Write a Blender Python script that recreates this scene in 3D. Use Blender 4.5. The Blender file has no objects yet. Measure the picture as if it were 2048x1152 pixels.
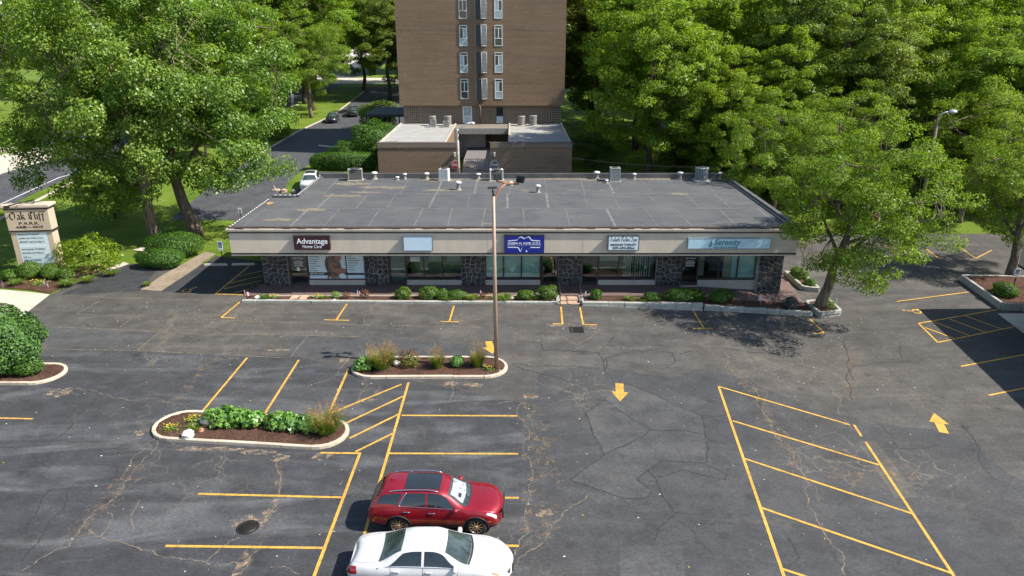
import bpy, bmesh, math, random
import numpy as np
from mathutils import Vector, Matrix

R = math.radians
random.seed(7)
scene = bpy.context.scene
COL = scene.collection

# ------------------------------------------------------------------ camera, sky, sun, exposure
cam_data = bpy.data.cameras.new('camera')
cam_data.sensor_width = 36.0
cam_data.lens = 25.14
cam_data.clip_start = 0.5
cam_data.clip_end = 2000.0
cam = bpy.data.objects.new('camera', cam_data)
COL.objects.link(cam)
cam.location = (0, 0, 16.75)
cam.rotation_euler = (R(90 - 20.1), 0, 0)
scene.camera = cam

SHX, SHY = -0.94, 0.19                     # ground shadow of one metre of height
SUN_ELEV = math.atan(1.0 / math.hypot(SHX, SHY))
to_sun = Vector((-SHX, -SHY, 1.0)).normalized()

world = bpy.data.worlds.new('World')
scene.world = world
world.use_nodes = True
wn, wl = world.node_tree.nodes, world.node_tree.links
sky = wn.new('ShaderNodeTexSky')
sky.sky_type = 'NISHITA'
sky.sun_disc = False
sky.sun_elevation = SUN_ELEV
sky.sun_rotation = math.atan2(to_sun.x, to_sun.y)
sky.air_density = 1.0
sky.dust_density = 0.6
bgn = wn.get('Background') or wn.new('ShaderNodeBackground')
bgn.inputs['Strength'].default_value = 0.115
wl.new(sky.outputs[0], bgn.inputs[0])

sun_data = bpy.data.lights.new('sun', 'SUN')
sun_data.energy = 4.8
sun_data.angle = R(0.53)
sun_data.color = (1.0, 0.94, 0.84)
sun = bpy.data.objects.new('sun', sun_data)
COL.objects.link(sun)
sun.rotation_euler = to_sun.to_track_quat('Z', 'Y').to_euler()
sun.location = (40, -20, 60)

scene.view_settings.view_transform = 'Standard'
scene.view_settings.look = 'None'
scene.view_settings.gamma = 1.0
scene.view_settings.exposure = 0.88
scene.view_settings.use_curve_mapping = False
scene.cycles.use_adaptive_sampling = True
scene.cycles.adaptive_threshold = 0.02
scene.cycles.max_bounces = 6
scene.cycles.transparent_max_bounces = 12

# ------------------------------------------------------------------ terrain profile (metres)
TY = [(62, 0.0), (76, 1.5), (110, 2.2), (160, 3.0), (400, 14.0)]
TX = [(2, 0.0), (20, -0.6)]
def tab(t, x):
    if x <= t[0][0]: return t[0][1]
    for (a, b), (c, d) in zip(t, t[1:]):
        if x <= c: return b + (d - b) * (x - a) / (c - a)
    return t[-1][1]
def terr(x, y): return tab(TY, y) + tab(TX, x)

# ------------------------------------------------------------------ materials
MATS = {}
class NT:
    """tiny helper for node graphs"""
    def __init__(s, name):
        s.m = bpy.data.materials.new(name); s.m.use_nodes = True
        s.t = s.m.node_tree; s.n = s.t.nodes; s.l = s.t.links
        s.b = s.n.get('Principled BSDF'); s.out = s.n.get('Material Output')
        s.co = None
    def obj(s):
        if s.co is None:
            s.co = s.n.new('ShaderNodeTexCoord').outputs['Object']
        return s.co
    def pos(s):
        return s.n.new('ShaderNodeNewGeometry').outputs['Position']
    def mapping(s, vec, scale):
        m = s.n.new('ShaderNodeMapping'); s.l.new(vec, m.inputs[0]); m.inputs['Scale'].default_value = scale
        return m.outputs[0]
    def noise(s, vec, scale, detail=4, rough=0.55, dist=0.0):
        n = s.n.new('ShaderNodeTexNoise'); s.l.new(vec, n.inputs['Vector'])
        n.inputs['Scale'].default_value = scale; n.inputs['Detail'].default_value = detail
        n.inputs['Roughness'].default_value = rough; n.inputs['Distortion'].default_value = dist
        return n.outputs['Fac']
    def voro(s, vec, scale, feature='F1', out='Distance', rnd=1.0):
        n = s.n.new('ShaderNodeTexVoronoi'); s.l.new(vec, n.inputs['Vector']); n.feature = feature
        n.inputs['Scale'].default_value = scale; n.inputs['Randomness'].default_value = rnd
        return n.outputs[out]
    def ramp(s, fac, stops):
        r = s.n.new('ShaderNodeValToRGB'); s.l.new(fac, r.inputs[0])
        e = r.color_ramp.elements
        while len(e) < len(stops): e.new(0.5)
        for el, (p, c) in zip(e, stops):
            el.position = p
            el.color = (c, c, c, 1) if isinstance(c, (int, float)) else (*c, 1)
        return r.outputs[0]
    def mix(s, fac, a, b, mode='MIX'):
        m = s.n.new('ShaderNodeMix'); m.data_type = 'RGBA'; m.blend_type = mode
        for sock, v in ((m.inputs[0], fac), (m.inputs[6], a), (m.inputs[7], b)):
            if isinstance(v, (int, float)): sock.default_value = v if sock == m.inputs[0] else (v, v, v, 1)
            elif isinstance(v, tuple): sock.default_value = (*v, 1)
            else: s.l.new(v, sock)
        return m.outputs[2]
    def math(s, op, a, b=None):
        m = s.n.new('ShaderNodeMath'); m.operation = op
        for sock, v in zip(m.inputs, (a, b)):
            if v is None: continue
            if isinstance(v, (int, float)): sock.default_value = v
            else: s.l.new(v, sock)
        return m.outputs[0]
    def bump(s, h, strength=0.3, dist=0.02):
        b = s.n.new('ShaderNodeBump'); b.inputs['Strength'].default_value = strength
        b.inputs['Distance'].default_value = dist; s.l.new(h, b.inputs['Height'])
        s.l.new(b.outputs[0], s.b.inputs['Normal'])
    def color(s, c):
        if isinstance(c, tuple): s.b.inputs['Base Color'].default_value = (*c, 1)
        else: s.l.new(c, s.b.inputs['Base Color'])
    def set(s, **k):
        for a, v in k.items():
            s.b.inputs[a.replace('_', ' ')].default_value = v
        return s

def mat(name, col, rough=0.6, var=0.12, scale=3.0, metal=0.0, spec=0.5, bump=0.0, bscale=40.0, coat=0.0):
    """plain surface with a little uneven colour and relief"""
    if name in MATS: return MATS[name]
    t = NT(name)
    n = t.noise(t.obj(), scale, 5, 0.6)
    lo = tuple(max(0, c * (1 - var)) for c in col); hi = tuple(min(1, c * (1 + var)) for c in col)
    t.color(t.ramp(n, [(0.3, lo), (0.7, hi)]))
    t.set(Roughness=rough, Metallic=metal, Specular_IOR_Level=spec)
    if coat: t.set(Coat_Weight=coat, Coat_Roughness=0.04)
    if bump: t.bump(t.noise(t.obj(), bscale, 3), bump, 0.01)
    MATS[name] = t.m
    return t.m

def asphalt(name, base, light, brown, crack=1.0, brown_amt=0.5, light_amt=0.6, sw=(0.42, 0.72)):
    t = NT(name); p = t.pos()
    big = t.noise(p, 0.09, 2, 0.6)
    sweep = t.noise(t.mapping(p, (0.10, 0.45, 1)), 1.0, 3, 0.65, 1.2)
    mid = t.noise(p, 0.9, 4, 0.7)
    fine = t.noise(p, 38.0, 1, 0.7)
    c = t.mix(t.ramp(sweep, [(sw[0], 0.0), (sw[1], light_amt)]), base, light)
    c = t.mix(t.ramp(big, [(0.45, 0.0), (0.70, brown_amt)]), c, brown)
    c = t.mix(0.8, c, t.ramp(mid, [(0.25, 0.58), (0.75, 1.4)]), 'MULTIPLY')
    gr_ = t.noise(t.mapping(p, (1, 1.6, 1)), 7.0, 3, 0.75)
    c = t.mix(0.8, c, t.ramp(gr_, [(0.28, 0.62), (0.72, 1.38)]), 'MULTIPLY')
    c = t.mix(0.8, c, t.ramp(fine, [(0.30, 0.70), (0.72, 1.32)]), 'MULTIPLY')
    # oil spots and pale specks
    spot = t.voro(t.mapping(p, (1, 1, 0)), 0.55)
    c = t.mix(t.ramp(spot, [(0.03, 0.55), (0.16, 0.0)]), c, (0.018, 0.018, 0.02))
    speck = t.voro(t.mapping(p, (1, 1, 0)), 5.0)
    gate = t.ramp(mid, [(0.52, 0.0), (0.6, 1.0)])
    c = t.mix(t.math('MULTIPLY', t.ramp(speck, [(0.05, 0.9), (0.10, 0.0)]), gate), c, (0.30, 0.27, 0.22))
    # hairline cracks with a wandering course
    wob = t.n.new('ShaderNodeVectorMath'); wob.operation = 'ADD'
    nz = t.n.new('ShaderNodeTexNoise'); nz.inputs['Scale'].default_value = 1.1; nz.inputs['Detail'].default_value = 3
    t.l.new(p, nz.inputs['Vector']); t.l.new(p, wob.inputs[0])
    sc = t.n.new('ShaderNodeVectorMath'); sc.operation = 'SCALE'; sc.inputs['Scale'].default_value = 1.6
    t.l.new(nz.outputs['Color'], sc.inputs[0]); t.l.new(sc.outputs[0], wob.inputs[1])
    flat = t.mapping(wob.outputs[0], (1, 1, 0))
    big_c = t.ramp(t.voro(flat, 0.16, 'DISTANCE_TO_EDGE'), [(0.0, 1.0), (0.008, 0.0)])
    sml_c = t.ramp(t.voro(flat, 0.55, 'DISTANCE_TO_EDGE'), [(0.0, 1.0), (0.016, 0.0)])
    g2 = t.ramp(big, [(0.50, 0.0), (0.60, 0.7)])
    ck = t.math('MAXIMUM', t.math('MULTIPLY', big_c, 0.55), t.math('MULTIPLY', sml_c, g2))
    ck = t.math('MULTIPLY', ck, crack)
    tone = t.ramp(big, [(0.42, (0.020, 0.019, 0.019)), (0.58, (0.17, 0.145, 0.11))])
    c = t.mix(ck, c, tone)
    t.color(c)
    t.l.new(t.ramp(mid, [(0.3, 0.75), (0.7, 0.92)]), t.b.inputs['Roughness'])
    t.set(Specular_IOR_Level=0.35)
    t.bump(fine, 0.35, 0.01)
    MATS[name] = t.m
    return t.m

def leaf_mat(name, dark, light, trans=0.35, gloss=0.08):
    t = NT(name); t.n.remove(t.b)
    geo = t.n.new('ShaderNodeNewGeometry')
    isl = geo.outputs['Random Per Island']
    oi = t.n.new('ShaderNodeObjectInfo').outputs['Random']
    c = t.ramp(isl, [(0.0, dark), (0.55, tuple((a + b) / 2 for a, b in zip(dark, light))), (1.0, light)])
    cl = t.noise(t.n.new('ShaderNodeTexCoord').outputs['Object'], 0.45, 3)
    c = t.mix(0.55, c, t.ramp(cl, [(0.3, (0.72, 0.80, 0.80)), (0.7, (1.32, 1.18, 0.95))]), 'MULTIPLY')
    c = t.mix(0.5, c, t.ramp(oi, [(0.0, (0.80, 0.92, 0.95)), (1.0, (1.18, 1.08, 0.9))]), 'MULTIPLY')
    d = t.n.new('ShaderNodeBsdfDiffuse'); t.l.new(c, d.inputs[0])
    tr = t.n.new('ShaderNodeBsdfTranslucent')
    t.l.new(t.mix(1.0, c, (1.25, 1.35, 0.5), 'MULTIPLY'), tr.inputs[0])
    g = t.n.new('ShaderNodeBsdfGlossy'); g.inputs['Roughness'].default_value = 0.45
    g.inputs[0].default_value = (0.9, 0.95, 1.0, 1)
    m1 = t.n.new('ShaderNodeMixShader'); m1.inputs[0].default_value = trans
    t.l.new(d.outputs[0], m1.inputs[1]); t.l.new(tr.outputs[0], m1.inputs[2])
    m2 = t.n.new('ShaderNodeMixShader'); m2.inputs[0].default_value = gloss
    t.l.new(m1.outputs[0], m2.inputs[1]); t.l.new(g.outputs[0], m2.inputs[2])
    t.l.new(m2.outputs[0], t.out.inputs[0])
    MATS[name] = t.m
    return t.m

# ------------------------------------------------------------------ mesh helpers
class MB:
    def __init__(s): s.v = []; s.f = []; s.mi = []; s.sm = []
    def add(s, vs, fs, mi=0, smooth=False):
        o = len(s.v); s.v += [tuple(v) for v in vs]
        for f in fs:
            s.f.append([i + o for i in f]); s.mi.append(mi); s.sm.append(smooth)
        return s
    def box(s, c, d, rz=0.0, mi=0, taper=1.0):
        hx, hy, hz = d[0] / 2, d[1] / 2, d[2] / 2
        cs, sn = math.cos(rz), math.sin(rz)
        vs = []
        for z, k in ((-hz, 1.0), (hz, taper)):
            for x, y in ((-hx, -hy), (hx, -hy), (hx, hy), (-hx, hy)):
                x *= k; y *= k
                vs.append((c[0] + x * cs - y * sn, c[1] + x * sn + y * cs, c[2] + z))
        return s.add(vs, [(3, 2, 1, 0), (4, 5, 6, 7), (0, 1, 5, 4), (1, 2, 6, 5), (2, 3, 7, 6), (3, 0, 4, 7)], mi)
    def bb(s, x0, x1, y0, y1, z0, z1, mi=0):
        return s.box(((x0 + x1) / 2, (y0 + y1) / 2, (z0 + z1) / 2), (x1 - x0, y1 - y0, z1 - z0), 0, mi)
    def prism(s, poly, z0, z1, mi=0, bottom=True):
        n = len(poly)
        A = sum(poly[i][0] * poly[(i + 1) % n][1] - poly[(i + 1) % n][0] * poly[i][1] for i in range(n))
        if A < 0: poly = list(reversed(poly))
        f0 = z0 if callable(z0) else (lambda x, y: z0)
        f1 = z1 if callable(z1) else (lambda x, y: z1)
        vs = [(x, y, f0(x, y)) for x, y in poly] + [(x, y, f1(x, y)) for x, y in poly]
        fs = [list(range(n, 2 * n))] + [(i, (i + 1) % n, n + (i + 1) % n, n + i) for i in range(n)]
        if bottom: fs.append(list(reversed(range(n))))
        return s.add(vs, fs, mi)
    def tube(s, pts, rad, n=8, mi=0, smooth=True, caps=True):
        pts = [Vector(p) for p in pts]
        rad = rad if isinstance(rad, (list, tuple)) else [rad] * len(pts)
        vs = []; up = None
        for i, p in enumerate(pts):
            d = (pts[min(i + 1, len(pts) - 1)] - pts[max(i - 1, 0)]).normalized()
            if up is None:
                up = Vector((0, 0, 1)) if abs(d.z) < 0.9 else Vector((1, 0, 0))
            a = d.cross(up).normalized(); b = a.cross(d).normalized(); up = b
            for k in range(n):
                t = 2 * math.pi * k / n
                vs.append(p + (a * math.cos(t) + b * math.sin(t)) * rad[i])
        fs = []
        for i in range(len(pts) - 1):
            for k in range(n):
                fs.append((i * n + k, i * n + (k + 1) % n, (i + 1) * n + (k + 1) % n, (i + 1) * n + k))
        s.add(vs, fs, mi, smooth)
        if caps:
            o = len(s.v) - len(vs)
            s.f.append([o + k for k in reversed(range(n))]); s.mi.append(mi); s.sm.append(False)
            s.f.append([o + (len(pts) - 1) * n + k for k in range(n)]); s.mi.append(mi); s.sm.append(False)
        return s
    def lathe(s, c, prof, n=20, mi=0, axis='z', smooth=True):
        """prof: list of (radius, height)"""
        vs = []
        for r, h in prof:
            for k in range(n):
                t = 2 * math.pi * k / n
                a, b = r * math.cos(t), r * math.sin(t)
                if axis == 'z': vs.append((c[0] + a, c[1] + b, c[2] + h))
                elif axis == 'y': vs.append((c[0] + a, c[1] + h, c[2] + b))
                else: vs.append((c[0] + h, c[1] + a, c[2] + b))
        fs = []
        for i in range(len(prof) - 1):
            for k in range(n):
                q = (i * n + k, i * n + (k + 1) % n, (i + 1) * n + (k + 1) % n, (i + 1) * n + k)
                fs.append(q if axis != 'y' else tuple(reversed(q)))
        s.add(vs, fs, mi, smooth)
        return s
    def build(s, name, m, parent=None, loc=None, rz=0.0, bevel=0.0):
        me = bpy.data.meshes.new(name)
        me.from_pydata(s.v, [], s.f); me.update()
        ms = m if isinstance(m, (list, tuple)) else [m]
        for x in ms: me.materials.append(x)
        me.polygons.foreach_set('material_index', s.mi)
        me.polygons.foreach_set('use_smooth', s.sm)
        return link(name, me, parent, loc, rz, bevel)

def link(name, me, parent=None, loc=None, rz=0.0, bevel=0.0):
    o = bpy.data.objects.new(name, me); COL.objects.link(o)
    if parent is not None: o.parent = parent
    if loc is not None: o.location = loc
    if rz: o.rotation_euler.z = rz
    if bevel:
        b = o.modifiers.new('bevel', 'BEVEL'); b.width = bevel; b.segments = 2; b.limit_method = 'ANGLE'
    return o

def tag(o, label=None, cat=None, group=None, kind=None):
    if label: o['label'] = label
    if cat: o['category'] = cat
    if group: o['group'] = group
    if kind: o['kind'] = kind
    return o
def thing(name, label, cat, loc=(0, 0, 0), rz=0.0, group=None):
    o = bpy.data.objects.new(name, None); COL.objects.link(o)
    o.empty_display_size = 0.3
    o.location = loc; o.rotation_euler = (0, 0, rz)
    return tag(o, label, cat, group)
def copy_tree(o, parent=None):
    c = o.copy(); COL.objects.link(c); c.parent = parent
    for ch in o.children: copy_tree(ch, c)
    return c

def drape(name, poly, off, m, parent=None, step=None):
    """flat sheet that follows the terrain, cut at the terrain's own folds"""
    bm = bmesh.new()
    n = len(poly)
    A = sum(poly[i][0] * poly[(i + 1) % n][1] - poly[(i + 1) % n][0] * poly[i][1] for i in range(n))
    if A < 0: poly = list(reversed(poly))
    f = bm.faces.new([bm.verts.new((x, y, 0)) for x, y in poly])
    bm.normal_update(); bmesh.ops.triangulate(bm, faces=[f])
    for x, _ in TX:
        bmesh.ops.bisect_plane(bm, geom=bm.verts[:] + bm.edges[:] + bm.faces[:], plane_co=(x, 0, 0), plane_no=(1, 0, 0))
    for y, _ in TY:
        bmesh.ops.bisect_plane(bm, geom=bm.verts[:] + bm.edges[:] + bm.faces[:], plane_co=(0, y, 0), plane_no=(0, 1, 0))
    for v in bm.verts: v.co.z = terr(v.co.x, v.co.y) + off
    me = bpy.data.meshes.new(name); bm.to_mesh(me); bm.free()
    me.materials.append(m)
    return link(name, me, parent)

def ribbon(pts, w):
    """outline of a strip of width w along a polyline; w may be a list"""
    ws = w if isinstance(w, (list, tuple)) else [w] * len(pts)
    L, Rr = [], []
    for i, p in enumerate(pts):
        a = pts[max(i - 1, 0)]; b = pts[min(i + 1, len(pts) - 1)]
        dx, dy = b[0] - a[0], b[1] - a[1]; l = math.hypot(dx, dy) or 1
        nx, ny = -dy / l, dx / l
        L.append((p[0] + nx * ws[i] / 2, p[1] + ny * ws[i] / 2)); Rr.append((p[0] - nx * ws[i] / 2, p[1] - ny * ws[i] / 2))
    return L, Rr
def ribbon_mesh(name, pts, w, off, m, parent=None):
    L, Rr = ribbon(pts, w)
    mb = MB()
    vs = [(x, y, terr(x, y) + off) for x, y in L] + [(x, y, terr(x, y) + off) for x, y in Rr]
    n = len(pts)
    mb.add(vs, [(n + i, n + i + 1, i + 1, i) for i in range(n - 1)])
    return mb.build(name, m, parent)

def text_mesh(name, s, size, m, parent, loc, rot=(R(90), 0, 0), width=None, shear=0.0, bold=0.0, depth=0.004, align='CENTER', spacing=1.0):
    cu = bpy.data.curves.new(name, 'FONT'); cu.body = s; cu.size = size; cu.align_x = align; cu.align_y = 'CENTER'
    cu.shear = shear; cu.offset = bold; cu.extrude = depth; cu.resolution_u = 3; cu.space_character = spacing
    tmp = bpy.data.objects.new('tmp', cu); COL.objects.link(tmp)
    dg = bpy.context.evaluated_depsgraph_get(); dg.update()
    me = bpy.data.meshes.new_from_object(tmp.evaluated_get(dg))
    bpy.data.objects.remove(tmp); bpy.data.curves.remove(cu)
    if width:
        xs = [v.co.x for v in me.vertices]
        if xs:
            k = width / (max(xs) - min(xs))
            for v in me.vertices: v.co.x *= k
    me.materials.clear(); me.materials.append(m)
    o = link(name, me, parent); o.location = loc; o.rotation_euler = rot
    return o

def nib_text(name, strokes, nib, m, parent, loc, rot=(R(90), 0, 0), sx=1.0, sy=1.0, depth=0.006):
    """broad-pen lettering: each stroke is a polyline swept by a slanted nib"""
    mb = MB(); k = 0
    nx, ny = nib
    for st in strokes:
        for (x0, y0), (x1, y1) in zip(st, st[1:]):
            x0s, y0s, x1s, y1s = x0 * sx, y0 * sy, x1 * sx, y1 * sy
            z = depth + (k % 7) * 0.0005; k += 1
            q = [(x0s - nx, y0s - ny, z), (x0s + nx, y0s + ny, z), (x1s + nx, y1s + ny, z), (x1s - nx, y1s - ny, z)]
            A = sum(q[i][0] * q[(i + 1) % 4][1] - q[(i + 1) % 4][0] * q[i][1] for i in range(4))
            if A < 0: q.reverse()
            mb.add(q, [(0, 1, 2, 3)])
    o = mb.build(name, m, parent); o.location = loc; o.rotation_euler = rot; o['kind'] = 'stuff'
    return o

# ------------------------------------------------------------------ ground materials
def lawn_material():
    t = NT('lawn'); p = t.pos()
    a = t.noise(p, 0.25, 5, 0.65); b = t.noise(p, 9.0, 4, 0.75); c = t.noise(t.mapping(p, (30, 30, 6)), 1.0, 3, 0.8)
    col = t.ramp(a, [(0.25, (0.062, 0.110, 0.012)), (0.5, (0.110, 0.172, 0.018)), (0.78, (0.185, 0.235, 0.036))])
    col = t.mix(0.75, col, t.ramp(b, [(0.25, 0.55), (0.75, 1.4)]), 'MULTIPLY')
    col = t.mix(0.8, col, t.ramp(c, [(0.3, 0.6), (0.7, 1.4)]), 'MULTIPLY')
    t.color(col); t.set(Roughness=0.9, Specular_IOR_Level=0.15); t.bump(t.math('ADD', b, c), 0.9, 0.06)
    return t.m
def mulch_material():
    t = NT('mulch'); p = t.pos()
    v = t.voro(t.mapping(p, (1, 1.5, 1)), 16.0, 'F1', 'Color'); n = t.noise(p, 13, 4, 0.85); big = t.noise(p, 1.2, 3)
    col = t.ramp(n, [(0.3, (0.018, 0.010, 0.008)), (0.5, (0.085, 0.044, 0.032)), (0.7, (0.24, 0.145, 0.10))])
    col = t.mix(0.5, col, v, 'OVERLAY'); col = t.mix(0.75, col, t.ramp(n, [(0.3, (0.03, 0.016, 0.012)), (0.7, (0.17, 0.095, 0.068))]))
    col = t.mix(0.6, col, t.ramp(big, [(0.3, 0.6), (0.7, 1.3)]), 'MULTIPLY')
    t.color(col); t.set(Roughness=0.95, Specular_IOR_Level=0.1); t.bump(n, 1.0, 0.08)
    return t.m
def concrete_material(name, col, stain=(0.18, 0.15, 0.11), amt=0.5):
    t = NT(name); p = t.pos()
    a = t.noise(p, 0.7, 6, 0.7); b = t.noise(p, 22, 4, 0.7); c = t.noise(p, 2.6, 6, 0.75, 0.8)
    k = t.mix(t.ramp(c, [(0.5, 0.0), (0.75, amt)]), col, stain)
    k = t.mix(0.7, k, t.ramp(a, [(0.3, 0.75), (0.7, 1.2)]), 'MULTIPLY')
    k = t.mix(0.6, k, t.ramp(b, [(0.3, 0.75), (0.7, 1.2)]), 'MULTIPLY')
    t.color(k); t.set(Roughness=0.88, Specular_IOR_Level=0.25); t.bump(b, 0.4, 0.01)
    MATS[name] = t.m
    return t.m
def paint_material(name, col, wear=0.45):
    t = NT(name); p = t.pos()
    a = t.noise(p, 5.0, 6, 0.8); f = t.noise(p, 45.0, 3, 0.8)
    w = t.math('MULTIPLY', t.ramp(a, [(0.46, 0.0), (0.62, wear)]), t.ramp(f, [(0.35, 0.3), (0.6, 1.0)]))
    c = t.mix(0.7, col, t.ramp(t.noise(p, 0.8, 4), [(0.3, 0.72), (0.7, 1.2)]), 'MULTIPLY')
    t.color(t.mix(w, c, (0.07, 0.065, 0.06))); t.set(Roughness=0.75)
    return t.m
def grit_material(name, col, dens=0.5):
    """loose sand and worn aggregate: opaque crumbs with bare asphalt between them"""
    t = NT(name); p = t.pos()
    n = t.noise(p, 3.0, 8, 0.85, 0.5); f = t.noise(p, 28, 3, 0.8)
    a = t.math('MULTIPLY', t.ramp(n, [(0.62 - dens * 0.25, 0.0), (0.70 - dens * 0.25, 1.0)]), t.ramp(f, [(0.3, 0.1), (0.65, 1.0)]))
    t.color(t.mix(0.8, col, t.ramp(f, [(0.3, 0.6), (0.7, 1.35)]), 'MULTIPLY')); t.set(Roughness=0.95, Specular_IOR_Level=0.1)
    t.l.new(a, t.b.inputs['Alpha'])
    return t.m

M_LAWN = lawn_material(); M_MULCH = mulch_material()
M_LOT = asphalt('asphalt_lot', (0.058, 0.055, 0.052), (0.115, 0.106, 0.094), (0.105, 0.092, 0.077), 0.8)
M_SEAL = asphalt('asphalt_sealed', (0.041, 0.042, 0.045), (0.128, 0.132, 0.137), (0.060, 0.060, 0.062), 0.7, 0.4, 0.75, (0.50, 0.74))
M_PALE = asphalt('asphalt_weathered', (0.055, 0.056, 0.057), (0.088, 0.087, 0.085), (0.080, 0.077, 0.072), 0.3)
M_SEALR = asphalt('asphalt_lane', (0.046, 0.047, 0.049), (0.088, 0.090, 0.092), (0.070, 0.066, 0.061), 0.9, 0.6, 0.45, (0.46, 0.78))
M_NEW = asphalt('asphalt_new', (0.034, 0.036, 0.040), (0.050, 0.052, 0.056), (0.046, 0.046, 0.048), 0.15, 0.3, 0.4)
M_DRIVE = asphalt('asphalt_drive', (0.058, 0.060, 0.066), (0.080, 0.082, 0.088), (0.074, 0.073, 0.075), 0.25, 0.3, 0.5)
M_CONC = concrete_material('concrete', (0.46, 0.41, 0.34))
M_APRON = concrete_material('apron_concrete', (0.50, 0.45, 0.37), (0.34, 0.29, 0.22), 0.35)
M_KERB = concrete_material('kerb_concrete', (0.52, 0.44, 0.34), (0.22, 0.18, 0.13), 0.6)
M_BLOCK = concrete_material('bed_wall_stone', (0.36, 0.36, 0.32), (0.14, 0.14, 0.12), 0.7)
M_YEL = paint_material('yellow_paint', (0.58, 0.33, 0.045), 0.7)
M_WHT = paint_material('white_road_paint', (0.62, 0.62, 0.60), 0.3)
M_GRIT = grit_material('loose_grit', (0.24, 0.175, 0.115), 0.42)
M_SAND = grit_material('worn_sand', (0.38, 0.28, 0.19), 0.6)
M_DARKCR = mat('sealed_crack', (0.026, 0.026, 0.027), 0.8)
M_LIGHTCR = grit_material('dusty_crack', (0.25, 0.20, 0.145), 0.85)

def wander(pts, amt, rnd, it=4):
    P = [Vector(p) for p in pts]
    for k in range(it):
        Q = [P[0]]
        for a, b in zip(P, P[1:]):
            d = b - a; n = Vector((-d.y, d.x))
            Q += [(a + b) / 2 + n * rnd.uniform(-amt, amt), b]
        P = Q
    return [(p.x, p.y) for p in P]
# ------------------------------------------------------------------ ground, lot, drive, road
tag(drape('ground', [(-600, -80), (600, -80), (600, 900), (-600, 900)], -0.02, M_LAWN), kind='structure')

lot = tag(drape('parking_lot', [(-60, -30), (-60, 38.5), (-31.10, 40.12), (-30.14, 40.75), (-30.67, 44.42), (-30.53, 45.87), (-30.15, 48.27), (-29.61, 49.61), (-28.66, 51.13),
        (-26.29, 51.13), (-23.04, 51.01), (-17.0, 51.2), (-17.0, 47.5), (19.4, 47.5), (19.4, 61.5), (70, 61.5), (70, -30)], 0.0, M_LOT), kind='structure')
drape('sealed_section', [(-44, 10), (-44, 36.3), (-25.54, 35.83), (-19.86, 35.64), (-11.44, 34.94), (-8.73, 33.68), (0.47, 29.93), (0.55, 25.93), (0.64, 22.54), (0.59, 18.62), (0, 10)], 0.004, M_SEAL, lot)
drape('weathered_section', [(-27.45, 38.96), (-20.65, 38.23), (-20.72, 35.83), (-25.66, 36.02)], 0.004, M_PALE, lot)
drape('weathered_section', [(-12.50, 37.73), (-1.23, 36.49), (-1.06, 35.07), (-8.71, 34.82), (-12.67, 35.44)], 0.004, M_PALE, lot)
drape('sealed_section', wander([(0.52, 29.93), (1.71, 33.39), (4.62, 33.85), (7.90, 33.09), (10.91, 33.69), (13.26, 31.40), (15.84, 29.38), (17.67, 28.81), (20.65, 27.25), (20.99, 23.35)], 0.16, random.Random(3), 5) + [(19.51, 18.93), (15, 10), (0.2, 10), (0.60, 18.62), (0.66, 22.54), (0.57, 25.93)], 0.0041, M_SEALR, lot)
drape('weathered_section', [(4.44, 30.36), (5.78, 32.08), (8.82, 29.11), (8.05, 25.31), (6.22, 25.40), (5.51, 24.65), (4.94, 23.94), (5.41, 23.25), (5.18, 22.84), (4.27, 22.73), (3.19, 23.31), (2.26, 23.82), (3.84, 25.64), (3.63, 26.99), (3.40, 29.03)], 0.0056, M_PALE, lot)
drape('patched_section', [(15.21, 27.28), (16.09, 27.45), (15.83, 23.32), (14.84, 23.21)], 0.0056, M_LOT, lot)
drape('patched_section', [(3.72, 20.07), (5.88, 20.16), (5.62, 18.42), (3.47, 18.34)], 0.0056, M_PALE, lot)
drape('new_section', [(-23.57, 44.99), (-22.99, 53.00), (-17.0, 51.1), (-17.0, 44.3)], 0.004, M_NEW, lot)
drape('new_section', [(-30.01, 44.42), (-28.59, 51.01), (-26.34, 51.01), (-25.07, 45.18)], 0.004, M_NEW, lot)

tag(drape('concrete_apron', [(-48.4, 46.5), (-34.70, 45.48), (-32.36, 44.99), (-30.73, 44.51), (-30.14, 40.75), (-31.10, 40.12), (-48.4, 38.5)], 0.006, M_APRON), kind='structure')
tag(drape('driveway', [(-31.2, 63.4), (-31.5, 106), (-30.5, 125), (-33, 172), (-12, 172), (-13.6, 100), (-22, 97), (-23.8, 93.5), (-23.5, 73.5), (-22.9, 71.2), (-22.0, 70.6),
        (-21.9, 79), (-18.6, 79), (-18.5, 71.9), (24, 71.9), (24, 61.6), (-25.2, 61.6), (-25.2, 63.4)], 0.0, M_DRIVE), kind='structure')
road = tag(drape('road', [(-66, -20), (-49.6, -20), (-49.3, 60), (-47.2, 79), (-42, 140), (-36, 300), (-56, 300), (-64, 79)], 0.0, M_DRIVE), kind='structure')
drape('far_lanes', [(-65.5, -20), (-57.8, -20), (-57.5, 60), (-56, 79), (-45.5, 300), (-55.8, 300), (-63.8, 79)], 0.006, M_APRON, road)
tag(drape('cross_street', [(-60, 178), (40, 178), (40, 190), (-60, 190)], 0.012, M_APRON), kind='structure')
tag(drape('pavement', [(-70.5, 20), (-67.5, 20), (-65, 79), (-57, 300), (-59.5, 300), (-68, 79)], 0.01, M_APRON), kind='structure')
ribbon_mesh('edge_line', [(-50.4, 20), (-50.0, 62), (-48.6, 76), (-47.9, 80), (-43.2, 140)], 0.16, 0.010, M_WHT, road)
for k in range(14):
    y0 = 48 + k * 9
    xx = lambda y: -57.4 + (max(0, y - 60)) * 0.075
    ribbon_mesh('lane_dash', [(xx(y0), y0), (xx(y0 + 3), y0 + 3)], 0.14, 0.010, M_WHT, road)

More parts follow.
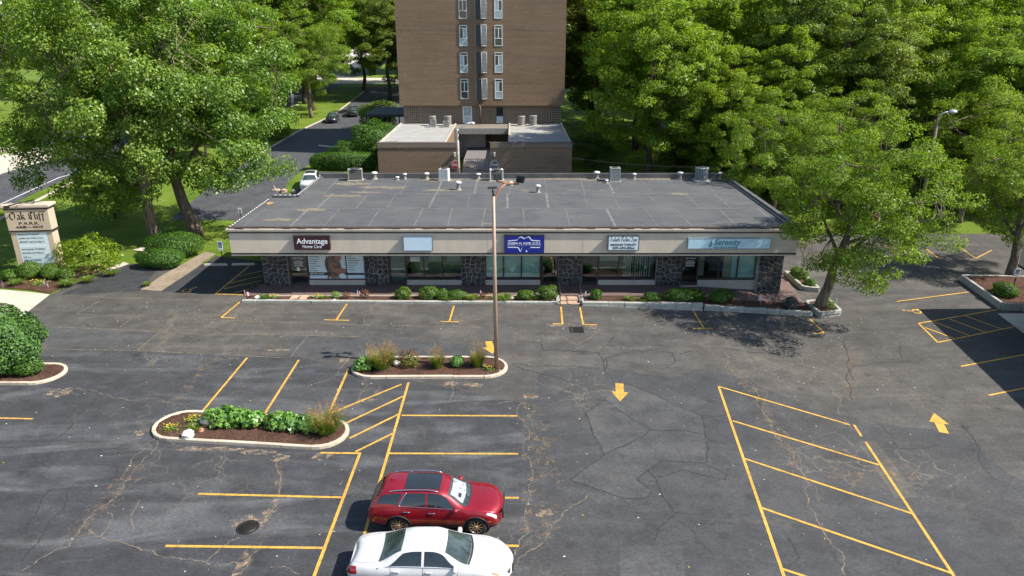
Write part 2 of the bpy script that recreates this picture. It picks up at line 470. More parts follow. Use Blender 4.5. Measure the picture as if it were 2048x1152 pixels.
def kerb_run(name, pts, w, h, m, parent=None, base=-0.05, closed=False, seg=2.4, gap=0.012, seed=1):
    """kerb laid as separate stones along a polyline"""
    rnd = random.Random(seed)
    P = [Vector((p[0], p[1])) for p in pts]
    if closed: P.append(P[0])
    out = []; cur = []; acc = 0.0
    dense = [P[0]]
    for a, b in zip(P, P[1:]):
        n = max(1, int((b - a).length / 0.25))
        dense += [a.lerp(b, i / n) for i in range(1, n + 1)]
    runs = []; cur = [dense[0]]; L = 0; lim = seg * rnd.uniform(0.85, 1.15)
    for a, b in zip(dense, dense[1:]):
        cur.append(b); L += (b - a).length
        if L > lim:
            runs.append(cur); cur = [b]; L = 0; lim = seg * rnd.uniform(0.85, 1.15)
    if len(cur) > 1: runs.append(cur)
    for r in runs:
        if len(r) < 2: continue
        r = [v.copy() for v in r]
        d = (r[1] - r[0]).normalized(); r[0] += d * gap
        d = (r[-1] - r[-2]).normalized(); r[-1] -= d * gap
        L2, R2 = ribbon([(v.x, v.y) for v in r], w)
        hh = h + rnd.uniform(-0.012, 0.012)
        n = len(r); vs = []
        bev = 0.02
        Li, Ri = ribbon([(v.x, v.y) for v in r], w - 2 * bev)
        for q, off in ((L2, base), (L2, hh - bev), (Li, hh), (Ri, hh), (R2, hh - bev), (R2, base)):
            vs += [(x, y, terr(x, y) + off) for x, y in q]
        fs = [(k * n + i, (k + 1) * n + i, (k + 1) * n + i + 1, k * n + i + 1) for k in range(5) for i in range(n - 1)]
        fs += [tuple(reversed([k * n for k in range(6)])), tuple(k * n + n - 1 for k in range(6))]
        fs = [tuple(reversed(f)) for f in fs]
        o = MB().add(vs, fs).build(name, m, parent); out.append(o)
    return out

def capsule(a, b, r, n=10):
    a, b = Vector(a), Vector(b); d = (b - a).normalized(); ang = math.atan2(d.y, d.x)
    pts = []
    for k in range(n + 1):
        t = ang - math.pi / 2 + math.pi * k / n; pts.append((b.x + r * math.cos(t), b.y + r * math.sin(t)))
    for k in range(n + 1):
        t = ang + math.pi / 2 + math.pi * k / n; pts.append((a.x + r * math.cos(t), a.y + r * math.sin(t)))
    return pts

def mulch_bed(name, poly, z, dome, parent=None, absolute=False, step=0.35, seed=0):
    """lumpy planting soil filling an outline"""
    rnd = np.random.RandomState(seed)
    bm = bmesh.new()
    n = len(poly)
    A = sum(poly[i][0] * poly[(i + 1) % n][1] - poly[(i + 1) % n][0] * poly[i][1] for i in range(n))
    if A < 0: poly = list(reversed(poly))
    f = bm.faces.new([bm.verts.new((x, y, 0)) for x, y in poly]); bm.normal_update(); bmesh.ops.triangulate(bm, faces=[f])
    xs = [p[0] for p in poly]; ys = [p[1] for p in poly]
    for x in np.arange(min(xs), max(xs), step):
        bmesh.ops.bisect_plane(bm, geom=bm.verts[:] + bm.edges[:] + bm.faces[:], plane_co=(x, 0, 0), plane_no=(1, 0, 0))
    for y in np.arange(min(ys), max(ys), step):
        bmesh.ops.bisect_plane(bm, geom=bm.verts[:] + bm.edges[:] + bm.faces[:], plane_co=(0, y, 0), plane_no=(0, 1, 0))
    edge = set()
    for e in bm.edges:
        if e.is_boundary: edge.update(e.verts)
    for v in bm.verts:
        zz = z(v.co.x, v.co.y) if callable(z) else z
        if not absolute: zz += terr(v.co.x, v.co.y)
        v.co.z = zz if v in edge else zz + dome * (0.5 + 0.5 * rnd.rand())
    me = bpy.data.meshes.new(name); bm.to_mesh(me); bm.free()
    me.materials.append(M_MULCH)
    for p_ in me.polygons: p_.use_smooth = True
    return link(name, me, parent)

def island(label, a, b, r, seed):
    t = thing('kerbed_island', label, 'island', ((a[0] + b[0]) / 2, (a[1] + b[1]) / 2, 0))
    inv = (-t.location.x, -t.location.y)
    sh = lambda pts: [(x, y) for x, y in pts]
    parts = kerb_run('kerb_stone', capsule(a, b, r - 0.085), 0.17, 0.15, M_KERB, t, closed=True, seg=3.0, seed=seed)
    parts.append(mulch_bed('soil', capsule(a, b, r - 0.15), 0.08, 0.08, t, seed=seed))
    for p_ in parts: p_.location = (inv[0], inv[1], 0)
    return t
island('long kerbed island with leafy green plants and a white rock, nearest the camera', (-14.7, 27.8), (-8.35, 27.15), 1.22, 3)
island('long kerbed island with tall grasses at the foot of the tan light pole', (-7.15, 33.55), (-1.42, 33.6), 1.2, 5)
island('kerbed island at the left edge under the big round bush', (-44, 32.95), (-24.05, 32.85), 1.15, 8)

# grass wedge with its kerb between the drive and the white car
tag(drape('grass_verge', [(-23.4, 73.6), (-23.6, 93.4), (-14.6, 96.2), (-14.4, 72.1), (-18.45, 72.1), (-18.55, 79.1), (-21.95, 79.1), (-21.95, 71.0), (-22.8, 71.5)], 0.012, M_LAWN), kind='structure')
tag(kerb_run('kerb', [(-31.35, 84), (-31.6, 106), (-30.6, 125), (-33, 165)], 0.22, 0.12, M_CONC, seg=400, seed=2)[0], kind='structure')
tag(kerb_run('kerb', [(-47.2, 20), (-47.0, 60), (-45.9, 79), (-40.8, 140)], 0.25, 0.10, M_CONC, seg=400, seed=2)[0], kind='structure')
tag(kerb_run('kerb', [(-25.5, 95.3), (-23.6, 94.2), (-22.0, 97.2), (-13.7, 100.2)], 0.3, 0.12, M_KERB, seg=400, seed=2)[0], kind='structure')
tag(drape('footpath', [(-29.49, 49.04), (-28.74, 51.01), (-29.37, 51.50), (-30.00, 49.04)], 0.012, M_APRON), kind='structure')
tag(drape('footpath', [(-30.23, 54.59), (-29.14, 56.55), (-28.12, 54.86), (-28.49, 53.79)], 0.014, M_APRON), kind='structure')

# ------------------------------------------------------------------ painted lines
def line(a, b, w=0.115):
    d = math.hypot(b[0] - a[0], b[1] - a[1]); n = max(1, int(d / 1.2))
    pts = [(a[0] + (b[0] - a[0]) * i / n, a[1] + (b[1] - a[1]) * i / n) for i in range(n + 1)]
    ribbon_mesh('parking_line', pts, w, LINE_Z[0], M_YEL, lot); LINE_Z[0] = 0.010 + (LINE_Z[0] - 0.010 + 0.0007) % 0.005
LINE_Z = [0.010]
for a, b in [
    ((-24.71, 28.59), (-21.76, 28.46)), ((-14.25, 34.82), (-14.34, 29.04)), ((-11.39, 34.57), (-11.38, 28.72)), ((-8.51, 33.50), (-8.44, 28.99)),
    ((-5.50, 31.79), (-8.36, 28.95)), ((-5.25, 30.56), (-7.51, 28.02)), ((-5.22, 28.86), (-7.03, 26.82)), ((-5.21, 27.22), (-6.56, 25.77)),
    ((-5.18, 32.00), (-5.18, 18.58)), ((-5.06, 28.77), (0.25, 28.72)), ((-5.14, 25.66), (0.25, 25.63)), ((-5.15, 22.72), (0.26, 22.66)), ((-4.97, 20.05), (0.24, 20.00)),
    ((-8.03, 25.70), (-6.31, 25.66)), ((-6.35, 25.66), (-6.42, 18.18)), ((-11.98, 22.91), (-6.45, 22.69)), ((-11.89, 20.00), (-6.43, 19.90)),
    ((-17.60, 43.14), (-17.80, 40.51)), ((-17.80, 40.51), (-16.94, 40.43)), ((-10.60, 42.78), (-10.67, 40.04)), ((-11.42, 40.12), (-9.88, 40.04)),
    ((-3.70, 42.43), (-3.78, 39.88)), ((-4.35, 39.88), (-3.20, 39.80)), ((3.12, 42.35), (3.03, 39.58)), ((2.43, 39.53), (3.09, 39.58)),
    ((4.33, 42.37), (4.27, 39.60)), ((4.21, 39.59), (5.11, 39.58)), ((11.58, 42.46), (11.54, 39.63)), ((10.87, 39.50), (12.07, 39.59)),
    ((18.74, 41.78), (18.75, 39.43)), ((18.07, 39.30), (18.75, 39.43)),
    ((-19.54, 50.54), (-19.76, 44.61)), ((-19.76, 44.61), (-17.86, 44.42)), ((-19.54, 48.16), (-18.23, 49.38)), ((-19.56, 46.78), (-17.86, 48.27)), ((-19.56, 45.57), (-17.58, 47.20)), ((-18.66, 44.70), (-17.42, 45.97)),
    ((10.40, 32.10), (8.91, 18.54)), ((10.40, 32.10), (15.53, 28.69)), ((10.13, 28.74), (15.30, 25.49)), ((9.75, 25.65), (14.99, 22.31)), ((9.37, 22.39), (14.71, 19.16)),
    ((8.98, 19.16), (10.05, 18.63)), ((15.72, 28.70), (15.61, 27.71)), ((15.58, 27.26), (14.67, 18.79)),
    ((25.82, 44.77), (31.78, 46.60)), ((25.27, 40.99), (31.74, 43.33)), ((25.27, 40.99), (24.87, 38.14)), ((24.87, 38.14), (30.82, 40.44)),
    ((25.31, 40.36), (26.18, 38.64)), ((26.32, 41.31), (27.31, 39.15)), ((27.59, 41.72), (28.57, 39.60)), ((28.88, 42.30), (29.85, 40.13)),
    ((24.36, 35.00), (30.71, 37.11)), ((23.85, 31.76), (27.87, 33.09)),
    ((28.79, 58.13), (27.97, 54.24)), ((31.73, 59.03), (30.86, 53.98)), ((34.35, 56.83), (33.92, 53.98)), ((37.60, 58.13), (36.89, 54.24)), ((36.89, 54.24), (39.52, 56.41))]:
    line(a, b)
def arrow(tip, tail, off):
    """lane arrow from tail to tip"""
    t, s = Vector(tip), Vector(tail); d = (t - s); L = d.length; d.normalize(); n = Vector((-d.y, d.x))
    hb = t - d * L * 0.52
    pts = [t, hb + n * 0.42, hb + n * 0.20, s + n * 0.20, s - n * 0.20, hb - n * 0.20, hb - n * 0.42]
    drape('lane_arrow', [(p.x, p.y) for p in pts], off, M_YEL, lot)
arrow((5.17, 30.26), (5.40, 32.11), 0.010); arrow((-1.06, 35.32), (-1.33, 36.96), 0.010); arrow((20.16, 30.03), (19.61, 28.22), 0.010)
def wheelchair(c, s, rz):
    """painted access symbol"""
    def T(p): return (c[0] + (p[0] * math.cos(rz) - p[1] * math.sin(rz)) * s, c[1] + (p[0] * math.sin(rz) + p[1] * math.cos(rz)) * s)
    ring = [T((0.30 * math.cos(R(a)) - 0.05, 0.30 * math.sin(R(a)) - 0.15)) for a in range(150, 400, 18)]
    ribbon_mesh('access_symbol', ring, 0.10 * s, 0.010, M_YEL, lot)
    ribbon_mesh('access_symbol', [T((-0.08, 0.42)), T((-0.05, 0.0)), T((0.22, 0.0)), T((0.36, -0.36)), T((0.48, -0.30))], 0.11 * s, 0.0108, M_YEL, lot)
    drape('access_symbol', [T((-0.08 + 0.1 * math.cos(R(a)), 0.56 + 0.1 * math.sin(R(a)))) for a in range(0, 360, 40)], 0.0116, M_YEL, lot)
wheelchair((-21.82, 45.38), 1.0, R(-30)); wheelchair((26.03, 43.07), 1.0, R(70))

# ------------------------------------------------------------------ cracks, grit, drains
rc = random.Random(11)
def crack(pts, w, m, off=0.008, amt=0.13, it=4):
    P = wander(pts, amt, rc, it)
    ribbon_mesh('asphalt_crack', P, [w * rc.uniform(0.35, 1.25) for _ in P], off, m, lot)
for pts in ([(4.44, 30.36), (3.40, 29.03), (3.63, 26.99), (3.84, 25.64), (2.26, 23.82), (3.19, 23.31), (4.27, 22.73), (5.18, 22.84)], [(4.44, 30.36), (5.31, 29.00), (6.18, 27.78), (3.84, 25.64)], [(6.18, 27.78), (7.70, 27.78), (8.56, 27.46)],
            [(5.79, 32.13), (7.28, 30.78), (8.82, 29.11), (8.56, 27.46), (8.05, 25.31), (6.22, 25.40), (5.51, 24.65), (4.94, 23.94), (5.41, 23.25), (5.18, 22.84)], [(5.78, 24.15), (6.90, 24.72), (8.46, 24.11), (8.66, 24.46), (8.02, 25.13)],
            [(5.51, 24.65), (5.74, 23.98), (5.75, 23.02), (6.01, 21.98), (6.96, 21.90)], [(5.98, 21.83), (5.28, 21.10), (4.98, 20.43)], [(9.78, 20.75), (9.80, 19.74), (8.90, 19.11)]):
    crack(pts, 0.075, M_DARKCR, amt=0.05, it=3)
for pts in ([(1.71, 37.37), (1.70, 35.70), (4.81, 35.71), (6.18, 38.18)], [(4.67, 35.70), (4.83, 33.58), (5.09, 32.20)], [(4.83, 33.58), (5.05, 34.97), (6.67, 36.16), (8.87, 35.99), (8.74, 34.73), (7.88, 33.78)], [(0.00, 34.15), (2.36, 33.88), (4.58, 33.73)], [(0.05, 34.03), (2.29, 32.56), (4.06, 31.34)],
            [(8.82, 29.11), (9.92, 29.22)], [(19.73, 38.84), (17.36, 33.26), (16.73, 31.10)], [(17.74, 33.28), (18.55, 34.97), (20.50, 35.50), (21.95, 35.43)], [(9.28, 35.83), (11.14, 36.61), (13.31, 36.31), (16.03, 36.83)], [(22.50, 37.79), (21.81, 36.13)],
            [(16.78, 27.49), (16.88, 26.81), (20.41, 26.85)], [(16.95, 28.77), (16.80, 27.08)], [(20.88, 28.94), (20.41, 26.85), (19.66, 24.64)], [(-19.95, 30.17), (-19.94, 28.37), (-19.58, 27.56), (-19.84, 26.42)], [(-17.71, 23.22), (-17.36, 21.63), (-17.13, 20.59)], [(-17.06, 23.07), (-16.56, 21.92), (-16.46, 20.59), (-16.36, 19.27)],
            [(-20.19, 25.66), (-19.47, 25.01), (-18.68, 24.65)], [(-16.28, 25.01), (-15.77, 24.31), (-15.52, 23.64)]):
    crack(pts, 0.05, M_DARKCR, amt=0.10)
for pts in ([(-27.00, 41.08), (-18.98, 40.19), (-9.69, 39.42), (-1.15, 38.89)], [(-27.44, 39.04), (-18.09, 38.01), (-8.73, 37.59)], [(-25.62, 35.96), (-19.89, 35.70), (-16.98, 35.32), (-11.94, 34.82)], [(-26.76, 43.31), (-27.00, 41.08)],
            [(-23.25, 40.51), (-23.22, 38.96)], [(-21.27, 41.58), (-21.22, 40.43)], [(-20.57, 38.23), (-20.64, 35.83)], [(-11.76, 37.66), (-11.94, 34.82)], [(-29.57, 44.23), (-17.60, 43.14)]):
    crack(pts, 0.075, M_LIGHTCR, amt=0.012)
for pts in ([(-15.25, 26.58), (-15.13, 24.97), (-15.17, 23.67), (-15.10, 22.33), (-15.36, 21.49), (-15.33, 20.83), (-15.17, 19.98), (-16.16, 18.60)], [(-15.42, 26.31), (-15.58, 25.01), (-15.41, 23.81)], [(-15.00, 20.83), (-14.37, 20.46), (-12.96, 19.98), (-11.57, 19.44), (-10.18, 19.20), (-8.98, 19.20)], [(-15.10, 22.33), (-14.43, 21.38), (-14.37, 20.46)], [(-13.39, 20.83), (-13.91, 21.66), (-14.01, 22.54)],
            [(-21.51, 31.47), (-19.99, 30.86), (-16.00, 30.02)], [(-9.69, 25.66), (-9.31, 24.31), (-8.83, 22.60), (-8.76, 21.49), (-9.27, 21.24)], [(-8.64, 20.33), (-8.82, 19.39), (-8.85, 18.60)], [(-9.49, 20.44), (-9.99, 19.93), (-10.18, 19.20)], [(-7.98, 18.97), (-6.90, 18.67)],
            [(-8.83, 34.15), (-9.62, 32.00), (-10.72, 31.47)], [(-6.63, 31.84), (-7.02, 30.21), (-7.94, 29.04)], [(0.50, 29.93), (0.46, 25.93), (0.57, 20.83)], [(-3.05, 32.00), (-2.95, 30.07), (0.47, 29.93)], [(-17.20, 35.51), (-16.55, 34.57)], [(-8.90, 42.43), (-8.85, 39.73)], [(-18.15, 42.43), (-18.50, 40.51)],
            [(2.87, 22.98), (1.73, 21.38), (0.61, 19.80), (0.00, 18.85)], [(0.64, 20.83), (0.10, 19.56)], [(11.85, 36.20), (11.83, 32.90), (11.86, 28.48), (11.81, 25.31), (11.79, 23.94), (11.18, 21.21), (11.00, 18.96)], [(15.97, 33.17), (15.49, 29.13), (15.60, 27.84)]):
    crack(pts, 0.05, M_LIGHTCR, amt=0.14)
for pts, w in (([(-16.02, 35.00), (-16.04, 33.44), (-16.01, 31.37), (-15.97, 30.17)], 0.6), ([(-15.13, 24.97), (-15.17, 23.67), (-15.10, 22.33), (-15.43, 21.38), (-15.17, 20.31)], 0.9), ([(-9.54, 25.19), (-8.83, 22.54), (-8.92, 21.38), (-8.84, 19.08)], 0.4),
               ([(1.46, 30.21), (1.32, 26.70), (1.51, 24.14), (1.23, 22.24), (0.81, 20.57)], 1.7), ([(19.28, 37.74), (17.58, 33.27), (16.98, 31.12)], 1.0), ([(11.89, 33.47), (11.88, 28.48), (11.87, 25.14)], 0.7), ([(12.86, 25.01), (14.63, 24.40), (16.66, 25.55)], 1.4)):
    P = wander(pts, 0.12, rc, 3)
    ribbon_mesh('grit_streak', P, [w * rc.uniform(0.5, 1.2) for _ in P], 0.0062, M_GRIT, lot)
def blot(c, rx, ry, m, off):
    pts = []
    for k in range(18):
        a = 2 * math.pi * k / 18; q = rc.uniform(0.55, 1.15)
        pts.append((c[0] + rx * q * math.cos(a), c[1] + ry * q * math.sin(a)))
    drape('worn_patch', pts, off, m, lot)
for i, (c, rx, ry) in enumerate([((-12.74, 26.00), 1.5, 0.22), ((-10.55, 25.74), 0.8, 0.25), ((-9.60, 25.37), 0.5, 0.3), ((-7.87, 25.48), 0.5, 0.3), ((-8.93, 34.57), 0.4, 0.4), ((-3.09, 31.84), 0.6, 0.25), ((-1.96, 31.73), 0.6, 0.3),
        ((0.92, 30.71), 0.35, 0.25), ((25.62, 52.22), 0.8, 0.5), ((-22.02, 30.96), 0.7, 0.5), ((-16.39, 27.18), 0.3, 0.3), ((2.57, 39.39), 0.6, 0.3), ((4.79, 39.18), 0.6, 0.3), ((-12.79, 35.83), 0.8, 0.2), ((31.90, 49.11), 0.7, 0.4), ((-8.97, 19.20), 0.22, 0.7), ((-9.44, 21.19), 0.75, 0.5), ((-8.85, 22.30), 0.2, 0.35), ((-8.95, 21.80), 0.2, 0.3), ((1.21, 21.80), 0.4, 0.25), ((0.92, 30.61), 0.4, 0.3), ((-7.02, 30.21), 0.5, 0.2)]):
    blot(c, rx, ry, M_SAND, 0.0066)

M_IRON = mat('cast_iron', (0.035, 0.033, 0.030), 0.6, 0.3, 20, metal=0.6)
mh = thing('manhole_cover', 'round iron drain cover in the asphalt left of the red car', 'manhole cover', (-9.40, 20.97, 0.000))
MB().lathe((0, 0, 0), [(0.40, 0.0), (0.40, 0.014), (0.33, 0.014), (0.33, 0.006)], 28).build('frame', M_IRON, mh)
lid = MB().lathe((0, 0, 0), [(0.32, 0.0), (0.32, 0.018), (0.0, 0.018)], 28)
for a in range(-4, 5):
    hw = math.sqrt(max(0, 0.27 ** 2 - (a * 0.075) ** 2))
    if hw > 0.05: lid.bb(-hw, hw, a * 0.075 - 0.018, a * 0.075 + 0.018, 0.018, 0.03)
lid.build('lid', M_IRON, mh)
gr = thing('storm_drain', 'square iron storm drain grate in front of the building steps', 'drain grate', (3.80, 38.73, -0.060))
fr = MB()
for s_ in (-1, 1): fr.bb(s_ * 0.38 - 0.05, s_ * 0.38 + 0.05, -0.43, 0.43, -0.02, 0.016); fr.bb(-0.329, 0.329, s_ * 0.38 - 0.05, s_ * 0.38 + 0.05, -0.02, 0.016)
fr.build('frame', M_IRON, gr)
MB().bb(-0.33, 0.33, -0.33, 0.33, 0.002, 0.006).build('pit', mat('drain_pit', (0.008, 0.008, 0.008), 0.9), gr)
for k in range(8): MB().bb(-0.30 + k * 0.082, -0.265 + k * 0.082, -0.33, 0.33, 0.008, 0.020).build('grate_bar', M_IRON, gr)
ap = [(2.44, 38.04), (3.84, 40.26), (5.20, 38.84), (3.68, 36.61)]
crack(ap + ap[:1], 0.06, M_LIGHTCR, amt=0.04)

# fallen leaves and crumbs on the asphalt
rn = np.random.RandomState(5); mb = MB()
for k in range(420):
    x = rn.uniform(-30, 24); y = rn.uniform(17, 43); s_ = rn.uniform(0.02, 0.055); a = rn.uniform(0, 6.28); z = terr(x, y) + 0.02
    mb.add([(x + s_ * math.cos(a), y + s_ * math.sin(a), z), (x - 0.6 * s_ * math.sin(a), y + 0.6 * s_ * math.cos(a), z + 0.012),
            (x - s_ * math.cos(a), y - s_ * math.sin(a), z), (x + 0.6 * s_ * math.sin(a), y - 0.6 * s_ * math.cos(a), z + 0.008)], [(0, 1, 2, 3)], rn.choice([0, 0, 1]))
tag(mb.build('leaf_litter', [mat('pale_litter', (0.55, 0.52, 0.44), 0.8, 0.3), mat('yellow_litter', (0.42, 0.30, 0.08), 0.8, 0.3)]), 'pale fallen leaves and crumbs scattered over the asphalt', 'leaf litter', kind='stuff')

# ------------------------------------------------------------------ the strip of shops
def glass_material(name, tint, refl=0.10):
    t = NT(name); t.n.remove(t.b)
    tr = t.n.new('ShaderNodeBsdfTransparent'); tr.inputs[0].default_value = (*tint, 1)
    g = t.n.new('ShaderNodeBsdfGlossy'); g.inputs['Roughness'].default_value = 0.03; g.inputs[0].default_value = (0.85, 0.95, 1.0, 1)
    lw = t.n.new('ShaderNodeLayerWeight'); lw.inputs['Blend'].default_value = 0.35
    f = t.math('MAXIMUM', t.math('MULTIPLY', lw.outputs['Fresnel'], 0.7), refl)
    m = t.n.new('ShaderNodeMixShader'); t.l.new(f, m.inputs[0]); t.l.new(tr.outputs[0], m.inputs[1]); t.l.new(g.outputs[0], m.inputs[2])
    t.l.new(m.outputs[0], t.out.inputs[0])
    return t.m
M_GLASS = glass_material('shop_glass', (0.80, 0.88, 0.86))
def stucco(name, col):
    t = NT(name); p = t.pos()
    a = t.noise(t.mapping(p, (1, 1, 0.35)), 1.3, 4, 0.7); b = t.noise(p, 30, 2, 0.8)
    k = t.mix(0.6, col, t.ramp(a, [(0.3, 0.80), (0.7, 1.12)]), 'MULTIPLY'); k = t.mix(0.35, k, t.ramp(b, [(0.3, 0.8), (0.7, 1.2)]), 'MULTIPLY')
    t.color(k); t.set(Roughness=0.9, Specular_IOR_Level=0.2); t.bump(b, 0.3, 0.006)
    return t.m
M_FASCIA = stucco('fascia_stucco', (0.56, 0.48, 0.385))
M_CORN = stucco('cornice_stucco', (0.60, 0.50, 0.40))
M_BAND = mat('dark_trim', (0.020, 0.018, 0.017), 0.5)
M_BULK = stucco('bulkhead_panel', (0.46, 0.42, 0.36))
M_SOFFIT = mat('soffit', (0.40, 0.36, 0.31), 0.8)
M_MORTAR = mat('stone_mortar', (0.36, 0.345, 0.32), 0.95, 0.3, 6, bump=0.5)
def lava_material():
    t = NT('lava_stone'); n = t.noise(t.obj(), 3.0, 4, 0.7); r = t.n.new('ShaderNodeObjectInfo').outputs['Random']
    c = t.ramp(r, [(0.0, (0.022, 0.021, 0.024)), (0.5, (0.042, 0.040, 0.042)), (0.85, (0.055, 0.050, 0.048)), (1.0, (0.075, 0.062, 0.055))])
    t.color(t.mix(0.8, c, t.ramp(n, [(0.3, 0.5), (0.7, 1.5)]), 'MULTIPLY')); t.set(Roughness=0.8); t.bump(t.noise(t.obj(), 14, 3), 0.8, 0.01)
    return t.m
M_LAVA = lava_material()
M_FRAME = mat('bronze_frame', (0.045, 0.030, 0.026), 0.45, 0.2)
M_DARKIN = mat('shop_interior', (0.045, 0.050, 0.048), 0.9)
M_BLIND = mat('pale_blind', (0.62, 0.78, 0.77), 0.8, 0.06)
M_CURT = mat('curtain', (0.52, 0.46, 0.38), 0.9, 0.15)
M_WALL = stucco('side_wall_block', (0.30, 0.26, 0.21))

def roof_material():
    t = NT('roof_membrane'); p = t.pos()
    a = t.noise(p, 0.35, 4, 0.65, 0.6); b = t.noise(t.mapping(p, (0.6, 5, 1)), 0.6, 4, 0.7); f = t.noise(p, 14, 2, 0.7)
    k = t.ramp(a, [(0.3, (0.064, 0.068, 0.074)), (0.7, (0.100, 0.102, 0.105))])
    k = t.mix(t.ramp(b, [(0.50, 0.0), (0.78, 0.5)]), k, (0.15, 0.14, 0.125))
    k = t.mix(0.6, k, t.ramp(f, [(0.3, 0.7), (0.7, 1.3)]), 'MULTIPLY')
    t.color(k); t.set(Roughness=0.85, Specular_IOR_Level=0.3); t.bump(f, 0.25, 0.01)
    return t.m
M_ROOF = roof_material()
M_SEAM = mat('roof_seam', (0.135, 0.133, 0.128), 0.9, 0.4, 2.0)
M_PARA = mat('parapet_membrane', (0.085, 0.085, 0.088), 0.85, 0.3, 1.0)
M_DUST = grit_material('roof_dust', (0.30, 0.25, 0.18), 0.85)
M_WHITE = mat('white_enamel', (0.70, 0.70, 0.68), 0.5, 0.08)

XL, XR, YF, YW, YB = -18.1, 18.3, 44.1, 46.2, 60.3
ZS, ZR = 2.83, 4.62
shop = thing('strip_building', 'low flat-roofed strip of shops with beige fascia and dark stone piers', 'building', (0, 46, 0))
OFF = (0, -46, 0)
def sp(mb, name, m, parent=None, bevel=0.0):
    o = mb.build(name, m, parent or shop, bevel=bevel)
    if parent is None: o.location = OFF
    return o
# roof with the step in its left side
rp = [(XL + 0.045, YF + 0.05), (XR - 0.05, YF + 0.05), (XR - 0.05, YB), (-16.15, YB), (-16.15, 53.0), (XL + 0.045, 53.0)]
roof = sp(MB().prism(rp, ZS + 0.06, ZR), 'roof', M_ROOF)
for y in (49.6, 54.4):
    x0 = XL + 0.3 if y < 53 else -15.9
    sp(MB().bb(x0, XR - 0.5, y - 0.05, y + 0.05, ZR + 0.001, ZR + 0.008), 'roof_seam', M_SEAM, roof)
rs = random.Random(4)
for y0, y1, ph in ((44.5, 49.55, 0.0), (49.65, 54.35, 1.3), (54.45, 59.8, 0.6)):
    x = (-17.4 if y1 < 53 else -15.2) + ph
    while x < XR - 0.8:
        w = rs.choice([0.05, 0.05, 0.07, 0.16])
        lean = rs.uniform(-0.12, 0.12)
        mb = MB(); z = ZR + 0.0015
        mb.add([(x, y0, z), (x + w, y0, z), (x + w + lean, y1, z), (x + lean, y1, z), (x, y0, z + 0.006), (x + w, y0, z + 0.006), (x + w + lean, y1, z + 0.006), (x + lean, y1, z + 0.006)],
               [(4, 5, 6, 7), (0, 1, 5, 4), (1, 2, 6, 5), (2, 3, 7, 6), (3, 0, 4, 7)])
        sp(mb, 'roof_seam', M_SEAM, roof)
        x += rs.choice([2.2, 2.8, 2.9, 3.0])
def roof_blot(c, rx, ry, m, z):
    pts = [(c[0] + rx * rs.uniform(0.5, 1.15) * math.cos(a), c[1] + ry * rs.uniform(0.5, 1.15) * math.sin(a)) for a in [2 * math.pi * k / 16 for k in range(16)]]
    sp(MB().add([(x, y, ZR + z) for x, y in pts], [list(range(16))]), 'dust_patch', m, roof)
for i, (px, rx, ry) in enumerate([((-10.58, 56.59, 4.62), 2.6, 0.5), ((-6.05, 59.57, 4.62), 2.4, 0.7), ((-1.00, 59.15, 4.62), 2.6, 0.6), ((4.06, 59.98, 4.62), 2.6, 0.5), ((12.10, 59.98, 4.62), 1.8, 0.5), ((-13.27, 57.94, 4.62), 1.6, 0.7), ((-5.67, 55.47, 4.62), 1.4, 0.4),
        ((0.94, 55.47, 4.62), 0.6, 0.2), ((4.64, 55.47, 4.62), 0.5, 0.2), ((7.24, 55.47, 4.62), 0.5, 0.2), ((12.75, 54.22, 4.62), 0.8, 0.5), ((-12.71, 53.53, 4.62), 1.6, 0.5), ((-14.21, 49.11, 4.62), 1.2, 0.5), ((6.56, 59.57, 4.62), 1.0, 0.4), ((-11.23, 54.75, 4.62), 1.8, 0.3), ((-1.60, 45.32, 4.62), 0.5, 0.25), ((-15.47, 46.34, 4.62), 1.2, 0.4)]):
    roof_blot(px, rx, ry, M_DUST, 0.010 + i * 0.0004)
roof_blot((-17.64, 51.07, 4.62), 0.35, 0.5, mat('rust_stain', (0.34, 0.20, 0.09), 0.9, 0.4), 0.02)
# parapets and edge trims
pm = MB()
pm.bb(-16.25, XR, YB, YB + 0.25, ZS, 5.02); pm.bb(XR - 0.28, XR, YF + 0.06, YB - 0.002, ZR - 0.3, 4.86)
pm.bb(-16.35, -16.05, 53.1, YB - 0.002, ZR - 0.3, 4.78); pm.bb(XL, -16.36, 52.9, 53.15, ZR - 0.3, 4.80)
sp(pm, 'parapet', M_PARA)
em = MB()
for k in range(73):
    x0 = XL + 0.02 + k * 0.497
    em.bb(x0, x0 + 0.497, YF - 0.13 + rs.uniform(0, 0.05), YF + 0.16 + rs.uniform(-0.05, 0.05), ZR + 0.10 + rs.uniform(-0.012, 0.012) - 0.09, ZR + 0.13 + rs.uniform(-0.01, 0.01))
sp(em, 'roof_edge', mat('edge_flashing', (0.06, 0.045, 0.038), 0.7))
for y0, y1, xx in ((44.4, 52.8, XL + 0.0), (53.2, 60.0, -16.2)):
    n = int((y1 - y0) / 0.42)
    for k in range(n):
        y = y0 + k * 0.42
        zt = 4.674 if xx < -17 else 4.783
        sp(MB().bb(xx - 0.03, xx + 0.03, y, y + 0.17, zt, zt + 0.03), 'edge_clip', M_WHITE, roof)
sp(MB().bb(XL - 0.075, XL + 0.10, YF + 0.31, 52.85, 4.662, 4.672), 'edge_flashing', M_PARA, roof)
for k in range(5): sp(MB().bb(-17.9 + k * 0.36, -17.72 + k * 0.36, 52.96, 53.06, 4.803, 4.825), 'edge_clip', M_WHITE, roof)
